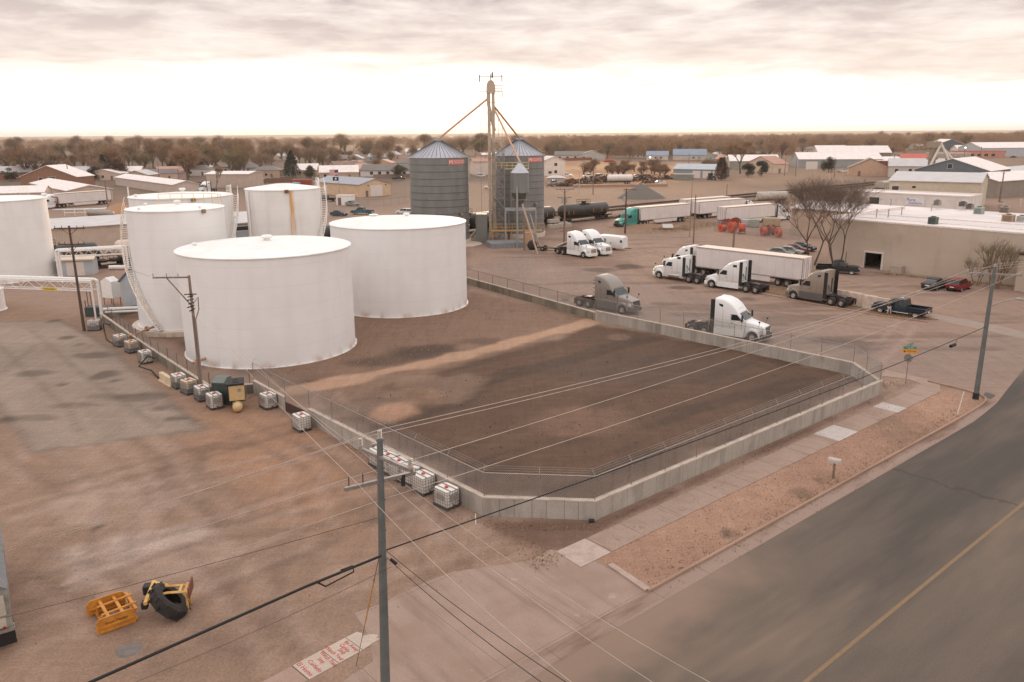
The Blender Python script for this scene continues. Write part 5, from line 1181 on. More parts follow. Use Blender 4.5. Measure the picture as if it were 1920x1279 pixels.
# ---------------------------------------------------------------- trailers
TRW = mat('trailer_white', srgb(214,203,198), rough=.45, col2=srgb(224,214,210), scale=.5); TRR = mat('trailer_roof', srgb(226,206,190), rough=.6, var=.05)
def trailer(label, l=16.1, doors=True, wheels=True, skirt=True, group='white box trailers', cat='trailer', h=4.05):
    t = thing('box_trailer', label, cat, (0,0,0), 0, group)
    b = MB(); b.bx(-l/2,l/2,-1.28,1.28,1.22,h-.02)
    b.build('box_body', TRW, t)
    k = int(l/1.2)
    for s in (-1,1):
        b = MB()
        for i in range(1, k): b.bx(-l/2+l*i/k-.012,-l/2+l*i/k+.012,s*1.283-.006,s*1.283+.006,1.35,h-.12)
        b.build('side_seams', mat('seam_grey', srgb(190,180,175)), t)
    b = MB(); b.bx(-l/2-.02,l/2+.02,-1.3,1.3,h-.02,h+.03); b.build('roof', TRR, t)
    b = MB()
    for s in (-1,1): b.bx(-l/2-.02,l/2+.02,s*1.26,s*1.31,1.15,1.3); b.bx(-l/2-.02,l/2+.02,s*1.26,s*1.315,h-.16,h)
    b.build('side_rail', mat('rail_grey', srgb(168,158,152), rough=.5, metal=.3), t)
    for s in (-1,1):
        b = MB(); b.bx(-l/2-.05,-l/2-.01,s*.03,s*1.2,1.25,h-.1); d_ = b.build('rear_door', TRW, t)
        b = MB(); b.cyl((-l/2-.08,s*.25,1.2),(-l/2-.08,s*.25,h-.15),.02,n=4); b.cyl((-l/2-.08,s*.9,1.2),(-l/2-.08,s*.9,h-.15),.02,n=4); b.build('lock_rod', mat('rod_grey', srgb(120,112,106)), d_)
        b = MB(); b.bx(-l/2-.06,-l/2,s*1.2,s*1.3,1.1,h); b.build('door_post', mat('rod_grey', srgb(120,112,106)), t)
        for x in (-l/2+2.0,-l/2+3.3): wheel(t, x, s*1.26, out=s, w=.58)
        b = MB(); b.bx(l/2-3.0,l/2-2.85,s*.8,s*.95,.1,1.2); b.bx(l/2-3.1,l/2-2.75,s*.75,s*1.0,.02,.1); b.build('landing_leg', FRM, t)
        if skirt: b = MB(); b.prism([(-l/2+4.4,.45),(l/2-4.6,.45),(l/2-3.8,1.2),(-l/2+4.4,1.2)], s*1.24, s*1.27); b.build('side_skirt', TRW, t)
        b = MB(); b.bx(-l/2-.06,-l/2,s*.9,s*1.15,1.0,1.15); b.build('tail_light', REDL, t)
    b = MB(); b.bx(-l/2,l/2,-.5,.5,1.0,1.2); b.bx(-l/2+1.4,-l/2+4,-.6,.6,.6,1.0); b.bx(-l/2,-l/2+.1,-1.1,1.1,.5,.62)
    for s in (-1,1): b.bx(-l/2+.02,-l/2+.1,s*.7-.05,s*.7+.05,.55,1.1)
    b.build('underframe', FRM, t)
    return t
def aim(t, p, ang): t.location = (p[0],p[1],0); t.rotation_euler = (0,0,ang)
# long rig behind the two white tractors
TL = trailer('long white box trailer of the rig parked behind the two facing left tractors')
pr, pf = gp(1478,537), gp(1385,524); 
A = gp(1474,538); B = gp(1290,508)
rdir_ = (gp(1464,534)-gp(1350,518)).normalized(); ra_ = math.atan2(-rdir_.y, -rdir_.x)
rear = gp(1535,549); hh_ = Vector((math.cos(ra_), math.sin(ra_), 0)); nn_ = Vector((-hh_.y, hh_.x, 0))
# near rear corner of the trailer foot estimated under its tall rear edge
place(TL, (1476,538), (1456,535.3), 1, -4.75, -6.05, 1.2)
TL.rotation_euler = (0,0,T['v1'].rotation_euler.z-R(2)); hh_ = Vector((math.cos(TL.rotation_euler.z), math.sin(TL.rotation_euler.z),0)); nn_ = Vector((-hh_.y,hh_.x,0))
TL.location = gp(1466,537.5)-nn_*1.2+hh_*5.4
T['l1'] = dup(T['w1'], 'white semi tractor hitched to the long trailer behind the two facing left tractors'); aim(T['l1'], TL.location+hh_*(8.05+2.1), TL.rotation_euler.z)
# teal rig
tang = rang-R(4)
T['t1'] = tractor('semi_truck', 'teal green semi tractor hitched to a white box trailer', TEAL, style='cascadia')
hT = Vector((math.cos(tang+math.pi), math.sin(tang+math.pi),0)); nT_ = Vector((-hT.y,hT.x,0))
fT = gp(1170,427)
aim(T['t1'], fT-nT_*1.1-hT*2.95, tang+math.pi)
TT = trailer('white box trailer hitched behind the teal tractor'); aim(TT, T['t1'].location-hT*(8.05+2.0), tang+math.pi)
def far_trailer(label, corner_px, ang, l=16.1, z=0):
    # near rear corner on the ground
    h = Vector((math.cos(ang), math.sin(ang), 0)); n = Vector((-h.y,h.x,0)); c = gp(*corner_px); o = dup(TT, label); aim(o, c+h*l/2+n*1.28, ang); return o
f1 = far_trailer('white box trailer parked behind the middle one of the three near the track', (1287,406), rang-R(5))
f2 = far_trailer('middle white box trailer of the three parked facing away near the track', (1311,411), rang-R(6))
f3 = far_trailer('white box trailer with a tractor at its far end, behind the orange cable reels', (1360,424), rang-R(8))
h3 = Vector((math.cos(rang-R(8)), math.sin(rang-R(8)),0)); T['f3'] = dup(T['v1'], 'white semi tractor at the far end of the trailer behind the orange reels'); aim(T['f3'], f3.location+h3*(8.05+2), rang-R(8))
h2 = Vector((math.cos(rang-R(6)), math.sin(rang-R(6)),0)); T['f2'] = dup(T['m1'], 'white semi tractor just showing beyond the middle trailer'); aim(T['f2'], f2.location+h2*(8.05+2), rang-R(6))
# rig in the lot at far left
pl = gp(95,393); pr_ = gp(215,383); la = math.atan2((pl-pr_).y, (pl-pr_).x); hl = (pl-pr_).normalized()
T['b1'] = dup(T['k2'], 'white semi tractor of the rig parked behind the long grey shed at far left'); 
for c_ in list(T['b1'].children):
    if c_.name.startswith('sloping_ramp'): bpy.data.objects.remove(c_)
b2 = dup(TT, 'white box trailer of the rig parked at far left behind the long grey shed'); aim(b2, gp(160,386)+V*1.2, la); hv = Vector((math.cos(la),math.sin(la),0)); aim(T['b1'], b2.location+hv*10.1, la)
T['b2'] = dup(T['v1'], 'white semi tractor parked alone behind the white tanks at left'); place(T['b2'], (381,362), (402,360), 1, 2.95, -2.9, 1.1)
# small enclosed trailer
t = thing('enclosed_trailer', 'small white enclosed trailer beside the pair of white tractors', 'trailer', gp(1150,468), R(-38))
b = MB(); b.loft([rsec(-2.4,1.05,1.0,.45,2.5,.2),rsec(1.8,1.05,1.0,.45,2.5,.2),rsec(2.35,.95,.85,.5,2.35,.3)]); b.build('box_body', TRUCKW, t, sharp=50)
for s in (-1,1):
    wheel(t, -.5, s*1.15, r=.36, w=.22, rim=.2, out=s); b = MB(); b.bx(-1.0,0,s*1.05,s*1.2,.75,.85); b.build('fender', TRUCKW, t)
b = MB(); b.bx(1.9,2.3,-1.06,-1.03,1.5,1.9); b.build('side_window', GLS, t)
b = MB(); b.prism([(2.3,.4),(3.6,.4),(3.6,.5),(2.3,.5)], -.08,.08); b.build('tow_bar', FRM, t)

# ---------------------------------------------------------------- cars and pickups
def carpaint(name, c): return mat(name, c, rough=.32, var=.05, spec=.35)
CP = {'navy': carpaint('car_navy', srgb(28,40,52)), 'red': carpaint('car_red', srgb(120,34,38)), 'black': carpaint('car_black', srgb(20,21,24)), 'green': carpaint('car_dark_green', srgb(52,58,56)), 'white': carpaint('car_white', srgb(206,200,194)), 'silver': carpaint('car_silver', srgb(150,146,140)), 'blue': carpaint('car_blue', srgb(52,92,104)), 'sage': carpaint('car_sage', srgb(118,124,112)), 'maroon': carpaint('car_maroon', srgb(104,44,44)), 'dblue': carpaint('car_dblue', srgb(46,50,70))}
def car(kind, paint, label, group=None, name=None, cat=None):
    nm = {'sedan':'car','suv':'suv','pickup':'pickup_truck'}[kind]; ct = {'sedan':'car','suv':'car','pickup':'pickup truck'}[kind]
    t = thing(name or nm, label, cat or ct, (0,0,0), 0, group)
    if kind == 'sedan':
        L_, w, wb, r = 4.6, .9, 1.38, .32; low = [(-2.3,.70,.68,.35,.85),(-2.15,.86,.8,.25,1.0),(-1.2,.9,.84,.2,1.02),(.9,.9,.84,.2,.98),(1.9,.86,.76,.22,.84),(2.25,.7,.62,.28,.68)]
        gh = [(-1.75,.70,.95,.97),(-1.05,.74,.95,1.38),(-.2,.74,.95,1.45),(.35,.72,.95,1.38),(1.05,.68,.95,.98)]
    elif kind == 'suv':
        L_, w, wb, r = 4.8, .96, 1.42, .38; low = [(-2.4,.85,.83,.45,1.0),(-2.3,.95,.9,.35,1.15),(1.0,.96,.9,.3,1.12),(2.0,.92,.84,.32,1.05),(2.4,.8,.72,.4,.85)]
        gh = [(-2.3,.84,1.1,1.14),(-2.1,.84,1.1,1.72),(-.5,.84,1.1,1.80),(.4,.82,1.1,1.74),(1.1,.78,1.1,1.14)]
    else:
        L_, w, wb, r = 5.9, 1.0, 1.9, .41; low = [(-2.95,.96,.93,.55,1.05),(-2.9,.99,.95,.5,1.12),(1.2,1.0,.95,.4,1.15),(2.5,.98,.9,.42,1.14),(2.95,.88,.82,.5,.95)]
        gh = [(-.75,.84,1.1,1.16),(-.62,.84,1.1,1.80),(.3,.84,1.1,1.88),(.75,.82,1.1,1.82),(1.45,.78,1.1,1.16)]
    b = MB(); 
    if kind == 'pickup':
        b.loft([rsec(x,a,c,z0,z1,.1) for (x,a,c,z0,z1) in [(-.8,.99,.95,.42,1.14)]+low[2:]])
        b.bx(-2.95,-.8,-.99,-.90,.5,1.12); b.bx(-2.95,-.8,.90,.99,.5,1.12); b.bx(-2.95,-2.88,-.9,.9,.55,1.1); b.bx(-2.88,-.8,-.9,.9,.55,.68)
    else: b.loft([rsec(x,a,c,z0,z1,.12) for (x,a,c,z0,z1) in low])
    b.build('body', paint, t, sharp=45)
    MB().loft([rsec(x,a+.04,a-.06 if z1 > z0+.1 else a,z0,z1,.02 if z1 < z0+.1 else .1) for (x,a,z0,z1) in gh]).build('windows', GLS, t, sharp=40)
    zt = max(g[3] for g in gh)
    rs_ = [(x,a,z0,z1) for (x,a,z0,z1) in gh if z1 > z0+.2]
    MB().loft([rsec(x,a-.02,a-.1,z1-.05,z1+.03,.03) for (x,a,z0,z1) in rs_]).build('roof', paint, t)
    b = MB()
    for s in (-1,1):
        for x in ([-.45] if kind == 'sedan' else ([-1.2,-.1] if kind == 'suv' else [.1])): b.bx(x-.04,x+.04,s*(.80 if kind == 'sedan' else .87)-.015,s*(.80 if kind == 'sedan' else .87)+.015,.95,zt-.1)
    b.build('pillars', paint, t)
    for s in (-1,1):
        wheel(t, wb, s*w*.99, r=r, w=.22, rim=r*.62, out=s); wheel(t, -wb-(.05 if kind == 'pickup' else 0), s*w*.99, r=r, w=.22, rim=r*.62, out=s)
        b = MB(); xh = low[-1][0]; b.bx(xh-.22,xh-.02,s*w*.55,s*w*.85,.62 if kind == 'sedan' else .8,.76 if kind == 'sedan' else .98); b.build('headlight', LGT, t)
        b = MB(); xt = low[0][0]; zt_ = .74 if kind == 'sedan' else .88; b.bx(xt-.03,xt+.1,s*w*.72,s*w*.96,zt_,zt_+.2); b.build('tail_light', REDL, t)
        b = MB(); b.bx(gh[-1][0]-.25,gh[-1][0]-.1,s*w*.98,s*w*1.14,.98 if kind == 'sedan' else 1.15,1.12 if kind == 'sedan' else 1.35); b.build('wing_mirror', paint, t)
    b = MB(); b.bx(low[-1][0]-.1,low[-1][0]+.04,-w*.75,w*.75,.35,.58); b.bx(low[0][0]-.05,low[0][0]+.08,-w*.8,w*.8,.4,.58); b.build('bumper', BLKP if kind != 'pickup' else CHR, t)
    b = MB(); b.bx(low[0][0]-.055,low[0][0]-.03,-.26,.26,.62,.76); b.build('licence_plate', TRW, t)
    return t
pk = car('pickup', CP['navy'], 'dark navy pickup truck with chrome step parked in the open yard')
place(pk, (1650,587), (1714,597), 1, 1.9, -1.95, 1.0)
for s in (-1,1):
    b = MB(); b.cyl((-1.2,s*1.06,.42),(1.2,s*1.06,.42),.045,n=6); b.build('side_step', CHR, pk)
b = MB(); b.bx(-.1,.1,-.25,.25,1.88,1.94); b.build('roof_light', mat('clear_light', srgb(230,200,180)), pk)
c_ = car('sedan', CP['green'], 'dark grey green sedan parked beside the red car near the warehouse'); cG1 = c_
aim(c_, gp(1752,541), R(40)); 
c_ = car('suv', CP['red'], 'dark red car parked right of the grey sedan near the warehouse', name='car'); cR1 = c_; c_.scale=(.92,.95,.86)
aim(c_, gp(1797,543), R(40))
c_ = car('pickup', CP['black'], 'black pickup truck parked by the warehouse wall under the bare tree'); aim(c_, gp(1570,512), R(-24)); pkb = c_
c1 = dup(cG1, 'silver sedan parked just behind the long trailer'); swapmat(c1, {'car_dark_green': CP['silver']}); aim(c1, gp(1480,478), R(-35))
c1 = dup(cG1, 'red sedan parked between the silver one and the bare tree'); swapmat(c1, {'car_dark_green': CP['maroon']}); aim(c1, gp(1492,474), R(-35))
c1 = dup(cG1, 'grey green sedan half hidden behind the long trailer'); swapmat(c1, {'car_dark_green': CP['sage']}); aim(c1, gp(1462,481), R(-35))
c1 = dup(cG1, 'black car parked beyond the red sedan at the trunk of the bare tree'); swapmat(c1, {'car_dark_green': CP['black']}); aim(c1, gp(1504,470), R(-38))
def fc(src, col, label, px, py, ang, grp='cars parked across the town'):
    o = dup(src, label, group=grp); key = 'car_dark_green' if src is cG1 else ('car_navy' if src is pk else 'car_red'); 
    if CP[col].name != key: swapmat(o, {key: CP[col]})
    aim(o, gp(px,py), R(ang)); return o
pk0 = dup(pk, 'teal blue pickup truck on the dirt behind the rusted tank')
swapmat(pk0, {'car_navy': CP['blue']}); aim(pk0, gp(679,402), R(165))
fc(cG1,'sage','green grey saloon car beside the small white shed', 661,386,-40); fc(cG1,'dblue','small dark blue car on the dirt behind the rusted tank',636,405,-25); fc(cR1,'white','white sport utility car left of the left grain silo',758,402,160)
fc(pk,'black','black pickup truck at the beige building beyond the rusted tank',612,378,170)
# person at the pickup door
SK = mat('skin_tone', srgb(150,108,88), rough=.6); TRO = mat('pale_grey_trousers', srgb(178,168,160), rough=.9); SHI = mat('dark_top', srgb(34,32,36), rough=.9); HAI = mat('dark_hair', srgb(40,32,28), rough=.9)
def skinned(name, verts, edges, m, parent, root=0):
    me = bpy.data.meshes.new(name); me.from_pydata([v[0] for v in verts], edges, []); o = bpy.data.objects.new(name, me); COL.objects.link(o)
    md = o.modifiers.new('Skin', 'SKIN'); sv = me.skin_vertices[0].data
    for i, v in enumerate(verts):
        r = v[1]; sv[i].radius = r if isinstance(r, tuple) else (r,r)
    sv[root].use_root = True; md.use_smooth_shade = True
    s2 = o.modifiers.new('Sub', 'SUBSURF'); s2.levels = 1; s2.render_levels = 1
    dg = bpy.context.evaluated_depsgraph_get(); m2 = bpy.data.meshes.new_from_object(o.evaluated_get(dg)); o.modifiers.clear(); o.data = m2
    m2.materials.clear(); m2.materials.append(m); 
    for p in m2.polygons: p.use_smooth = True
    o.parent = parent; return o
pa = pk.rotation_euler.z; ph = Vector((math.cos(pa), math.sin(pa),0)); pn = Vector((-ph.y,ph.x,0))
pp_ = pk.location+ph*.75+pn*1.28
per = thing('person', 'person in dark top and pale grey trousers leaning into the navy pickup', 'person', (pp_.x,pp_.y,0), pa-math.pi/2)
# local +x points to the truck
body_v = [((0,0,.92),(.13,.17)),((.06,0,1.12),(.11,.15)),((.14,0,1.36),(.12,.19)),((.18,0,1.48),.06),((.21,0,1.58),.055),((.24,0,1.68),(.085,.075)),((.25,0,1.76),.07),
 ((0,.1,.86),.09),((0,.12,.48),.065),((-.04,.13,.1),.045),((.1,.14,.04),.035),
 ((0,-.1,.86),.09),((.08,-.14,.48),.065),((.02,-.16,.1),.045),((.16,-.17,.04),.035),
 ((.16,.2,1.42),.06),((.3,.27,1.2),.042),((.5,.22,1.25),.03),((.58,.2,1.26),.022),
 ((.16,-.2,1.42),.06),((.26,-.28,1.18),.042),((.46,-.26,1.1),.03),((.54,-.25,1.1),.022)]
body_e = [(0,1),(1,2),(2,3),(3,4),(4,5),(5,6),(0,7),(7,8),(8,9),(9,10),(0,11),(11,12),(12,13),(13,14),(2,15),(15,16),(16,17),(17,18),(2,19),(19,20),(20,21),(21,22)]
skinned('body', body_v, body_e, SK, per)
sh = [((0,0,.9),(.15,.19)),((.06,0,1.12),(.13,.17)),((.14,0,1.36),(.14,.21)),((.18,0,1.47),.07),((.16,.2,1.42),.075),((.3,.27,1.2),.055),((.46,.23,1.24),.045),((.16,-.2,1.42),.075),((.26,-.28,1.18),.055),((.42,-.26,1.12),.045)]
skinned('shirt', sh, [(0,1),(1,2),(2,3),(2,4),(4,5),(5,6),(2,7),(7,8),(8,9)], SHI, per)
tr_ = [((0,0,.93),(.14,.185)),((0,.1,.84),.105),((0,.12,.48),.08),((-.04,.13,.1),.065),((0,-.1,.84),.105),((.08,-.14,.48),.08),((.02,-.16,.1),.065)]
skinned('trousers', tr_, [(0,1),(1,2),(2,3),(0,4),(4,5),(5,6)], TRO, per)
b = MB(); b.sphere((.225,0,1.745),.098,12,8); b.build('hair', HAI, per)
for s,(fx,fy) in ((1,(.0,.13)),(-1,(.06,-.16))):
    b = MB(); b.loft([rsec(fx-.1,.045,.04,0,.09,.03),rsec(fx+.05,.05,.04,0,.09,.03),rsec(fx+.17,.035,.03,0,.05,.02)]); b.v = [(x,y+fy,z) for x,y,z in b.v]; b.build('shoe', BLKP, per)
for s,(hx,hy,hz_) in ((1,(.58,.2,1.26)),(-1,(.54,-.25,1.1))):
    for k in range(4):
        b = MB(); b.tube([(hx,hy-.03+k*.02,hz_),(hx+.05,hy-.035+k*.023,hz_),(hx+.085-.008*abs(k-1),hy-.035+k*.023,hz_-.02)],[.010,.009,.007],n=5); b.build('finger', SK, per)
    b = MB(); b.tube([(hx-.02,hy-.035*s,hz_),(hx+.03,hy-.06*s,hz_+.01),(hx+.05,hy-.06*s,hz_)],[.012,.010,.008],n=5); b.build('thumb', SK, per)
# ---------------------------------------------------------------- buildings
def wallmat(name, c, rib=False, var=.08):
    m = mat('wall_'+name, srgb(*c), rough=.8, var=var, scale=.6)
    if rib and 'ribbed' not in m:
        m['ribbed'] = 1; nt = m.node_tree; tc = N(nt,'ShaderNodeTexCoord'); 
        sx = N(nt,'ShaderNodeSeparateXYZ'); nt.links.new(tc.outputs['Object'], sx.inputs[0]); ad = N(nt,'ShaderNodeMath',operation='ADD'); nt.links.new(sx.outputs[0],ad.inputs[0]); nt.links.new(sx.outputs[1],ad.inputs[1])
        pp = N(nt,'ShaderNodeMath',operation='PINGPONG'); nt.links.new(ad.outputs[0],pp.inputs[0]); pp.inputs[1].default_value = .22
        bn = N(nt,'ShaderNodeBump'); bn.inputs['Strength'].default_value=.9; bn.inputs['Distance'].default_value=.12; nt.links.new(pp.outputs[0],bn.inputs['Height']); nt.links.new(bn.outputs[0], nt.nodes['Principled BSDF'].inputs['Normal'])
    return m
def roofmat(name, c): return mat('roof_'+name, srgb(*c), rough=.6, var=.1, scale=.4, stretch=(1,3,1))
WR = roofmat('white', (226,214,208)); GR = roofmat('grey_shingle', (112,104,98)); BR = roofmat('brown_shingle', (122,98,84)); TR = roofmat('pinkish', (184,140,122)); LG = roofmat('pale_grey', (190,184,182)); BL = roofmat('blue_metal', (126,140,156)); REDR = roofmat('red_metal', (184,86,72)); RUR = roofmat('rusted', (168,124,104))
WIN = glass_mat('window_glass', (.03,.032,.035), .15); WFR = mat('window_frame', srgb(214,202,194), rough=.6); DRW = mat('roll_door_white', srgb(216,204,196), rough=.6, var=.04); DRD = mat('door_brown', srgb(120,98,84), rough=.7); DKI = mat('dark_interior', srgb(22,20,19), rough=1)
def bld(name, label, a, ang, w, d, h, roof='gable_x', rise=1.6, wm=None, rm=None, ops=(), over=.35, cat='building', group=None, eave=None, small=False):
    a = gp(*a) if len(a) == 2 else Vector(a)
    an = R(ang); X = Vector((math.cos(an), math.sin(an),0)); Y = Vector((-X.y, X.x, 0))
    if isinstance(w, tuple): w = (gp(*w)-a).dot(X)
    if isinstance(d, tuple): d = (gp(*d)-a).dot(Y)
    if isinstance(h, tuple): h = topz(a, *h)
    w, d = abs(w), abs(d)
    t = thing(name, label, cat, a, an, group)
    wm = wm or wallmat('cream', (206,186,170)); rm = rm or GR
    b = MB()
    if roof == 'flat':
        b.bx(0,w,0,d,0,h); b.build('wall', wm, t)
        b = MB(); b.bx(.25,w-.25,.25,d-.25,h,h+.02); 
        b.bx(-.08,w+.08,-.08,.25,h,h+.3); b.bx(-.08,w+.08,d-.25,d+.08,h,h+.3); b.bx(-.08,.25,.25,d-.25,h,h+.3); b.bx(w-.25,w+.08,.25,d-.25,h,h+.3); b.build('roof', rm, t)
    elif roof == 'shed':
        b.prism([(0,0),(w,0),(w,h),(0,h)],0,d) if False else b.add([(0,0,0),(w,0,0),(w,d,0),(0,d,0),(0,0,h),(w,0,h),(w,d,h+rise),(0,d,h+rise)],[(0,1,5,4),(1,2,6,5),(2,3,7,6),(3,0,4,7)]); b.build('wall', wm, t)
        b = MB(); b.prism([(-over,h-over*rise/d),(d+over,h+rise+over*rise/d),(d+over,h+rise+.15+over*rise/d),(-over,h+.15-over*rise/d)],-over,w+over,'x'); b.build('roof', rm, t)
    elif roof == 'gable_x':   # ridge along x, eave faces front
        b.prism([(0,0),(d,0),(d,h),(d/2,h+rise),(0,h)],0,w,'x'); b.build('wall', wm, t)
        k = rise/(d/2); b = MB(); b.prism([(-over,h-over*k+.02),(d/2,h+rise+.02),(d+over,h-over*k+.02),(d+over,h-over*k+.2),(d/2,h+rise+.22),(-over,h-over*k+.2)],-over,w+over,'x'); b.build('roof', rm, t)
    elif roof == 'gable_y':   # gable faces front
        b.prism([(0,0),(w,0),(w,h),(w/2,h+rise),(0,h)],0,d,'y'); b.build('wall', wm, t)
        k = rise/(w/2); b = MB(); b.prism([(-over,h-over*k+.02),(w/2,h+rise+.02),(w+over,h-over*k+.02),(w+over,h-over*k+.2),(w/2,h+rise+.22),(-over,h-over*k+.2)],-over,d+over,'y'); b.build('roof', rm, t)
    elif roof == 'hip':
        b.bx(0,w,0,d,0,h); b.build('wall', wm, t); i_ = min(w,d)/2; o=over
        b = MB(); b.add([(-o,-o,h),(w+o,-o,h),(w+o,d+o,h),(-o,d+o,h),(i_,d/2,h+rise),(max(w-i_,i_+.1),d/2,h+rise)],[(0,1,5,4),(2,3,4,5),(1,2,5),(3,0,4),(3,2,1,0)]); b.build('roof', rm, t)
    for op in ops:
        f, kind, u, z, ow, oh = op[:6]; n = op[6] if len(op) > 6 else 1; st = op[7] if len(op) > 7 else ow*1.6
        for i in range(n):
            uu = (u if u >= 0 else (w if f == 'f' else d)+u)+i*st
            def put(bm, u0,u1,z0,z1,o0,o1):
                if f == 'f': bm.bx(u0,u1,-o1,-o0,z0,z1)
                elif f == 'r': bm.bx(w+o0,w+o1,u0,u1,z0,z1)
                else: bm.bx(-o1,-o0,u0,u1,z0,z1)
            if kind == 'window':
                b = MB(); fr = .1
                for (q0,q1,q2,q3) in ((uu-fr,uu+ow+fr,z-fr,z),(uu-fr,uu+ow+fr,z+oh,z+oh+fr),(uu-fr,uu,z,z+oh),(uu+ow,uu+ow+fr,z,z+oh)): put(b,q0,q1,q2,q3,0,.06)
                wo = b.build('window', WFR, t); b = MB(); put(b,uu,uu+ow,z,z+oh,.0,.03); b.build('pane', WIN, wo)
            elif kind == 'roll_door':
                b = MB(); put(b,uu,uu+ow,z,z+oh,.0,.05); ro = b.build('roll_door', op[8] if len(op)>8 else DRW, t)
            elif kind == 'dark': 
                b = MB(); put(b,uu,uu+ow,z,z+oh,.0,.05); b.build('door_opening', DKI, t)
            else:
                b = MB(); put(b,uu,uu+ow,z,z+oh,.0,.06); b.build('door', DRD if kind == 'door' else DRW, t)
    return t
# --- right: the big warehouse
WHW = posmat('painted_block', srgb(192,175,160), [(.12,(3,1,1),R(-50),.4,.65,srgb(176,158,140),.7),(.5,(1,1,4),0,.52,.75,srgb(160,142,126),.45),(.25,(1,1,1),0,.5,.7,srgb(196,180,163),.5)], rough=.9)
tw0 = gp(1600,500); XW = Vector((math.cos(R(-50)), math.sin(R(-50)),0)); YW = Vector((-XW.y,XW.x,0)); wa = tw0-XW*4.2
WT = thing('warehouse', 'large low warehouse with plain beige block walls and a white flat roof', 'building', wa, R(-50)); hW = 6.9; wW, dW = 40, 24
u0 = (gp(1621,502)-wa).dot(XW); u1 = (gp(1648,507)-wa).dot(XW); hd = topz(gp(1635,504),1635,474)
b = MB()
b.bx(0,u0,0,.3,-.1,hW); b.bx(u1,wW,0,.3,-.1,hW); b.bx(u0,u1,0,.3,hd,hW); b.bx(0,.3,.3,dW,-.1,hW); b.bx(wW-.3,wW,.3,dW,-.1,hW); b.bx(.3,wW-.3,dW-.3,dW,-.1,hW)
b.build('wall', WHW, WT)
WRF = posmat('white_membrane', srgb(224,213,208), [(.1,(4,1,1),R(-50),.45,.62,srgb(196,188,188),.75),(.4,(3,1,1),R(-50),.52,.7,srgb(206,192,184),.6)], rough=.7)
b = MB(); b.bx(.25,wW-.25,.25,dW,hW-.1,hW+.01); b.build('roof', WRF, WT)
b = MB(); b.bx(-.06,wW+.05,-.06,.3,hW,hW+.22); b.bx(-.06,.3,.3,dW,hW,hW+.5); b.build('parapet', mat('parapet_white', srgb(226,214,206), rough=.6), WT)
b = MB(); b.bx(.3,wW-.3,5.0,5.25,hW,hW+.12); b.bx(.3,wW-.3,11,11.4,hW,hW+.18); b.build('roof_seams', mat('parapet_white', srgb(226,214,206)), WT)
b = MB(); b.bx(u0-.12,u0,-.06,.2,0,hd+.2); b.bx(u1,u1+.25,-.1,.2,0,hd+.2); b.bx(u0-.12,u1+.25,-.16,.2,hd,hd+.24); b.build('door_frame', WFR, WT)
b = MB(); b.bx(u0-1,u1+1,6,6.2,0,hd+1); b.bx(u0-1,u0-.9,.3,6,0,hd+1); b.bx(u1+.9,u1+1,.3,6,0,hd+1); b.bx(u0-1,u1+1,.3,6,hd+.6,hd+.7); b.build('interior', DKI, WT)
b = MB().cyl((u1-.3,-.3,.9),(u1-.3,-.3,1.0),.1); 
for (px,py,s,col,lb) in ((1749,420,(1.1,1.1,1.0),(74,84,78),'dark green rooftop unit near the front edge of the warehouse roof'),(1835,401,(1.3,1.2,1.1),(150,160,150),'pale green rooftop unit in the middle of the warehouse roof'),(1884,399,(1.4,1.2,1.0),(150,136,122),'tan grey rooftop unit far right on the warehouse roof'),(1890,415,(1.5,1.2,1.0),(164,136,112),'brown rooftop unit nearest the right edge of the photo'),(1915,416,(1.2,1.0,.9),(200,196,190),'white rooftop unit cut by the right edge of the photo'),(1757,385,(1.0,1.0,.9),(140,134,132),'slatted grey rooftop unit on the back roof'),(1805,387,(1.1,1.0,.8),(110,104,98),'dark rooftop vent cluster left one on the back roof'),(1818,392,(1.0,1.0,.8),(124,116,110),'dark rooftop vent cluster right one on the back roof'),(1876,393,(.9,.9,1.2),(170,150,136),'domed rooftop unit on the back roof at right')):
    q = gp(px,py,hW+.02); t = thing('rooftop_unit', lb, 'rooftop unit', q, R(-50), 'rooftop units')
    m_ = mat('unit_%d'%px, srgb(*col), rough=.6); b = MB(); b.cbox(-s[0]/2,s[0]/2,-s[1]/2,s[1]/2,0,s[2],.06); b.build('casing', m_, t)
    b = MB(); 
    for k in range(5): b.bx(-s[0]*.4,s[0]*.4,-s[1]/2-.02,-s[1]/2,.15+k*.15,.2+k*.15)
    b.cyl((0,0,s[2]),(0,0,s[2]+.1),.35,n=12); b.build('louvre', FRM, t)
for (px,py) in ((1665,408),(1690,404),(1643,408),(1746,396),(1670,386),(1913,388)):
    q = gp(px,py,hW); b = MB(); b.cyl((0,0,0),(0,0,1.1),.09,n=7); b.lathe([(.05,1.1),(.18,1.1),(.18,1.25),(.02,1.35)],8); o = b.build('vent_pipe', INS); o.location = q; tag(o, 'small vent pipe standing on the white warehouse roof', 'vent pipe', 'vent pipes on the white roofs')
q = wa+XW*(u1+2.8)-YW*.8; b = MB(); b.cbox(-.8,.8,-.5,.5,0,1.1,.04); o = b.build('utility_box', mat('buff_box', srgb(172,154,138))); o.location = q; o.rotation_euler=(0,0,R(-50)); tag(o, 'beige utility box beside the dark warehouse doorway', 'utility box')
q = wa+XW*(u0-2.6)-YW*.6; b = MB().cyl((0,0,0),(0,0,2.2),.05,n=5); o = b.build('bollard_post', DARK); o.location = q; tag(o, 'thin dark post left of the dark warehouse doorway', 'post')
sheet('warehouse_walk', [wa-YW*.05, wa+XW*wW-YW*.05, wa+XW*wW-YW*2.0, wa+XW*3-YW*2.0], .02, CONC, .02)
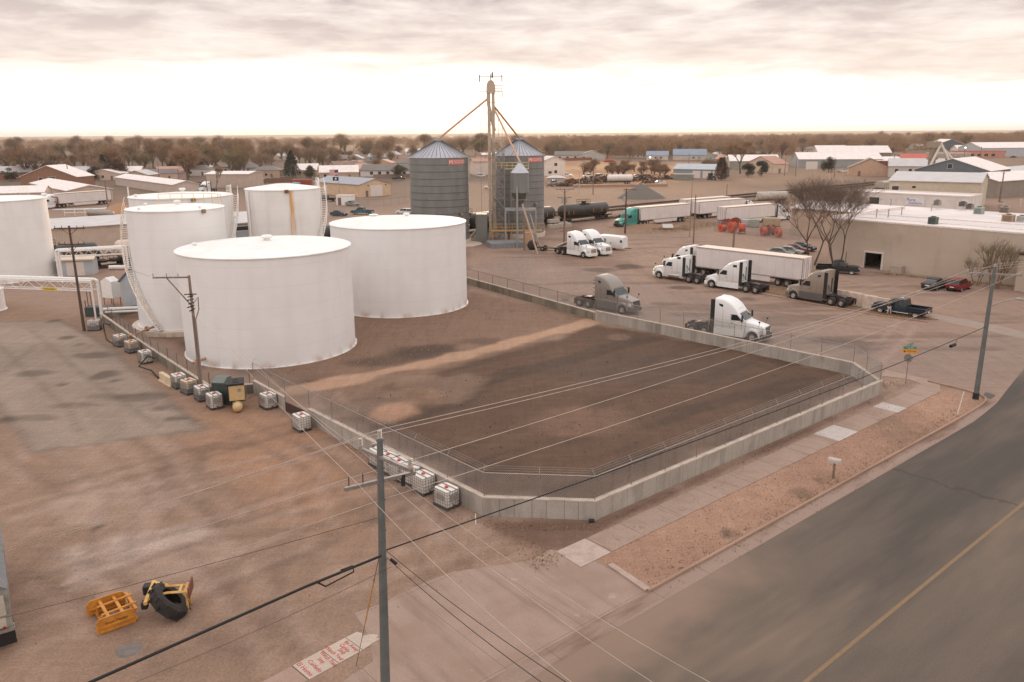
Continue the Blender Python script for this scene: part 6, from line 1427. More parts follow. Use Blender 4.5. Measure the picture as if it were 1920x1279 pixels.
# second building behind
B2 = bld('workshop_building', 'beige low building with white curved roof and small windows behind the bare trees', (56,160,0), -49, 60, 14, 5.2, 'gable_x', .9, wallmat('block_beige',(176,154,136)), WRF, ops=(('f','window',10.2,2.6,1.3,1.5),('f','window',21,2.6,1.3,1.5)))
# white office with signs
off_ = gp(1600,394); OFW = wallmat('office_white',(218,208,202),True)
O1 = bld('office_building', 'white office building with blue lettered signs on its front', (85,206,0), -45, 29, 10, 5.0, 'flat', wm=OFW, rm=WRF, ops=(('f','window',6.5,2.4,2.4,1.6),('f','window',16.2,1.3,.8,.7,2,1.0),('f','window',22.0,1.3,1.1,.8,3,1.4)))
sgB = mat('sign_blue', srgb(48,66,120), rough=.6)
SGN = MB().bx(15.2,19.4,-.12,-.06,2.6,4.3).build('sign_board', mat('sign_panel', srgb(226,222,226), rough=.5), O1)
text_on('Pure', 1.1, sgB, SGN, (16.4,-.14,3.85), (R(90),0,0)); text_on('Solutions', .85, sgB, SGN, (17.4,-.14,3.1), (R(90),0,0))
SGN = MB().bx(27.6,29.1,-.12,-.06,2.7,4.4).build('sign_board', _m['sign_panel'], O1)
text_on('Pure', .55, sgB, SGN, (28.1,-.14,3.9), (R(90),0,0)); text_on('Solutions', .42, sgB, SGN, (28.4,-.14,3.3), (R(90),0,0))
M1 = bld('metal_building', 'beige metal building with a tall white door in its right gable', (100,214,0), -34, 21, 24, 7.2, 'gable_x', 1.8, wallmat('metal_beige',(196,182,162),True), LG, ops=(('r','roll_door',7.5,0,3.0,5.6),('f','dark',5.6,5.5,.8,.5),('f','window',.8,4.4,1.6,1.5)))
bld('metal_building', 'slate blue gabled building with a bright white roof at right', gp(1712,345), -45, 26, 27, 5.5, 'gable_y', 4.2, wallmat('slate',(104,112,116)), WR, ops=(('f','window',11.5,6.2,1.6,1.6),))
bld('storage_shed', 'long teal walled storage building with grey roof at the right edge', gp(1850,345), 40, 60, 12, 4.0, 'gable_x', 1.0, wallmat('teal',(96,118,116),True), LG)
bld('storage_shed', 'grey ribbed shed with white roof cut by the right edge', gp(1868,372), 32, 40, 16, 5.0, 'gable_x', 2.0, wallmat('grey_rib',(142,130,120),True), WR)
bld('corner_building', 'tan block building with a dark roof edge cut by the right edge of the photo', gp(1901,545), -50, 12, 10, 4.6, 'flat', wm=WHW, rm=mat('dark_roof_edge', srgb(60,50,46)))
# mid right buildings
MR = [
 ('storage_building','tan warehouse with a rusty pinkish roof left of the round evergreen',(1450,325),24,(1510,326),20,(1450,308),'gable_x',3.5,(202,180,160),RUR,(('r','door',4,0,1.4,2.4),('f','door',-6,0,1.3,2.2))),
 ('storage_building','long white roofed building behind the round evergreen tree',(1497,314),-8,(1640,312),22,4.5,'gable_x',3.5,(150,150,148),WR,(('f','roll_door',38,0,4,3.4,2,7),)),
 ('storage_building','white roofed hall rising behind the long white roofed building',(1532,304),-8,(1590,304),20,6.5,'gable_x',4,(180,172,166),WR,()),
 ('storage_building','grey hall with wide white roof right of centre behind the sheds',(1582,300),-8,(1672,300),22,5,'gable_x',4.5,(130,118,110),WR,()),
 ('house','peach coloured house with brown roof beside the track',(1590,330),-20,18,12,3.6,'gable_y',4.2,(190,156,134),BR,(('f','door',4,0,1.2,2.2),)),
 ('house','white and grey house with four tall windows beside the track',(1665,332),-22,22,12,4.8,'gable_x',3.0,(204,192,184),LG,(('f','window',2.5,1.2,1.3,2.4),('f','window',8,1.2,1.3,2.4),('f','window',13.5,1.2,1.3,2.4),('r','window',4,1.2,1.3,2.4))),
 ('shop_building','dark red building with white roof between the sheds and the red roofed shop',(1632,314),-8,(1700,314),14,3.6,'gable_x',2,(120,52,48),WR,()),
 ('shop_building','red roofed shop with dark teal wall',(1692,314),-10,(1740,314),16,3.6,'gable_x',3.5,(66,86,88),REDR,(('f','window',5,1,3,1.6,3,5),)),
 ('storage_building','navy walled building with white roof in the upper right town',(1756,282),-8,(1810,282),30,6,'gable_y',5,(84,92,104),WR,()),
 ('storage_building','low white storage row with doors in the upper right',(1795,290),-8,(1850,290),16,4.5,'gable_x',3,(206,196,190),WR,()),
 ('storage_building','light blue grey hall with roll doors near the right edge',(1840,294),5,70,30,6.5,'gable_x',4,(178,180,184),WR,(('f','window',6,3,14,1.0),)),
 ('shop_building','small red and white shop with lit canopy in the upper right',(1795,296),-5,34,14,4.6,'flat',1,(190,130,112),REDR,(('f','window',4,1,3,2,5,5),)),
 ('shop_building','tan shop with pale gravel roof left of the red and white shop',(1752,299),-8,24,18,4.0,'flat',1,(170,152,134),LG,()),
 ('garage_building','grey garage block with white roll doors and yellow machine before it',(1262,333),-30,(1345,336),12,(1262,317),'gable_x',2.0,(140,146,146),roofmat('blue_grey',(168,174,180)),(('f','roll_door',9,0,3.6,3.2,3,4.6),)),
 ('storage_building','green grey shed with a white roof behind the twin evergreens',(1368,318),-8,(1452,316),16,4.5,'gable_x',3,(150,148,134),WR,(('f','roll_door',40,0,6,4.2),)),
 ('house','house with a bright blue roof, left of the pair beyond the field',(1212,300),-10,16,10,3.2,'gable_x',3,(206,190,178),BL,(('f','window',2,1,1.5,1.2,3,4),)),
 ('house','house with a bright blue roof, right of the pair beyond the field',(1262,300),-10,24,12,3.6,'gable_x',4,(196,180,168),BL,(('f','window',14,1,1.5,1.2,2,4),)),
 ('house','two storey white house standing right of the right grain silo',(1019,330),15,11,12,7.0,'gable_y',2.0,(218,206,196),LG,(('f','window',5.5,4.6,1.4,1.4),('f','window',5.5,1.2,1.4,1.4),('f','window',2.5,1.0,1.6,1.2))),
 ('house','white building seen between the two grain silos',(888,328),10,26,12,6.4,'gable_x',1.5,(206,190,180),RUR,(('f','window',20,4,1.2,1.2),('f','window',20,1.2,1.2,1.2))),
 ('house','grey long house with white gable beyond the field, right of the silo',(1085,300),-6,20,12,3.6,'gable_y',3.2,(176,172,166),GR,(('f','window',3,1,2,1.2),)),
 ('house','low pale house beyond the field right of the silo top',(1040,299),-6,26,11,3.2,'gable_x',2.8,(190,180,168),GR,(('f','window',3,1,2,1.2,3,6),)),
]
for (nm,lb,a,an,w_,d_,h_,rf,ri,wc,rm_,ops) in MR:
    bld(nm, lb, a, an, w_, d_, h_, rf, ri, wallmat('%d_%d_%d'%wc, wc), rm_, ops, cat='house' if nm == 'house' else 'building')
# left side
LFT = [
 ('storage_shed','long beige ribbed shed with flat pale roof strip behind the left tanks',gp(88,472),37,34,9,(95,430),'shed',.9,(190,170,154),LG,()),
 ('workshop_building','beige metal building with a white roll door and grey roof beyond the rusted tank',gp(675,370),44,(733,366),28,(675,347),'gable_y',1.7,(206,176,146),roofmat('slate_grey',(150,152,158)),(('f','roll_door',4.2,0,4.8,3.6),('f','door',2.3,0,1.0,2.0),('l','roll_door',20,0,2.4,3.0),('f','dark',3.2,3.4,.4,.4),('f','dark',10.2,3.4,.4,.4))),
 ('storage_building','plain cream metal building with a nearly flat roof behind the white tanks',gp(387,352),-6,(468,352),14,(387,327),'gable_x',.8,(188,168,154),WR,()),
 ('storage_shed','long storage shed with a row of pale doors, left of the cream building',gp(375,362),130,(268,345),9,3.2,'gable_x',1.2,(196,178,166),WR,(('f','roll_door',4,0,2.6,2.6,16,4.2),)),
 ('storage_shed','storage shed with tan doors and white roof behind the white trailer at left',gp(213,376),130,58,13,3.6,'gable_x',1.4,(190,170,152),WR,(('f','roll_door',4,0,2.4,2.6,12,4.2,mat('tan_roll_door', srgb(176,150,120))),)),
 ('storage_shed','cream shed with a white roof behind the leftmost tank',gp(-60,388),20,(88,382),14,3.6,'gable_x',1.6,(198,178,164),WR,()),
 ('house','brick brown house with a white trimmed gable at upper left',gp(40,352),-4,24,12,4.2,'gable_y',4.4,(142,104,84),WR,(('f','window',8,2.4,1.6,1.6),('f','window',12,1.8,3,2.4))),
 ('house','white ranch house with a grey roof and a row of dark shuttered windows',gp(676,331),-12,26,9,2.9,'gable_x',2.6,(214,204,198),GR,(('f','window',5,.9,1.6,1.5,5,4.2),)),
]
for (nm,lb,a,an,w_,d_,h_,rf,ri,wc,rm_,ops) in LFT:
    bld(nm, lb, a, an, w_, d_, h_, rf, ri, wallmat('%d_%d_%d'%wc, wc, nm == 'storage_shed' and an == 37), rm_, ops, cat='house' if nm == 'house' else 'building')
# general houses of the town
hr = random.Random(11)
wcols = [('pale pink',(200,172,156)),('white',(212,202,194)),('grey',(160,154,148)),('tan',(184,160,136)),('pale green',(168,172,160)),('pinkish',(196,160,142)),('blue grey',(150,160,166)),('brick red',(150,98,82))]
rcols = [('grey',GR),('brown',BR),('pinkish',TR),('white',WR),('pale grey',LG)]
spots = [(0,338),(28,330),(130,336),(165,338),(205,336),(232,342),(262,338),(300,334),(330,330),(350,324),(415,325),(440,326),(470,334),(500,332),(535,330),(600,336),(630,322),(650,318),(655,327),(700,316),(745,318),(612,308),(650,305),(690,302),(330,300),(250,298),(180,302),(120,300),(60,305),(400,290),(430,285),(520,300),(560,296),(720,298),(760,290),(905,300),(1100,286),(1130,290),(1160,284),(1190,296),(1310,300),(1330,296),(1420,290),(1450,286),(1400,296),(1350,284),(1560,282),(1620,280),(1650,276),(1690,282),(1720,280),(1500,288),(1840,278),(1880,282),(1900,276),(1240,278),(1290,274),(80,286),(300,280),(600,284),(840,284),(1020,290),(1200,272),(1100,270),(1440,272),(1550,268),(1800,270),(700,276),(500,276),(350,272),(200,284),(150,276),(1365,310),(1410,306),(1340,308)]
seen = set()
for i,(px,py) in enumerate(spots):
    wn, wc = wcols[hr.randrange(8)]; rn, rm_ = rcols[hr.randrange(5)]; big = hr.random()
    w_, d_ = 11+8*hr.random(), 8+3*hr.random(); h_ = 2.8+.8*hr.random(); 
    dist = gp(px,py).y; rf = hr.choice(['gable_x','gable_x','gable_y','hip'])
    rft = {'gable_x':'side gabled','gable_y':'front gabled','hip':'hipped'}[rf]
    where = 'far left' if px < 240 else 'left' if px < 560 else 'centre left' if px < 960 else 'centre right' if px < 1300 else 'right' if px < 1650 else 'far right'
    dep = 'near' if py > 322 else 'middle' if py > 295 else 'farthest'
    lb = '%s %s house, %s roof, %s rows, %s of town' % (wn, rft, rn, dep, where)
    k = 0
    ords = ['','second ','third ','fourth ','fifth ']
    while ords[k]+lb in seen: k += 1
    lb = ords[k]+lb; seen.add(lb)
    bld('house', lb, gp(px,py), hr.choice([-50,40,-8,-4,3,10]), w_, d_, h_, rf, 1.8+hr.random(), wallmat('%d_%d_%d'%wc, wc), rm_, (('f','window',1.8,1.0,1.3,1.2,2,5.0),('f','door',-4.5,0,1.0,2.0)) if dist < 900 else (), cat='house', group='houses of the town')

# ---------------------------------------------------------------- trees
def twigmat(name, c): return mat(name, srgb(*c), rough=.95, var=.22, scale=.6)
BARK = twigmat('bark_brown', (108,90,77)); TW1 = twigmat('twig_brown', (146,115,88)); TW2 = twigmat('twig_grey', (150,124,102)); TW3 = twigmat('twig_dark', (124,98,78)); TW4 = twigmat('twig_olive', (124,108,80))
def bare_tree_mesh(seed, H=12.0, spread=.5, twigs=1300, tw=.05, tl=1.5, trunks=1, lev=4, thick=.24, limbs=True, hang=0.0):
    r = random.Random(seed); tr = MB(); cr_ = MB(); tips = []
    def grow(p, d, l, rad, lv):
        k = 3; pts = [p]; q = p; dd = d
        for i in range(k):
            dd = (dd+Vector((r.uniform(-.13,.13), r.uniform(-.13,.13), r.uniform(-.02,.1)))).normalized(); q = q+dd*(l/k); pts.append(q)
        (tr if lv >= lev-1 else cr_).tube(pts, [rad*(1-.13*i) for i in range(k+1)], n=5 if lv > 2 else 3, caps=False)
        if lv > 0:
            n = r.choice([2,3,3]) if lv > 1 else 3
            a0 = r.uniform(0,6.28)
            for j in range(n):
                a = a0+6.283*j/n+r.uniform(-.4,.4); sp_a = spread*r.uniform(.6,1.3)
                ax = Vector((math.cos(a), math.sin(a),0)); nd = (dd+ax*sp_a).normalized(); 
                if lv < lev: nd = (nd+Vector((0,0,.12))).normalized()
                grow(q, nd, l*r.uniform(.62,.85), rad*.6, lv-1)
            if lv < lev: tips.append((q, dd, l))
        else: tips.append((q, dd, l))
        for f in (1,2): 
            if lv <= 2: tips.append((pts[f], dd, l))
    for t_ in range(trunks):
        a = 6.28*t_/max(1,trunks)+r.uniform(-.3,.3); o = Vector((math.cos(a),math.sin(a),0))*(.3 if trunks > 1 else 0)
        grow(o+Vector((0,0,-.2)), Vector((math.cos(a)*.3,math.sin(a)*.3,1)).normalized() if trunks > 1 else Vector((0,0,1)), H*.27, thick, lev)
    for i in range(twigs):
        q, dd, l = tips[r.randrange(len(tips))]
        a = r.uniform(0,6.28); e = r.uniform(-.3,.9); v = (Vector((math.cos(a)*math.cos(e), math.sin(a)*math.cos(e), math.sin(e)))*.9+dd*.8+Vector((0,0,-hang))).normalized(); ln_ = tl*r.uniform(.5,1.2)
        s = v.cross(Vector((r.uniform(-1,1),r.uniform(-1,1),r.uniform(-1,1)))).normalized()*tw; m = q+v*ln_*.35
        cr_.add([q+s*.6, q-s*.6, m-s*.5, q+v*ln_, m+s*.5], [(0,1,2,3,4)])
    return tr, cr_
def evergreen_mesh(seed, H=9, Rr=3, shape='cone', n=2600, leaf=.42):
    r = random.Random(seed); tr = MB(); cr_ = MB(); tr.cyl((0,0,-.1),(0,0,H*.8),.2,.05,n=6)
    lump = [(r.uniform(0,6.28), r.uniform(.05,.95), r.uniform(.75,1.2)) for _ in range(26)]
    if shape == 'round':
        lb_ = [(Vector((math.cos(a_)*q_, math.sin(a_)*q_, H*z_)), s_) for a_, q_, z_, s_ in [(r.uniform(0,6.28), Rr*r.uniform(.2,.68), r.uniform(.22,.80), Rr*r.uniform(.28,.5)) for _ in range(16)]]
        lb_.append((Vector((0,0,H*.85)), Rr*.32))
        for i in range(n):
            c_, s_ = lb_[r.randrange(17)]; d_ = Vector((r.gauss(0,1),r.gauss(0,1),r.gauss(0,1))).normalized(); p = c_+Vector((d_.x,d_.y,d_.z*H/Rr*.42))*s_*(r.random()**.4)
            o_ = (d_*.7+Vector((r.gauss(0,.7),r.gauss(0,.7),r.gauss(.3,.7)))).normalized(); s = o_.cross(Vector((r.uniform(-1,1),r.uniform(-1,1),1))).normalized()*leaf*r.uniform(.3,.6); u_ = o_*leaf*r.uniform(.6,1.2)
            cr_.add([p-s, p+s, p+u_+s*.3, p+u_*1.2, p+u_-s*.3], [(0,1,2,3,4)])
        return tr, cr_
    for i in range(n):
        f = r.random()**.8; a = r.uniform(0,6.283)
        if shape == 'cone': rad = Rr*(1-f)**.85+.12
        elif shape == 'round': rad = Rr*math.sqrt(max(0,1-(2*f-1)**2))*1.0+.1
        else: rad = Rr*(1-f*.75)*min(1,f*6+.3)
        g = 1
        for (la,lf,lg) in lump:
            dA = abs((a-la+3.1416)%6.2832-3.1416)
            if dA < .6 and abs(f-lf) < .12: g = lg
        q = rad*g*(r.random()**.5); z = H*(.06+.94*f); p = Vector((math.cos(a)*q, math.sin(a)*q, z))
        o_ = (Vector((math.cos(a), math.sin(a), .2))*.5+Vector((r.gauss(0,1),r.gauss(0,1),r.gauss(0,1)))).normalized(); s = o_.cross(Vector((r.uniform(-1,1),r.uniform(-1,1),1))).normalized()*leaf*r.uniform(.3,.6); u_ = o_*leaf*r.uniform(.6,1.2)
        cr_.add([p-s, p+s, p+u_+s*.3, p+u_*1.2, p+u_-s*.3], [(0,1,2,3,4)])
    return tr, cr_
def tree_obj(name, label, meshes, mt_, mc_, loc, cat='tree', group=None, s=1.0, rz=0.0):
    t = thing(name, label, cat, loc, rz, group); t.scale = (s,s,s)
    a = meshes[0].build('trunk', mt_, t, sharp=False); c = meshes[1].build('crown', mc_, t, sharp=False); return t
# two big bare trees at the warehouse
TRD = twigmat('bark_grey_brown', (92,76,66)); TRD2 = twigmat('twig_grey_brown', (112,94,82))
mm = bare_tree_mesh(5, 12, .78, 6500, .011, 1.3, trunks=2, lev=5, thick=.14)
b1 = gp(1522,497); hh = topz(b1,1524,358)
tree_obj('bare_tree', 'tall bare tree by the parked red car, left of the two big ones', mm, TRD, TRD2, b1, s=hh/8.9)
mm = bare_tree_mesh(9, 12, .80, 6500, .011, 1.3, trunks=3, lev=5, thick=.12)
b2_ = gp(1566,504); hh = topz(b2_,1570,362)
tree_obj('bare_tree', 'tall many stemmed bare tree behind the black pickup, right of the two big ones', mm, TRD, TRD2, b2_, s=hh/8.9)
mm = bare_tree_mesh(12, 7, .35, 1500, .014, .9, trunks=6, lev=3, thick=.11)
tree_obj('bare_tree', 'bushy bare saplings against the right part of the warehouse wall', mm, TW3, TW4, gp(1864,541), s=1.15)
mm = bare_tree_mesh(14, 5, .35, 700, .014, .8, trunks=4, lev=3, thick=.07)
tree_obj('bare_tree', 'small bare sapling left of the bushy ones at the warehouse wall', mm, TW3, TW4, gp(1829,535), s=1.0)
# evergreens
EV = {'dark': twigmat('evergreen_dark',(54,58,46)), 'blue': twigmat('evergreen_blue',(60,72,60)), 'brown': twigmat('evergreen_brown',(84,60,48)), 'olive': twigmat('evergreen_olive',(78,72,54))}
evs = [(1352,338,296,17,'over','brown','tall brown green evergreen right of the grey garage'),(1402,332,305,15,'round','dark','round dark evergreen, left of the twin pair'),(1428,331,301,13,'round','dark','round dark evergreen, right of the twin pair'),(1553,323,293,17,'round','dark','single round dark evergreen beside the tan warehouse'),(108,334,312,14,'round','dark','dark green juniper at upper left behind the storage shed'),(196,336,290,15,'cone','blue','tall blue green spruce at upper left'),(178,338,312,13,'round','dark','low dark evergreen at the foot of the blue green spruce'),(222,336,297,22,'round','brown','broad reddish brown evergreen right of the spruce'),(325,330,300,16,'cone','dark','dark evergreen behind the long storage shed'),(548,333,283,19,'cone','dark','tall dark spruce right of the cream building'),(583,335,309,16,'round','olive','olive dark tree right of the tall spruce'),(748,334,308,18,'round','olive','dark olive tree right of the white ranch house'),(20,340,314,16,'round','olive','dark olive tree at the left edge behind the sheds'),(1446,288,262,14,'cone','olive','tall olive evergreen far beyond the tan warehouse'),(1555,284,268,12,'cone','olive','small far evergreen above the round one'),(968,268,254,14,'round','olive','dark tree just behind the right silo roof'),(120,304,282,12,'cone','dark','far dark evergreen among the brown trees at left'),(657,292,283,7,'round','dark','small round evergreen in the town left of the silos'),(683,291,281,8,'round','dark','small dark evergreen right of the small round one')]
evm = {}
for (px,py,pt_,wpx,shp,cn,lb) in evs:
    q = gp(px,py); H_ = max(3.5, topz(q,px,pt_)); rr_ = wpx*q.y/1493
    tree_obj('evergreen_tree', lb, evergreen_mesh(px, H_, rr_, shp, 3800, max(.28,H_*.042)), BARK, EV[cn], q, group=None)
b0 = gp(1388,326); mm = bare_tree_mesh(31, 22, .5, 2600, .09, 2.4, lev=4, thick=.6)
tree_obj('bare_tree', 'very tall bare cottonwood behind the twin evergreens', mm, BARK, TW1, b0, s=topz(b0,1388,256)/21)
b0 = gp(185,322); mm = bare_tree_mesh(33, 22, .6, 3000, .08, 2.6, lev=4, thick=.6)
tree_obj('bare_tree', 'wide spreading bare tree above the spruce at upper left', mm, BARK, TW1, gp(173,330), s=.72)
b0 = gp(490,330); mm = bare_tree_mesh(35, 16, .8, 3600, .07, 2.0, trunks=3, lev=4, thick=.4)
tree_obj('bare_tree', 'broad round bare tree behind the rusted tank', mm, BARK, TW2, gp(493,331), s=.85)
tree_obj('bare_tree', 'slim pale bare tree standing before the cream metal building', bare_tree_mesh(36, 11, .3, 1500, .03, 1.3, lev=4, thick=.2), BARK, TW4, gp(405,356), s=.9)
# town trees: seven shapes, copied
protos = []
def crown_tree(seed, H=12.0, rx=.36, zc=.60, rz_=.40, n=1700, tw=.06, tl=1.5, lobes=9):
    r = random.Random(seed); m = MB(); lb_ = []
    for k in range(lobes):
        a = r.uniform(0,6.28); e = r.uniform(-.35,1.2); q_ = r.uniform(.35,.8)
        lb_.append((Vector((math.cos(a)*math.cos(e)*rx*H*q_, math.sin(a)*math.cos(e)*rx*H*q_, H*(zc+math.sin(e)*rz_*q_*.8))), r.uniform(.13,.24)*H))
    m.cyl((0,0,-.3),(0,0,H*.22),.34,.26,n=6,mi=1)
    for c_, rr_ in lb_:
        mid = Vector((c_.x*.45+r.uniform(-.4,.4), c_.y*.45+r.uniform(-.4,.4), H*.2+(c_.z-H*.2)*.5))
        m.tube([(0,0,H*.18), mid, c_, c_+(c_-mid)*.5], [.2,.13,.08,.03], n=4, mi=1, caps=False)
        for j in range(4):
            d = Vector((r.gauss(0,1), r.gauss(0,1), r.gauss(.4,1))).normalized(); m.tube([mid.lerp(c_,r.random()), c_+d*rr_*.5, c_+d*rr_], [.07,.05,.02], n=3, mi=1, caps=False)
    for i in range(n):
        c_, rr_ = lb_[r.randrange(lobes)]; d = Vector((r.gauss(0,1), r.gauss(0,1), r.gauss(.15,1))).normalized(); p = c_+d*rr_*(r.random()**.45)
        v = (d*.8+Vector((0,0,.7))+Vector((r.uniform(-.7,.7), r.uniform(-.7,.7), r.uniform(-.5,.5)))).normalized(); l_ = tl*r.uniform(.5,1.2)
        s_ = v.cross(Vector((r.uniform(-1,1),r.uniform(-1,1),r.uniform(-1,1)))).normalized()*tw
        m.add([p-s_, p+s_, p+v*l_], [(0,1,2)])
    return m
for i in range(8):
    protos.append(crown_tree(50+i, 12, (.36,.42,.30,.38,.44,.34,.40,.32)[i], (.6,.58,.62,.6,.56,.62,.6,.6)[i], (.40,.38,.42,.40,.36,.42,.40,.44)[i], 1700, .05, 1.8, (13,17,12,15,18,13,16,12)[i]).build('tree_proto', [(TW1,TW2,TW3,TW4,TW1,TW3,TW2,TW1)[i], BARK], sharp=False))
tr_rnd = random.Random(77); cnt = 0
def far_tree(px, py, s=1.0):
    global cnt
    q = gp(px, py); i = tr_rnd.randrange(8); o = protos[i].copy(); o.name = 'bare_tree'; COL.objects.link(o); o.location = q; o.rotation_euler = (0,0,tr_rnd.uniform(0,6.28)); k = s*tr_rnd.uniform(.65,1.3); o.scale = (k*tr_rnd.uniform(.95,1.4),k*1.15,k)
    where = 'far left' if px < 240 else 'left' if px < 560 else 'centre left' if px < 960 else 'centre right' if px < 1300 else 'right' if px < 1650 else 'far right'
    row = 'nearest' if py > 318 else 'near' if py > 306 else 'middle' if py > 292 else 'distant' if py > 280 else 'farthest'
    o['label'] = '%s bare tree, %s row of town trees, %s of picture' % (['brown','grey','dark brown','olive brown','many stemmed brown','wide dark','forked grey','round brown'][i], row, where)
    o['category'] = 'tree'; o['group'] = 'bare trees of the town'; cnt += 1
for k in range(34): far_tree(tr_rnd.uniform(-10,470), tr_rnd.uniform(320,337), 1.1)
for k in range(34): far_tree(tr_rnd.uniform(-10,620), tr_rnd.uniform(304,318), 1.15)
for k in range(14): far_tree(tr_rnd.uniform(600,780), tr_rnd.uniform(300,322), .85)
for k in range(56): far_tree(tr_rnd.uniform(-10,900), tr_rnd.uniform(288,304), 1.2)
for k in range(14): far_tree(tr_rnd.uniform(1020,1320), tr_rnd.uniform(294,299), .95)
for k in range(64): far_tree(tr_rnd.uniform(1020,1700), tr_rnd.uniform(270,292), 1.1)
for k in range(16): far_tree(tr_rnd.uniform(1330,1480), tr_rnd.uniform(294,310), .9)
for k in range(14): far_tree(tr_rnd.uniform(1640,1920), tr_rnd.uniform(258,284), 1.3)
for k in range(26): far_tree(tr_rnd.uniform(-10,1000), tr_rnd.uniform(277,288), 1.4)
for p in protos: bpy.data.objects.remove(p)
# far wood, beyond counting
fw_ = MB(); mat_i = 0
def clump(px, py, H, wd, n):
    q = gp(px, py)
    for _ in range(n):
        x = tr_rnd.gauss(0,1)*wd*.38; f = tr_rnd.random(); z = H*(.15+.85*f)*math.exp(-(x/wd)**2*1.2); y = tr_rnd.uniform(-wd,wd)*.5
        l = H*.22; a = tr_rnd.uniform(.6,2.5); s = H*.022
        p = q+Vector((x,y,z)); v = Vector((math.cos(a)*l, tr_rnd.uniform(-.4,.4)*l, math.sin(a)*l)); sd_ = Vector((v.z,0,-v.x)).normalized()*s
        fw_.add([p-sd_, p+sd_, p+v], [(0,1,2)])
for k in range(1500):
    px = tr_rnd.uniform(-60,1980); py = 259.0-(px/1920)*12+tr_rnd.uniform(3,20)**1.0
    if tr_rnd.random() < .25 and 1000 < px < 1300: continue
    q = gp(px,py)
    if q.y > 6500 or q.y < 0: continue
    clump(px, py, tr_rnd.uniform(8,14), tr_rnd.uniform(12,30), 110)
for k in range(620):
    px = tr_rnd.uniform(990,1990); py = 250.5-(px-960)/1920*13+tr_rnd.uniform(13,34)
    if gp(px,py).y < 5000: clump(px, py, tr_rnd.uniform(9,15), tr_rnd.uniform(9,20), 170)
for k in range(70): clump(tr_rnd.uniform(1025,1335), tr_rnd.uniform(284,297), tr_rnd.uniform(9,14), tr_rnd.uniform(6,12), 520)
for k in range(60): clump(tr_rnd.uniform(-20,1000), tr_rnd.uniform(274,288), tr_rnd.uniform(9,13), tr_rnd.uniform(8,16), 420)
for k in range(60): clump(tr_rnd.uniform(1330,1760), tr_rnd.uniform(262,296), tr_rnd.uniform(8,13), tr_rnd.uniform(8,14), 420)
o = fw_.build('far_wood', TW1, sharp=False); o['kind'] = 'stuff'; o['label'] = 'brown mass of far off bare trees along the horizon'
# scrub in the scrap yard and along the field
for k in range(26):
    px, py = tr_rnd.uniform(1070,1260), tr_rnd.uniform(318,334)
    pass
sb = [crown_tree(80+i, 4.6, .55, .5, .42, 1000, .035, .9, 8) for i in range(2)]
sbo = []
for i in range(2):
    sbo.append(sb[i].build('shrub', [TW3, BARK], sharp=False))
for k in range(40):
    px = tr_rnd.choice([tr_rnd.uniform(1075,1260), tr_rnd.uniform(1075,1260), tr_rnd.uniform(1320,1360)]); py = tr_rnd.uniform(318,332)
    o = sbo[k%2].copy(); o.name = 'shrub'; COL.objects.link(o); o.location = gp(px,py); s = tr_rnd.uniform(.7,1.5); o.scale = (s*1.2,s*1.2,s); o.rotation_euler = (0,0,tr_rnd.uniform(0,6.28))
    tag(o, 'bare brown shrub in the thicket behind the scrap yard', 'shrub', 'shrubs behind the scrap yard')
for p in sbo: bpy.data.objects.remove(p)
# ---------------------------------------------------------------- IBC totes
TOTE = mat('tote_plastic', srgb(216,208,200), rough=.45, var=.05, scale=2, spec=.4); TOTEY = mat('tote_plastic_yellowed', srgb(210,188,158), rough=.5, var=.08, scale=2)
CAGE = mat('tote_cage_steel', srgb(120,110,104), rough=.5, metal=.5); PAL = mat('tote_pallet', srgb(74,70,68), rough=.8, var=.2); TLAB = mat('tote_label_plate', srgb(152,150,146), rough=.45, metal=.4); TCAP = mat('tote_cap_red', srgb(176,58,52), rough=.5); BLUEF = mat('tote_liquid_grey', srgb(118,118,120), rough=.5, var=.1)
def tote(label, fill=None, body=None, cap=TCAP, plate=True):
    t = thing('liquid_tote', label, 'tote', (0,0,0), 0, 'caged liquid totes')
    b = MB(); b.loft([[(x,y,z) for (x,y) in ((-.55+c,-.45),(.55-c,-.45),(.57,-.43+c),(.57,.43-c),(.55-c,.45),(-.55+c,.45),(-.57,.43-c),(-.57,-.43+c))] for (z,c) in ((.16,.1),(.22,.04),(1.02,.04),(1.1,.1))], caps=True); o = b.build('plastic_bottle', body or TOTE, t, sharp=50)
    if fill:
        b = MB(); b.bx(-.575,.575,-.455,.455,.2,fill); b.build('liquid_fill', BLUEF, t)
    b = MB()
    for z in (.2,.38,.56,.74,.92,1.08):
        b.tube([(-.6,-.48,z),(.6,-.48,z),(.6,.48,z),(-.6,.48,z),(-.6,-.48,z)], .013, n=4)
    for i in range(7):
        x = -.6+1.2*i/6
        for y in (-.48,.48): b.cyl((x,y,.16),(x,y,1.1), .012, n=4)
    for i in range(1,5):
        y = -.48+.96*i/5
        for x in (-.6,.6): b.cyl((x,y,.16),(x,y,1.1), .012, n=4)
    for y in (-.2,.2): b.bx(-.6,.6,y-.03,y+.03,1.1,1.125)
    b.build('cage', CAGE, t)
    b = MB(); 
    for y in (-.42,0,.42): b.bx(-.6,.6,y-.06,y+.06,.0,.1)
    b.bx(-.6,.6,-.5,.5,.1,.15); b.build('pallet', PAL, t)
    MB().cyl((0,0,1.08),(0,0,1.17), .11, n=14).build('fill_cap', cap, t)
    b = MB(); b.cyl((.56,0,.24),(.68,0,.22), .045, n=8); b.build('valve', PAL, t)
    if plate:
        b = MB(); b.bx(.615,.62,-.25,.25,.5,.9); b.build('label_plate', TLAB, t); b = MB(); b.bx(-.3,.3,-.5,-.495,.5,.85); b.build('label_plate', TLAB, t)
    return t
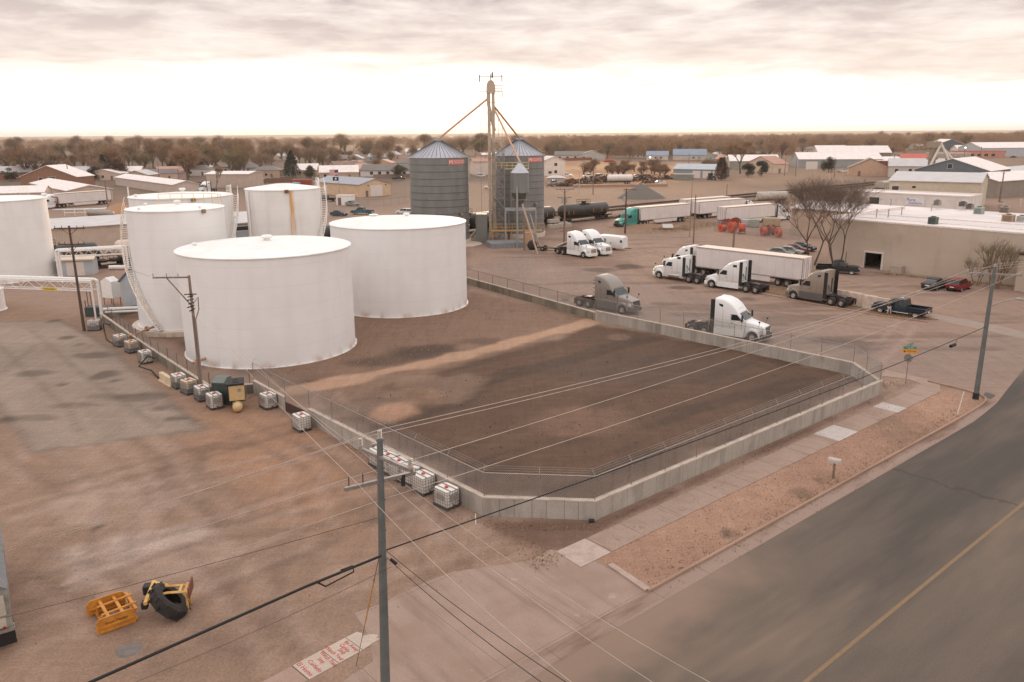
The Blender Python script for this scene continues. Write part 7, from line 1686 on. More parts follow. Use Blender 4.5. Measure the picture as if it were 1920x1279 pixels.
tp = tote('white caged tote standing alone outside the wall gap, nearest the big white tank row'); tp2 = tote('t', fill=.62); tp3 = tote('t', body=TOTEY, fill=.5); tpn = tote('t', plate=False)
TA = R(-46)
def put_tote(src, lab, px, py, ang=None, used=[]):
    # px,py: lowest corner of the tote on the ground
    q = gp(px,py)+Vector((-.05,.72,0)); o = dup(src, lab) if src.name in used else src; used.append(src.name); o['label'] = lab; o.location = q; o.rotation_euler = (0,0,ang if ang is not None else TA+R(rnd.uniform(-6,6))); return o
put_tote(tpn, 'white caged tote with red cap standing alone outside the wall gap', 563,812)
put_tote(tp, 'white caged tote beside the tan compressor, in front of the short wall stub', 500,770)
put_tote(tp, 'white caged tote at the foot of the weathered wooden pole, nearest the transformer', 398,770)
put_tote(tp2, 'caged tote with grey liquid just left of the wooden pole', 375,755)
put_tote(tp2, 'caged tote half hidden behind the wooden pole', 412,748)
put_tote(tp3, 'yellowed caged tote second left of the wooden pole', 350,742)
put_tote(tp2, 'caged tote with pale cap third left of the wooden pole', 331,731)
put_tote(tp, 'caged tote with a label plate between the hose and the row of low drums', 268,684)
put_tote(tp3, 'caged tote second in the far part of the row, beside the hose', 242,664)
put_tote(tp2, 'yellow topped caged tote with grey liquid, third in the far part of the row', 221,652)
put_tote(tp2, 'blue grey caged tote at the foot of the white pipe bridge', 173,622, R(10))
put_tote(tp, 'white caged tote nearest the wall corner with red cap, last of the foreground row', 838,959)
put_tote(tpn, 'white caged tote second from the wall corner in the foreground row', 794,932)
put_tote(tpn, 'white caged tote third from the wall corner behind the crossarm', 772,915)
put_tote(tpn, 'white caged tote fourth from the wall corner behind the steel pole', 748,905)
put_tote(tpn, 'white caged tote fifth from the wall corner behind the steel pole', 727,893)
put_tote(tpn, 'white caged tote farthest from the wall corner, left of the steel pole', 711,882)
for i,(px,py) in enumerate(((308,716),(318,722))):
    b = MB(); 
    for k in range(3): b.cyl((-.4+.4*k,0,0),(-.4+.4*k,0,.75), .2, n=10)
    b.bx(-.65,.65,-.25,.25,.0,.1); o = b.build('drum_rack', TOTEY); o.location = gp(px,py); o.rotation_euler = (0,0,TA); tag(o, ('left','right')[i]+' of two low racks of yellowed plastic drums by the hose', 'drum rack', 'low drum racks')
HOSE = mat('black_hose', srgb(44,38,36), rough=.7)
q = gp(290,672,.9); o_ = gp(305,703)
wire('hose', [q, q+Vector((-.4,-.4,.35)), q+Vector((-.9,-1.2,-.4)), gp(287,700)+Vector((-.1,0,.25)), gp(297,710)+Vector((0,0,.06)), gp(308,707)+Vector((0,0,.1))], .07, HOSE, 'thick black hose looping over the low wall beside the drum racks', 'hose', n=8)
q = gp(197,612,.9)
wire('hose', [q+Vector((.5,.2,.1)), q+Vector((-.1,-.1,.35)), gp(196,625)+Vector((0,0,.5)), gp(200,638)+Vector((0,0,.08)), gp(212,646)+Vector((0,0,.1))], .06, HOSE, 'black hose hanging over the wall by the far totes', 'hose', n=8)
# transformer cabinet, compressor
t = thing('transformer_cabinet', 'dark green transformer cabinet between the totes and the tan compressor', 'transformer', gp(424,756), R(-10))
GRN = mat('cabinet_green', srgb(62,72,66), rough=.55); b = MB(); b.cbox(-.85,.75,-.4,.8,0,1.75,.05); b.build('cabinet_body', GRN, t); b = MB(); b.prism([(-.4,1.74),(.8,1.74),(.8,2.0),(.2,2.05)],-.86,.2,'x'); b.build('cabinet_hood', mat('hood_grey_green', srgb(104,110,102), rough=.5), t)
b = MB(); b.cyl((.9,-.45,1.0),(.9,-.45,1.6),.16,n=10); b.cyl((.9,-.45,0),(.9,-.45,1.0),.04,n=6); b.build('meter', GALV, t)
b = MB(); b.bx(-.8,.7,-.42,-.405,.2,1.6); b.build('door', mat('cabinet_green2', srgb(52,62,57), rough=.5), t)
t = thing('air_compressor', 'tan air compressor cabinet sitting on a horizontal receiver tank', 'compressor', gp(440,772)+Vector((0,.8,0)), R(18))
TAN1 = mat('compressor_tan', srgb(196,166,120), rough=.45, var=.06)
b = MB(); b.cyl((.1,-1.15,.42),(.1,.9,.42),.36,n=20,caps=False); b.v = b.v; b.lathe([(.36,0),(.30,.12),(.15,.2),(.01,.22)],20); 
o = b
b2c = MB(); b2c.cyl((0,-1.0,.42),(0,1.0,.42),.37,n=20); b2c.sphere((0,-1.0,.42),.37,16,10,sz=1); b2c.build('receiver_tank', TAN1, t)
b = MB(); b.cbox(-.55,.55,-.7,.85,.82,2.0,.03); b.build('cabinet_body', TAN1, t); b = MB(); b.bx(-.6,.6,-.75,.9,2.0,2.14); b.bx(-.6,-.555,-.75,.9,.8,2.0); b.bx(-.58,.58,-.72,.88,.76,.84); b.build('black_panels', BLKP, t)
b = MB(); b.bx(-.2,.2,-.4,.0,2.14,2.18); b.bx(-.25,.2,.25,.6,2.14,2.16); b.build('top_grille', FRM, t); b = MB(); b.bx(.1,.35,-.715,-.70,1.5,1.75); b.build('control_panel', GALV, t)

# ---------------------------------------------------------------- sheds, pipe bridges
b = MB()
PB = gp(190,600)
def pipe_bridge(label, p0, p1, h, dpt=1.0, legs=(0,1), seg=10, sign=False):
    p0, p1 = Vector(p0), Vector(p1); d = (p1-p0); l = d.length; t = thing('pipe_bridge', label, 'pipe bridge', p0, math.atan2(d.y,d.x))
    b = MB(); b.cyl((0,.15,h+.25),(l,.15,h+.25),.16,n=8); b.cyl((0,-.3,h+.15),(l,-.3,h+.15),.09,n=8); b.build('pipe', WST, t)
    for y in (-.45,.45):
        b = MB(); b.bx(0,l,y-.05,y+.05,h-.05,h+.05); b.bx(0,l,y-.05,y+.05,h-dpt-.05,h-dpt+.05)
        for i in range(seg):
            x0_, x1_ = l*i/seg, l*(i+1)/seg; b.cyl((x0_,y,h-dpt if i%2 else h),(x1_,y,h if i%2 else h-dpt),.028,n=4)
        b.build('truss', WST, t)
    for f in legs:
        b = MB()
        for y in (-.45,.45): b.cyl((l*f,y,0),(l*f,y,h),.09,n=6)
        b.cyl((l*f,.15,h+.25),(l*f+(.35 if f else -.35),.15,h+.1),.16,n=8); b.cyl((l*f+(.35 if f else -.35),.15,h+.15),(l*f+(.35 if f else -.35),.15,.4),.15,n=8); b.build('leg', WST, t)
    if sign: b = MB(); b.bx(l*.62,l*.62+1.8,-.52,-.50,h-dpt-.1,h-dpt+.25); o = b.build('yellow_sign', mat('sign_yellow', srgb(206,180,70), rough=.6), t); MB().bx(l*.62+.2,l*.62+1.6,-.53,-.522,h-dpt+.04,h-dpt+.1).build('sign_lettering', FRM, o)
    return t
e0 = gp(186,603); h1 = topz(e0,180,521)
e1 = at_y(-60,530,e0.y+3.0); pipe_bridge('white truss pipe bridge in front of the leftmost tank', (e1.x,e1.y,0), e0, h1-.4, .95, (1,), 12, True)
f0 = gp(118,530); f1 = gp(238,522); h2_ = topz(f0,104,472)
pipe_bridge('white truss pipe bridge in front of the black tank car', f0, f1, h2_, .8, (0,1), 13)
b = MB(); q0 = gp(196,596); b.cyl((0,0,1.0),(12,1.8,1.15),.16,n=8); b.cyl((0,-.3,.7),(12,1.5,.8),.12,n=8); o = b.build('ground_pipes', WST); o.location = q0; tag(o, 'pair of white pipes running along the low wall to the tall tank', 'pipe')
BSH = wallmat('shed_bluegrey', (176,180,184), True)
bld('equipment_shed', 'pale grey double door shed with a cream roof behind the far pipe bridge', gp(113,518), 12, 4.6, 2.6, 2.35, 'gable_x', .35, BSH, roofmat('cream', (214,196,176)), (('f','white_door',1.0,0,1.1,2.0),('f','white_door',2.3,0,1.1,2.0)), cat='shed')
b_ = bld('equipment_shed', 'blue grey shed with a steep blue trimmed gable beside the tall tank', gp(232,580), -14, 3.4, 4.2, 3.4, 'gable_y', 1.5, BSH, roofmat('blue_trim', (96,116,128)), (), over=.18, cat='shed')
t = thing('gable_tank', 'small white upright tank on thin legs left of the blue grey shed', 'tank', gp(212,572), R(-25))
b = MB(); b.prism([(-.9,1.0),(.9,1.0),(.9,3.0),(0,3.5),(-.9,3.0)][::1],-.6,.6); b.build('tank_shell', WST, t)
for x in (-.8,.8):
    for y in (-.5,.5): MB().cyl((x,y,-.3),(x,y,1.0),.05,n=5).build('leg', RUST, t)
b = MB(); b.cbox(-.8,.8,-.6,.6,0,1.1,.05); o = b.build('pump_box', mat('dark_green_box', srgb(60,70,64))); o.location = gp(178,592); tag(o, 'dark green pump box beneath the near pipe bridge', 'pump box')
b = MB(); b.cbox(-.9,.9,-.5,.5,0,1.0,.05); o = b.build('pump_box', mat('dark_grey_box', srgb(84,84,86))); o.location = gp(202,592); tag(o, 'dark grey pump box just right of the near pipe bridge legs', 'pump box')
b = MB(); b.cyl((-1.2,0,.35),(1.2,.3,.35),.35,n=12); o = b.build('fallen_tank', WST); o.location = gp(220,506); tag(o, 'small white cylinder lying beside the far pipe bridge', 'cylinder')
for i,(px,py,h_) in enumerate(((168,590,3.2),(163,592,1.8),(174,588,2.6))):
    o = MB().cyl((0,0,0),(0,0,h_),.05,n=5).build('post', RUSTY); o.location = gp(px,py); tag(o, 'rusty bare post beside the dark wooden pole', 'post', 'rusty posts by the dark pole')
# things behind the long shed, far left
b = MB(); 
for k in range(9): b.lathe([(.98,0),(1.02,.1),(.98,.2)], 18, (0,0,k*.9+.2))
b.lathe([(.05,-.2),(.6,-.1),(.95,0),(.95,8.0),(.6,8.3),(.05,8.5)],18); b.v = [(z-4,x,y+1.5) for x,y,z in b.v]
t = thing('banded_tank', 'dull silver banded cylinder tank lying beyond the long grey shed', 'tank', gp(190,412), R(-28)); b.build('tank_shell', mat('dull_silver', srgb(150,138,128), rough=.35, metal=.6, var=.15), t)
b = MB(); b.bx(-3,-2.6,-.8,.8,0,.8); b.bx(2.6,3,-.8,.8,0,.8); b.build('cradle', FRM, t)
b = MB(); railing(b, [(-5,0,0),(-2.5,0,0),(0,0,0),(2.5,0,0),(5,0,0)],1.6,.08); o = b.build('white_pipe_rack', WST); o.location = gp(160,404); o.rotation_euler = (0,0,R(8)); tag(o, 'white pipe rack standing in the dirt beyond the long grey shed', 'rack')
b = MB(); 
for x in (-1.6,0,1.6):
    for y in (-1.2,1.2): b.bx(x-.12,x+.12,y-.12,y+.12,0,3.2)
for z in (.6,1.8,3.1): b.bx(-1.7,1.7,-1.3,-1.1,z-.1,z+.1); b.bx(-1.7,1.7,1.1,1.3,z-.1,z+.1)
o = b.build('rusty_frame', mat('rust_red', srgb(110,62,50), rough=.9, var=.2)); o.location = gp(104,390); tag(o, 'rust red steel frame in front of the rig at far left', 'frame')
b = MB(); b.loft([[(x,-w_,0),(x,w_,0),(x,w_*.4,.25+.15*math.sin(x*2))] for x,w_ in ((-7,1.0),(-4,1.6),(-1,1.4),(2,1.5),(5,1.0),(7,.6))]); o = b.build('blue_tarp', mat('tarp_blue', srgb(134,160,172), rough=.7, col2=srgb(206,200,194), scale=.8)); o.location = gp(150,392); o.rotation_euler = (0,0,R(10)); tag(o, 'pale blue tarpaulin heap lying in front of the white rig', 'tarpaulin')
def pile(name, label, px, py, rad, h, m, cat='heap', seed=1, sy=1.0):
    r = random.Random(seed); b = MB(); prof = [(rad*(1-k/10)**1.05, h*(k/10)**.9) for k in range(10)]+[(.02,h)]
    b.lathe(prof, 28); b.v = [(x*(1+.08*math.sin(3*math.atan2(y,x)+seed)), y*sy*(1+.06*math.cos(4*math.atan2(y,x))), z*(1+r.uniform(-.03,.03))-.02) for x,y,z in b.v]
    o = b.build(name, m, sharp=False); o.location = gp(px,py); return tag(o, label, cat)
pile('dirt_heap', 'tan dirt heap beyond the long grey shed', 224,398, 6, 2.6, mat('dirt_tan', srgb(160,122,92), rough=1, bump=.6))
GRV = mat('gravel_grey', srgb(104,98,90), rough=1, var=.15, scale=6, bump=.8)
pile('gravel_heap', 'big grey gravel heap beyond the tracks and the teal rig', 1201,371, 7.5, 4.6, GRV, seed=3)
pile('gravel_heap', 'dark grey gravel heap behind the slate blue building at right', 1812,318, 24, 5.5, mat('gravel_dark', srgb(92,84,76), rough=1, var=.15, scale=4, bump=.8), seed=4)
pile('dirt_heap', 'low brown dirt heap beside the concrete blocks near the right silo', 1078,434, 3.2, 1.3, mat('dirt_brown', srgb(122,98,82), rough=1, bump=.6), seed=5)
pile('dirt_heap', 'low tan dirt bank between the teal rig and the trailers', 1215,426, 9, .8, mat('dirt_bank', srgb(134,104,82), rough=1, bump=.6), seed=6, sy=.5)
b = MB(); r_ = random.Random(2)
CBL = mat('block_concrete', srgb(176,164,150), rough=.9, var=.15)
for i in range(9):
    b = MB().cbox(-.9,.9,-.45,.45,0,.8,.04); o = b.build('concrete_block', CBL); o.location = gp(1034+i%5*7.5, 428-(i%5)*.8-(i//5)*3)+Vector((0,0,.81*(1 if i in (5,6) else 0))); o.rotation_euler = (0,0,R(30+r_.uniform(-8,8))); tag(o, 'pale concrete block in the row beside the right silo', 'concrete block', 'concrete blocks by the right silo')
# silver tank trailer & hopper rail cars
t = thing('tank_trailer', 'weathered pale tank trailer parked beyond the three white trailers', 'tank trailer', gp(1447,382), R(18))
b = MB(); b.lathe([(.05,-5),(.9,-4.9),(1.2,-4.6),(1.2,4.6),(.9,4.9),(.05,5)],20); b.v = [(z,x,y+2.3) for x,y,z in b.v]; b.build('tank_shell', mat('weathered_pale', srgb(176,166,154), rough=.6, var=.2, scale=1.5), t)
b = MB(); b.bx(-6.5,4.5,-.4,.4,.9,1.1); b.cyl((-6.5,0,1),(-5.2,0,3.2),.06,n=4); b.build('frame', FRM, t)
for s in (-1,1):
    for x in (2.4,3.5): wheel(t, x, s*1.15, out=s, w=.5)
t = thing('tank_trailer', 'white tank trailer in the scrap yard beyond the tracks', 'tank trailer', gp(1162,345), R(4))
b = MB(); b.lathe([(.05,-5.2),(1.0,-5),(1.35,-4.6),(1.35,4.6),(1.0,5),(.05,5.2)],20); b.v = [(z,x,y+2.4) for x,y,z in b.v]; b.build('tank_shell', TRW, t)
b = MB(); b.bx(-4.5,4.5,-.4,.4,.6,1.1); b.build('frame', FRM, t)
for s in (-1,1):
    for x in (2.4,3.5): wheel(t, x, s*1.15, out=s, w=.5)
HOP = mat('hopper_beige', srgb(172,164,150), rough=.7, var=.12); 
def hopper(label, c):
    t = thing('hopper_car', label, 'rail hopper car', c, rang, 'covered rail hopper cars')
    b = MB(); b.prism([(-8,4.2),(8,4.2),(8,2.6),(5.5,1.2),(-5.5,1.2),(-8,2.6)],-1.5,1.5); b.build('hopper_body', HOP, t); b = MB(); b.prism([(-1.4,4.2),(1.4,4.2),(.8,4.55),(-.8,4.55)],-8,8,'x'); b.build('roof', HOP, t)
    b = MB(); b.bx(-8.4,8.4,-.3,.3,.8,1.1); b.bx(-8,-6,-1.2,1.2,.4,1.0); b.bx(6,8,-1.2,1.2,.4,1.0)
    for i in range(12): b.bx(-7.5+i*1.36,-7.4+i*1.36,-1.56,1.56,1.8,4.15)
    for s in (-1,1): b.cyl((s*7.9,-1.3,1),(s*7.9,-1.3,4.1),.05,n=4); b.cyl((s*7.9,1.3,1),(s*7.9,1.3,4.1),.05,n=4)
    b.build('underframe', mat('hopper_dark', srgb(110,98,88), rough=.8), t)
    return t
hc = hopper('beige covered hopper rail car just left of the beige metal building', gp(1660,366)+RD*3); dup(hc, 'second beige hopper rail car, behind the beige metal building', gp(1660,366)+RD*21)
track('railway_track', gp(1660,366), -18, 160, 'railway spur under the beige hopper cars')
# red reels
REEL = mat('reel_orange', srgb(204,84,52), rough=.5, var=.08); REEL2 = mat('reel_dark_red', srgb(132,62,48), rough=.7, var=.15)
def reel(label, px, py, Rr, wdt, ang, m=REEL, tilt=None):
    t = thing('cable_reel', label, 'cable reel', gp(px,py), R(ang), 'orange cable reels'); Rr *= .8; wdt *= .85
    for s in (-1,1):
        b = MB(); b.lathe([(Rr*.3,0),(Rr,0),(Rr,.1),(Rr*.3,.1),(Rr*.3,0)],24); b.v = [(z+s*wdt/2-.05,x,y+Rr) for x,y,z in b.v]; b.build('flange', m, t)
    b = MB(); b.lathe([(Rr*.72,-wdt/2),(Rr*.72,wdt/2)],20); b.v = [(z,x,y+Rr) for x,y,z in b.v]; b.build('drum', m if m is REEL else REEL2, t)
for a in (('orange cable reel at the left end of the group, nearest the trailer',1354,434,.95,1.3,30),('large orange cable reel second in the group',1372,436,1.4,1.0,20),('largest orange cable reel in the middle of the group, hub facing the camera',1391,438,1.5,1.4,-15),('orange cable reel left one in the right hand group',1431,442,1.15,.8,10),('orange cable reel at the far right of the group',1459,445,1.15,.8,10)): reel(*a)
for a in (('dark red empty reel behind the orange ones at left',1362,430,1.4,1.2,40,REEL2),('dark red reel between the two right hand orange reels',1445,441,1.3,1.2,10,REEL2),('dark red reel standing behind the second orange reel',1378,429,1.5,1.0,60,REEL2)): reel(*a)
fence('chain_link_fence', [gp(1340,433), gp(1420,442), gp(1500,452)], 0, 2.0, 'chain link fence in front of the orange cable reels', barbs=False, every=5)
for i,(px,py,s,c_) in enumerate(((1400,424,(2.4,1.6,1.5),(176,178,180)),(1414,426,(2.0,1.6,1.7),(150,154,140)),(1446,424,(3.6,2.2,1.8),(170,150,124)))):
    b = MB(); b.cbox(-s[0]/2,s[0]/2,-s[1]/2,s[1]/2,.15,s[2],.06); b.bx(-s[0]/2,s[0]/2,-.1,.1,0,.15); o = b.build('storage_crate', mat('crate_%d'%i, srgb(*c_), rough=.7)); o.location = gp(px,py); o.rotation_euler=(0,0,R(-20)); tag(o, ('pale blue grey','green grey','large tan')[i]+' crate behind the orange cable reels', 'crate')
# lumber debris
for i in range(14):
    b = MB(); b.box((0,0,.2),(r_.uniform(1.5,4),.22,.12),0); o = b.build('timber', mat('old_timber', srgb(142,112,92), rough=.9, var=.2)); o.location = gp(r_.uniform(1228,1290), r_.uniform(418,432)); o.rotation_euler = (0,r_.uniform(-.1,.2),r_.uniform(0,3)); tag(o, 'loose weathered timber lying in the scrap patch right of the teal rig', 'timber', 'loose timbers by the teal rig')
b = MB(); b.box((0,0,.7),(2.2,1.4,.06),0,mat3=Matrix.Rotation(.5,3,'X')); b.box((0,0,.3),(2.4,.1,.6)); o = b.build('tipped_panel', mat('panel_pale', srgb(186,178,172))); o.location = gp(1252,430); tag(o, 'tipped pale panel lying in the scrap patch right of the teal rig', 'panel')
# jersey barriers
for i in range(3):
    b = MB(); b.prism([(-.4,0),(.4,0),(.3,.35),(.16,1.5),(-.16,1.5),(-.3,.35)],-1.7,1.7); o = b.build('concrete_barrier', mat('barrier_concrete', srgb(190,168,152), rough=.9, var=.15)); o.location = gp(1588+i*29, 569+i*6.4); o.rotation_euler = (0,0,R(-49)+math.pi/2); tag(o, ('left','middle','right')[i]+' one of three concrete barriers behind the beige grey tractor', 'barrier', 'concrete barriers')
sheet('grass_island', [gp(1430,535), gp(1500,543), gp(1760,600), gp(1700,600), gp(1560,572), gp(1420,545)], .05, posmat('dry_island', srgb(128,100,76), [(1.5,(1,1,1),0,.4,.7,srgb(104,84,66),.8)]), .05)
strip('island_kerb', [gp(1415,549), gp(1500,566), gp(1650,593), gp(1740,605)], .08,.08,0,.15,KERBM)
# yard poles
for (px,py,tp_,lb,kw) in ((1058,455,354,'wooden pole with two transformer drums beside the pair of white tractors',dict(arms=((1.6,2.6,0),(0.1,3.4,0)),drums=2,r=.2)),
    (1172,438,354,'dark wooden pole in front of the teal tractor',dict(arms=((.2,2.6,.8),),drums=1,r=.2,m=mat('dark_pole_wood2', srgb(92,68,60), rough=.9))),
    (1300,457,366,'slim wooden pole with a small lamp in the yard left of the orange reels',dict(arms=(),r=.14)),
    (1293,444,340,'thinnest pole standing just left of the slim lamp pole',dict(arms=(),r=.07)),
    (1373,492,426,'wooden pole rising behind the slanted grille tractor',dict(arms=(),r=.2)),
    (1361,390,345,'pole with a square metal cabinet behind the white trailers',dict(arms=(),r=.14)),
    (1454,412,372,'slim dark pole left of the bare trees',dict(arms=(),r=.12)),
    (1618,372,336,'wooden pole in front of the white office building',dict(arms=(),r=.2)),
    (1748,338,308,'dark thin pole before the slate blue gable',dict(arms=(),r=.16,m=_m['dark_pole_wood'])),
    (1872,395,318,'tall wooden pole at the end of the teal walled storage building',dict(arms=((.4,3,0),),r=.2)),
    (1884,362,322,'dark slim pole beside the tall wooden pole at right',dict(arms=(),r=.16,m=_m['dark_pole_wood'])),
    (1872-0,384,350,'short orange brown pole at the right yard',dict(arms=(),r=.12)) ,
    (204,397,338,'wooden pole at left rising in front of the white trailer',dict(arms=(),r=.2)),
    (131,350,307,'leaning pale wooden pole at upper left among the houses',dict(arms=(),r=.25)),
    (300,345,304,'pale pole at upper left behind the storage sheds',dict(arms=(),r=.22)),
    (337,352,316,'thin pole with crossarm by the long storage shed',dict(arms=((.2,2.5,0),),r=.18)),
    (389,362,328,'dark lamp pole left of the cream metal building',dict(arms=(),r=.2)),
    (451,330,302,'pale flagless pole behind the cream metal building',dict(arms=(),r=.22)),
    (556,336,310,'pale pole beside the tall spruce',dict(arms=((.2,2.5,0),),r=.2)),
    (598,352,313,'dark thin pole behind the beige metal building',dict(arms=(),r=.16)),
    (1232,316,294,'thin dark pole in the brown field',dict(arms=(),r=.2)),
    (1291,318,288,'thin dark pole left of the grey garage',dict(arms=(),r=.2)),
    (1471,330,297,'left one of two thin poles before the tan warehouse',dict(arms=(),r=.18)),
    (1491,331,297,'right one of two thin poles before the tan warehouse',dict(arms=(),r=.18)),
    (1564,333,297,'thin pole right of the round evergreen',dict(arms=(),r=.2)),
    (1674,322,290,'thin dark pole by the four windowed house',dict(arms=(),r=.2)),
    (1837,303,275,'dark pole by the red and white shop',dict(arms=(),r=.25)),
    (1112,365,316,'thin wooden pole in the scrap yard',dict(arms=(),r=.18))):
    wood_pole(px,py,tp_,lb,**kw)
def lamp_post(px,py,tp_,lb,side=-1):
    q = gp(px,py); h = topz(q,px,tp_); t = thing('street_lamp', lb, 'street lamp', q, 0); m_ = mat('pale_lamp_post', srgb(186,172,160), rough=.5)
    MB().cyl((0,0,0),(0,0,h),.16,.1,n=6).build('post', m_, t); b = MB(); b.tube([(0,0,h),(side*1.0,0,h+.6),(side*2.6,0,h+.8)],.08,n=5); b.build('lamp_arm', m_, t); b = MB(); b.bx(side*2.4-.5,side*2.4+.5,-.2,.2,h+.7,h+.95); b.build('lamp_head', m_, t)
lamp_post(642,334,306,'pale street lamp beyond the beige metal building',1); lamp_post(1086,362,322,'pale street lamp in front of the scrap yard',-1); lamp_post(1117,300,283,'pale lamp post by the houses beyond the field',1)
# lit yard lamps
LIT = mat('lit_lamp', (1,.85,.65), emit=(1,.8,.6), es=6)
for (px,py,tp_,lb) in ((1218,318,295,'lit yard lamp in the brown field'),(1807,300,277,'lit lamp above the red and white shop')):
    q = gp(px,py); h = topz(q,px,tp_); t = thing('yard_lamp', lb, 'yard lamp', q); MB().cyl((0,0,0),(0,0,h),.14,n=5).build('post', _m['dark_pole_wood'], t); MB().sphere((0,-.2,h),.45,8,6).build('bulb', LIT, t)
# scaffold-like grain leg at right with pale tubes
q = gp(1743,336); hq = topz(q,1743,262); t = thing('grain_tower', 'tan tower with long pale slanting tubes behind the slate blue building', 'grain tower', q)
b = MB(); b.box((0,0,hq*.45),(2.2,2.0,hq*.9)); b.bx(-2.4,2.4,-1.5,1.5,hq*.80,hq*.95); b.bx(-1.6,1.6,-1.5,1.5,hq*.5,hq*.56); b.build('tower_body', mat('tower_tan', srgb(150,132,112), rough=.7, var=.15), t)
PT_ = mat('pale_tube', srgb(196,184,172), rough=.5)
sc_ = q.y/1493
for (x0_,y0_,x1_,y1_) in ((1753,268,1768,314),(1755,275,1781,313),(1753,272,1724,320)):
    b = MB(); b.cyl(((x0_-1743)*sc_,-1,topz(q,1743,y0_)),((x1_-1743)*sc_,-6,topz(q,1743,y1_)),.5,n=7); b.build('chute', PT_, t)

# flags
q = gp(637,372); hf = topz(q,635,316); t = thing('flagpole', 'flagpole with a striped red and white flag above a black flag', 'flagpole', q)
MB().cyl((0,0,0),(0,0,hf),.07,.05,n=6).build('pole', GALV, t)
def flag(nm, z, w_, h_, ms, stripes):
    b = MB(); nn = 10; k = stripes
    for j in range(k):
        vs = []
        for i in range(nn+1):
            x = -w_*i/nn; y = .25*math.sin(i*.9)*i/nn; zz = -.05*h_*math.sin(i*.7)-(.06*h_*i/nn); vs += [(x,y,z+zz-h_*j/k),(x,y,z+zz-h_*(j+1)/k)]
        b.add(vs, [(2*i,2*i+2,2*i+3,2*i+1) for i in range(nn)], j%2 if len(ms) > 1 else 0)
    if nm == 'striped_flag':
        vs = []
        for i in range(5):
            x = -w_*i/nn; y = .25*math.sin(i*.9)*i/nn; zz = -.05*h_*math.sin(i*.7)-(.06*h_*i/nn); vs += [(x,y-.03,z+zz),(x,y-.03,z+zz-h_*7/13),(x,y+.03,z+zz),(x,y+.03,z+zz-h_*7/13)]
        b.add(vs, [(4*i,4*i+4,4*i+5,4*i+1) for i in range(4)]+[(4*i+2,4*i+6,4*i+7,4*i+3) for i in range(4)], 2)
    return b.build(nm, ms, t, sharp=False)
flag('striped_flag', hf-.3, 2.8, 1.7, [mat('flag_red', srgb(178,72,68)), mat('flag_white', srgb(224,212,204)), mat('flag_blue', srgb(64,64,90))], 13)
fl = flag('black_flag', hf-2.6, 1.9, 1.2, [mat('flag_black', srgb(34,34,36))], 1); b = MB(); b.disc((0,0,0),.3,12); b.v = [(x-.9,-.14,hf-3.2+y) for x,y,z in b.v]; b.build('flag_emblem', _m['flag_white'], fl)
# small white shed near the cars, red & blue container
bld('storage_shed','small white shed with an open brown door beside the grey green saloon',gp(631,385),-10,4.6,3,2.6,'flat',wm=WST,rm=WR,ops=(('f','door',.5,0,1.0,2.2),),cat='shed')
t = thing('shipping_container', 'red shipping container just above the rusted tank roof', 'container', gp(566,350), R(-6)); b = MB(); b.bx(-4,4,-1.2,1.2,0,2.7); b.build('container_body', mat('container_red', srgb(158,68,54), rough=.7, var=.12), t)
b = MB(); 
for i in range(16): b.bx(-3.9+i*.5,-3.75+i*.5,-1.24,-1.2,.1,2.6)
b.build('corrugation', mat('container_red_dark', srgb(140,58,46), rough=.7), t)
t = thing('box_truck', 'blue white truck cab left of the red shipping container', 'truck', gp(553,352), R(178)); b = MB(); b.loft([rsec(-2,1,.95,.5,2.0,.1),rsec(.6,1,.95,.5,2.1,.15),rsec(1.2,.95,.9,.5,1.3,.15),rsec(2.2,.9,.85,.5,1.2,.15)]); b.build('body', mat('pale_blue_paint', srgb(130,164,176), rough=.4), t)
for s in (-1,1): wheel(t,1.5,s*1.0,r=.4,w=.25,rim=.22,out=s); wheel(t,-1.3,s*1.0,r=.4,w=.25,rim=.22,out=s)
fence('chain_link_fence', [gp(660,388), gp(720,386), gp(772,378)], 0, 1.9, 'chain link fence across the dirt behind the rusted tank', barbs=False, every=4, post=RUSTY)
# service building roof glimpsed between tanks B and F
bld('workshop_building','low grey workshop glimpsed between the white tanks at left', gp(425,452), 38, 16, 14, 3.2, 'shed', .8, wallmat('bluegrey',(150,156,160),True), LG, (('f','window',2,1.8,8,.8),), cat='building')
# ---------------------------------------------------------------- foreground machinery
YP = mat('worn_yellow_paint', srgb(204,138,50), rough=.55, col2=srgb(176,112,44), scale=2.5); YP2 = mat('faded_yellow_paint2', srgb(208,170,96), rough=.6, col2=srgb(190,136,70), scale=3)
c0 = gp(212,1163); t = thing('plow_attachment', 'orange yellow open frame machine attachment with two side boards lying in the dirt', 'machine attachment', c0, 0)
f0_, f1_ = gp(184,1192), gp(253,1167); fa = math.atan2((f1_-f0_).y,(f1_-f0_).x); t.rotation_euler = (0,0,fa); sLn = (f1_-f0_).length
bk0 = gp(170,1150); 
def board(y, sgn_, nm='side_board'):
    b = MB(); l = sLn; b.prism([(-l/2,0),(l/2,0),(l/2+.05,.2),(l/2,.62),(l/2-.15,.7),(-l/2+.1,.7),(-l/2-.05,.55),(-l/2-.08,.15)], y-.03, y+.03); o = b.build(nm, YP, t)
    b = MB(); b.bx(-l/2+.05,l/2-.05,y-.09,y-.03,.08,.16); b.bx(-l/2+.05,l/2-.05,y-.10,y-.03,.28,.33); b.build('board_rib', YP, o)
    return o
bf = board(-.75,1); board(.95,-1)
b = MB()
for y in (-.25,.5): b.cyl((-.45,y,.55),(.95,y,.62),.055,n=8)
for x in (-.25,.3,.8): b.bx(x-.06,x+.06,-.72,.92,.5,.6)
for x in (-.45,.8):
    b.bx(x-.04,x+.04,-.72,.92,.05,.14); 
    for y in (-.3,.5): b.bx(x-.04,x+.04,y-.04,y+.04,.1,.55)
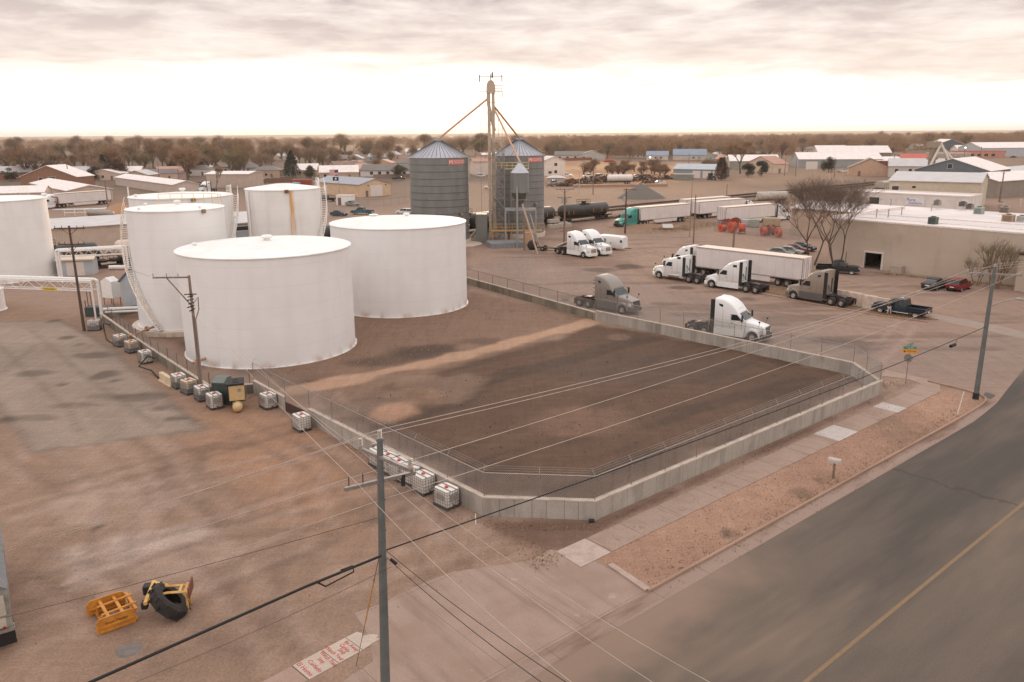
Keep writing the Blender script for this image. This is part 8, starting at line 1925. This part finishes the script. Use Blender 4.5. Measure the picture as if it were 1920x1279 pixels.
b.build('cross_frame', YP, t)
text_on('Snow Master', .17, BLKP, bf, (0,-.79,.42), (R(90),0,0))
c1_ = gp(312,1145); t = thing('wheel_attachment', 'pale yellow steel frame leaning on a large worn tractor tyre', 'machine attachment', c1_, R(12))
b = MB(); fr_ = [(-.55,-.85,.95),(-.55,.75,1.05)]
b.box((-.55,-.05,1.0),(.14,1.75,.14)); 
for y0,y1 in ((-.5,-.25),(.45,.3)): b.tube([(-.5,y0,1.0),(.2,y1,1.0),(.95,y1,.95)],.07,n=4)
b.box((.7,.02,.97),(.12,.6,.1)); b.box((.95,.02,.95),(.16,.8,.12)); b.add([(-.5,-.8,1.03),(.15,-.35,1.03),(-.5,-.15,1.03)],[(0,1,2)]); b.add([(-.5,.75,1.08),(.15,.38,1.05),(-.5,.12,1.05)],[(0,1,2)])
b.cyl((.95,-.3,.0),(.95,-.3,.95),.05,n=5); b.cyl((.95,.35,.0),(.95,.35,.95),.05,n=5); b.build('steel_frame', YP2, t)
b = MB(); b.box((1.08,.05,.95),(.06,1.0,.5)); b.build('end_plate', mat('rusty_plate', srgb(112,66,48), rough=.9, var=.2), t)
b = MB(); b.cbox(-.95,-.6,.35,.75,.65,1.05,.04); b.cbox(-.85,-.6,-.55,-.2,.5,.8,.04); b.build('rubber_block', BLKP, t)
tt_ = thing('worn_tyre', None, None); tt_.parent = t
b = MB(); b.lathe([(.48,-.22),(.75,-.27),(.9,-.2),(.93,0),(.9,.2),(.75,.27),(.48,.22)],28); b.v = [(x*1.05,z*1.15+.1*y,y*.98) for x,y,z in b.v]; b.build('tyre', TYR, tt_)
b = MB()
for k in range(22):
    a = 6.283*k/22; b = MB(); b.box((math.cos(a)*.93*1.05, (.12 if k%2 else -.12)+.1*math.sin(a)*.93, math.sin(a)*.93*.98),(.09,.24,.07),mat3=Matrix.Rotation(-a,3,'Y')); b.build('tread_lug', TYR, tt_)
tt_.rotation_euler = (R(52),0,R(-78)); tt_.location = (.2,-.2,.55)
b = MB(); b.lathe([(.42,.004),(.42,.03),(.1,.04),(.01,.035)],24); b.lathe([(.52,.0),(.48,.012),(.42,.02)],20); o = b.build('manhole_cover', mat('manhole_concrete', srgb(112,102,96), rough=.9, var=.15)); o.location = gp(242,1219); tag(o, 'grey round manhole cover below the orange yellow attachment', 'manhole cover')
# box trailer cut by the left edge
r0 = gp(40,1228); t = thing('parked_trailer', 'old grey tipper trailer rear cut by the left edge of the photo', 'trailer', gp(-22,1232)+Vector((-.25,.1,0)), R(124))
DT = mat('dirty_grey_metal', srgb(150,144,134), rough=.6, col2=srgb(118,112,104), scale=2); TP = mat('grey_tarp', srgb(112,112,112), rough=.6, var=.15, scale=2, stretch=(4,1,1))
b = MB(); b.bx(-.1,7,-1.15,1.15,.95,2.6); b.build('box_body', DT, t)
b = MB(); b.prism([(-1.2,2.6),(1.2,2.6),(.9,2.85),(-.9,2.85)],-.1,7,'x'); b.build('tarp_cover', TP, t)
b = MB(); b.bx(-.16,-.1,-1.0,-.05,1.55,2.4); b.bx(-.16,-.1,-.95,-.1,1.02,1.45); b.bx(-.16,-.1,.05,1.0,1.55,2.4); b.bx(-.16,-.1,.1,.95,1.02,1.45); b.build('rear_panel', mat('cream_panel', srgb(176,166,150), rough=.7), t)
b = MB(); b.bx(-.17,-.162,-.65,-.3,1.9,2.2); b.build('paper_notice', WHP, t); b = MB(); b.bx(-.22,-.1,-1.2,1.2,.82,.95); b.build('bumper', GALV, t)
for y in (-.85,-.6,.6,.85): b = MB(); b.cyl((-.2,y,1.02),(-.15,y,1.02),.06,n=8); b.build('tail_light', REDL, t)
for y in (-.85,.85): b = MB(); b.bx(-.1,-.07,y-.33,y+.33,.2,.82); b.build('mud_flap', BLKP, t)
for s in (-1,1): wheel(t, .8, s*1.15, out=s, w=.5)
# ---------------------------------------------------------------- kerbside: street sign, mailbox, marker, bits
q = gp(1698,718); hs = topz(q,1703,645); t = thing('street_sign', 'street sign post with green name blades and an orange blade at the corner', 'street sign', q)
MB().cyl((0,0,0),(0,0,hs),.035,n=6).build('post', GALV, t)
GRS = mat('sign_green', srgb(74,140,118), rough=.5); ORS = mat('sign_orange', srgb(226,146,28), rough=.5)
b = MB(); b.box((0,0,hs-.05),(1.0,.02,.24),R(40)); o = b.build('name_blade', GRS, t); text_on('Burton Ave', .17, WHP, o, (.01,-.02,hs-.05), (R(90),0,R(40)))
b = MB(); b.box((0,-.03,hs-.3),(1.0,.02,.22),R(-8)); o = b.build('name_blade', GRS, t); text_on('7th St', .17, WHP, o, (.0,-.05,hs-.3), (R(90),0,R(-8)))
b = MB(); b.box((0,-.06,hs-.58),(1.25,.02,.28),R(-8)); o = b.build('arrow_blade', ORS, t); text_on('DETOUR', .17, BLKP, o, (.12,-.09,hs-.58), (R(90),0,R(-8))); b = MB(); b.prism([(-.5,hs-.58),(-.36,hs-.50),(-.36,hs-.66)],-.02,0); b.v=[(x,y-.02,z) for x,y,z in b.v]; b.build('arrow', BLKP, o)
b = MB(); b.cyl((-.0,.06,hs-1.2),(.03,.09,hs-1.2),.36,n=8); o = b.build('stop_sign_back', GALV, t); o.rotation_euler = (0,0,0)
t = thing('mailbox', 'weathered grey mailbox on a wooden post in the gravel verge', 'mailbox', gp(1562,897), R(-35))
MB().bx(-.06,.06,-.06,.06,0,1.0).build('post', WOOD, t); b = MB(); b.prism([(-.16,1.0),(.16,1.0),(.16,1.16)]+[(.16*math.cos(a),1.16+.14*math.sin(a)) for a in [i*math.pi/6 for i in range(1,6)]]+[(-.16,1.16)],-.27,.27); b.v=[(y*1.3,x,z) for x,y,z in b.v]; b.build('box', mat('weathered_grey_box', srgb(184,172,162), rough=.6), t)
o = MB().cyl((0,0,0),(.18,-.1,1.75),.03,n=6).build('marker_pipe', WST); o.location = gp(1795,777); tag(o, 'leaning white plastic pipe stuck in the verge near the corner pole', 'pipe')
for (px,py,lb) in ((892,983,'white wooden stake at the foot of the wall corner'),):
    o = MB().box((0,0,.3),(.05,.03,.6)).build('stake', WST); o.location = gp(px,py); tag(o, lb, 'stake')
o = MB().cyl((-.15,0,.12),(.15,0,.12),.1,n=8).build('pipe_stub', BLKP); o.location = gp(1109,980); tag(o, 'small dark drain pipe stub under the wall corner', 'pipe stub')
sheet('storm_drain', [gp(1848,736), gp(1866,741), gp(1858,748), gp(1842,743)], .03, mat('drain_dark', srgb(60,54,50)), .03)
# litter and stones: real little pieces on the soil
GR_ = [mat('stone_pale', srgb(178,148,128), rough=.9), mat('stone_dark', srgb(112,90,78), rough=.9), mat('stone_mid', srgb(150,120,102), rough=.9)]
def scatter(name, label, poly, n, smin, smax, mats_, seed=1):
    r = random.Random(seed); xs_ = [p.x for p in poly]; ys_ = [p.y for p in poly]; b = MB(); k = 0
    while k < n:
        x, y = r.uniform(min(xs_),max(xs_)), r.uniform(min(ys_),max(ys_))
        ins = False; m_ = len(poly)
        for i in range(m_):
            a_, c_ = poly[i], poly[(i+1)%m_]
            if (a_.y > y) != (c_.y > y) and x < (c_.x-a_.x)*(y-a_.y)/(c_.y-a_.y)+a_.x: ins = not ins
        if not ins: continue
        k += 1; s = r.uniform(smin,smax)*(1 if r.random() < .93 else 2); vs = [(x+s*r.uniform(.7,1.2)*math.cos(a), y+s*r.uniform(.7,1.2)*math.sin(a), -.01) for a in (0,1.6,3.1,4.7)]+[(x+s*r.uniform(-.3,.3), y+s*r.uniform(-.3,.3), s*r.uniform(.6,1.1))]
        b.add(vs, [(0,1,4),(1,2,4),(2,3,4),(3,0,4)], r.randrange(len(mats_)))
    o = b.build(name, mats_, sharp=False); o['kind'] = 'stuff'; o['label'] = label; return o
scatter('verge_gravel', 'loose gravel on the verge between walk and kerb', P((1100,1040),(1215,1103),(1330,1040),(1835,765),(1850,745),(1800,735),(1740,722),(1420,880)), 9000, .018, .038, GR_, 2)
scatter('lot_clods', 'clods and stones on the dark soil lot', P((590,780),(1000,660),(1120,608),(1600,690),(1640,715),(1110,930),(905,925)), 3600, .02, .05, [mat('clod_brown', srgb(106,82,68), rough=1), mat('clod_dark', srgb(78,61,52), rough=1)], 3)
scatter('yard_stones', 'small stones scattered over the left yard', P((0,830),(400,790),(560,830),(890,990),(1000,1050),(700,1200),(600,1279),(0,1279)), 3200, .012, .03, GR_, 4)
scatter('tank_yard_gravel', 'coarse gravel around the white tanks', P((480,715),(660,700),(880,660),(1100,590),(885,550),(660,620),(350,690)), 5000, .02, .055, GR_[1:], 5)
scatter('lot_stones', 'stones and scraps scattered over the truck lot', P((890,500),(1000,470),(1240,540),(1560,585),(1900,640),(1840,730),(1600,670),(1120,570)), 2200, .015, .04, GR_, 6)
# dry weeds along wall and kerb
WEED = mat('dry_weed', srgb(150,124,92), rough=1, var=.25, scale=4); b = MB(); r_ = random.Random(9)
def weeds(line, n, spread, h):
    line = [Vector((p[0],p[1],0)) for p in line]
    for _ in range(n):
        i = r_.randrange(len(line)-1); p = line[i].lerp(line[i+1], r_.random())+Vector((r_.gauss(0,spread), r_.gauss(0,spread), 0))
        for k in range(5):
            a = r_.uniform(0,6.28); v = Vector((math.cos(a)*.5, math.sin(a)*.5, 1))*h*r_.uniform(.4,1.2); s = Vector((-math.sin(a), math.cos(a),0))*.012; b.add([p-s,p+s,p+v],[(0,1,2)])
weeds([gp(640,830), gp(900,985), gp(1118,992), gp(1652,748)], 420, .25, .16); weeds([gp(1230,1092), gp(1800,775)], 500, .5, .14); weeds([gp(1230,435), gp(1300,428), gp(1340,418)], 500, 1.6, .5); weeds([gp(1480,545), gp(1700,597)], 400, .6, .3); weeds([gp(1640,512), gp(1900,538)], 500, .4, .4); weeds([gp(300,690), gp(395,745), gp(470,745)], 150, .3, .2); weeds([gp(1590,720), gp(1700,722)], 150, .6, .15); weeds([gp(960,1010), gp(1040,1045), gp(1000,1060)], 200, .4, .12)
o = b.build('dry_weeds', WEED, sharp=False); o['kind'] = 'stuff'; o['label'] = 'tufts of dry weeds along walls and kerbs'
# scrap yard: junk cars and heaps
jr = random.Random(21)
junk = [('white','white saloon car at the right end of the scrap yard',1238,345,5,cG1),('white','white pickup with open cab, left part of the scrap yard',1105,333,175,pk),('white','white van like car behind the junk, left of the tank trailer',1127,332,5,cR1),('white','white car right of the tank trailer in the scrap yard',1186,335,10,cR1),('silver','silver car behind the tank trailer in the scrap yard',1195,333,-5,cG1),('white','white pickup near the silver shed by the right silo',1062,332,0,pk),('silver','silver pickup at the foot of the right silo scrap rows',1038,347,40,pk),('black','dark car behind the tank trailer',1172,332,20,cG1),('silver','silver pickup parked before the grey garage doors',1290,329,0,pk),('white','small white car beside the peach coloured house',1580,323,10,cG1),('white','white car by the dark red building',1652,311,5,cG1),
 ('black','black sport utility car behind the dark gravel heap',1828,305,0,cR1),('black','dark car left of the dark gravel heap',1798,299,5,cR1),('black','dark car driving on the far road at upper right',1900,296,0,cG1),('dblue','dark blue pickup before the red roofed shop',1715,312,0,pk),('silver','silver pickup before the red roofed shop, right of the blue one',1728,312,0,pk),('black','dark car right of the tan tower',1762,306,10,cR1),('black','dark pickup right of the tan tower, behind the dark car',1772,304,10,pk),('white','white van parked near the white building between the silos',902,332,10,cR1),('white','white car on the dirt between the silos',919,354,175,cR1),('white','white car in the lot upper left of the rusted tank',496,341,5,cG1),('silver','silver car beside the white one upper left of the rusted tank',508,340,8,cR1),('black','dark pickup parked on the street beyond the beige building',748,338,3,pk),('black','dark car parked among the houses left of the flag',612,328,5,cR1)]
for (cn,lb,px,py,an,src) in junk: fc(src, cn, lb, px, py, an)
JM = [mat('junk_rust', srgb(112,76,58), rough=1, var=.3, scale=2), mat('junk_dark', srgb(62,52,46), rough=1, var=.3), mat('junk_yellow', srgb(170,132,70), rough=.9), mat('junk_grey', srgb(140,130,122), rough=.8)]
for k,(px,py,w_,h_) in enumerate(((1075,343,7,1.6),(1092,344,8,2.0),(1108,342,9,2.6),(1122,341,9,3.2),(1136,341,8,3.0),(1148,338,7,2.2),(1180,340,6,1.8),(1205,338,7,2.4),(1216,336,5,2.0),(1222,344,5,1.2),(1098,347,6,1.2),(1052,349,6,1.0),(1250,336,6,1.5))):
    b = MB()
    for i in range(110):
        x, y = jr.gauss(0,w_*.4), jr.gauss(0,2.0); z = max(.1, h_*(1-abs(x)/w_)*jr.random())
        M3 = Matrix.Rotation(jr.uniform(0,3),3,'Z')@Matrix.Rotation(jr.uniform(-.6,.6),3,'Y'); b.box((x,y,z),(jr.uniform(.5,2.6),jr.uniform(.1,.7),jr.uniform(.06,.5)),0,jr.choice([0,0,1,1,1,3,2 if k in (1,2) else 0]),M3)
    o = b.build('scrap_heap', JM, sharp=False); o.location = gp(px,py); o['kind'] = 'stuff'; o['label'] = 'tangled heap of rusty scrap metal in the scrap yard'
bld('storage_shed','small pale domed shed beside the right silo, in front of the scrap yard',gp(1026,344),-5,7,5,2.2,'hip',1.0,wallmat('shed_pale',(176,160,150)),LG,cat='shed')
bld('storage_shed','green grey small shed in front of the grey garage',gp(1262,338),-20,8,5,2.4,'flat',1,wallmat('shed_green',(124,126,118)),LG,cat='shed')
t = thing('wheel_loader', 'yellow wheel loader parked before the grey garage', 'loader', gp(1272,331), R(175)); b = MB(); b.cbox(-2.6,2.0,-1.1,1.1,.9,2.2,.15); b.cbox(-.8,.8,-.9,.9,2.2,3.4,.1); b.bx(2.0,3.4,-1.3,1.3,.3,1.3); b.build('body', YP, t)
for s in (-1,1):
    for x in (-1.8,1.4): wheel(t, x, s*1.4, r=.75, w=.5, rim=.4, out=s)
t = thing('tractor_machine', 'dark farm tractor under the brown green evergreen', 'tractor', gp(1334,338), R(-60)); b = MB(); b.cbox(-1.6,1.8,-.6,.6,.9,1.8,.1); b.cbox(-1.6,-.2,-.8,.8,1.8,3.0,.1); b.build('body', mat('machine_dark', srgb(56,56,52)), t)
for s in (-1,1): wheel(t,-1.2,s*1.1,r=.8,w=.45,rim=.4,out=s); wheel(t,1.4,s*.9,r=.45,w=.3,rim=.2,out=s)
t = thing('baler', 'rusty red farm implement standing in the brown field', 'farm implement', gp(1142,304)); b = MB(); b.cbox(-3,3,-1.2,1.2,.6,2.0,.3); b.cyl((-4,0,.6),(4,0,.6),.5,n=8); b.build('body', mat('implement_red', srgb(170,82,66), rough=.8, var=.2), t)
# flatbed with wheels left of the tractor pair
t = thing('axle_cart', 'dark axle cart with two wheels left of the pair of white tractors', 'cart', gp(1026,470), R(-20)); b = MB(); b.bx(-1.8,1.8,-.5,.5,.45,.6); b.cyl((0,-1,.45),(0,1,.45),.07,n=5); b.build('frame', FRM, t)
for s in (-1,1): wheel(t,-.6,s*1.0,r=.42,w=.25,rim=.15,out=s)
# wooden fences between houses
for (a_,c_,lb,col) in (((1022,303),(1110,300),'reddish wooden fence in front of the houses right of the silo',(132,84,66)),((470,345),(548,341),'brown wooden fence right of the cream building',(120,92,76)),((300,352),(380,350),'grey brown fence behind the long storage shed',(112,92,80)),((1075,351),(1250,349),'tan dirt bank edging the scrap yard',(164,128,104)),((700,335),(790,333),'low grey fence by the white ranch house',(130,112,100))):
    o = strip('wooden_fence' if 'fence' in lb else 'dirt_bank', [gp(*a_), gp(*c_)], .06 if 'fence' in lb else 1.5,.06 if 'fence' in lb else 1.5,0,1.9 if 'fence' in lb else .9, mat('fence_%d'%col[0], srgb(*col), rough=.9, var=.2), kind=None if 'fence' in lb else 'structure'); tag(o, lb, 'fence' if 'fence' in lb else None)
for c in list(bpy.data.objects):
    if c.type == 'MESH' and c.users == 0: bpy.data.objects.remove(c)
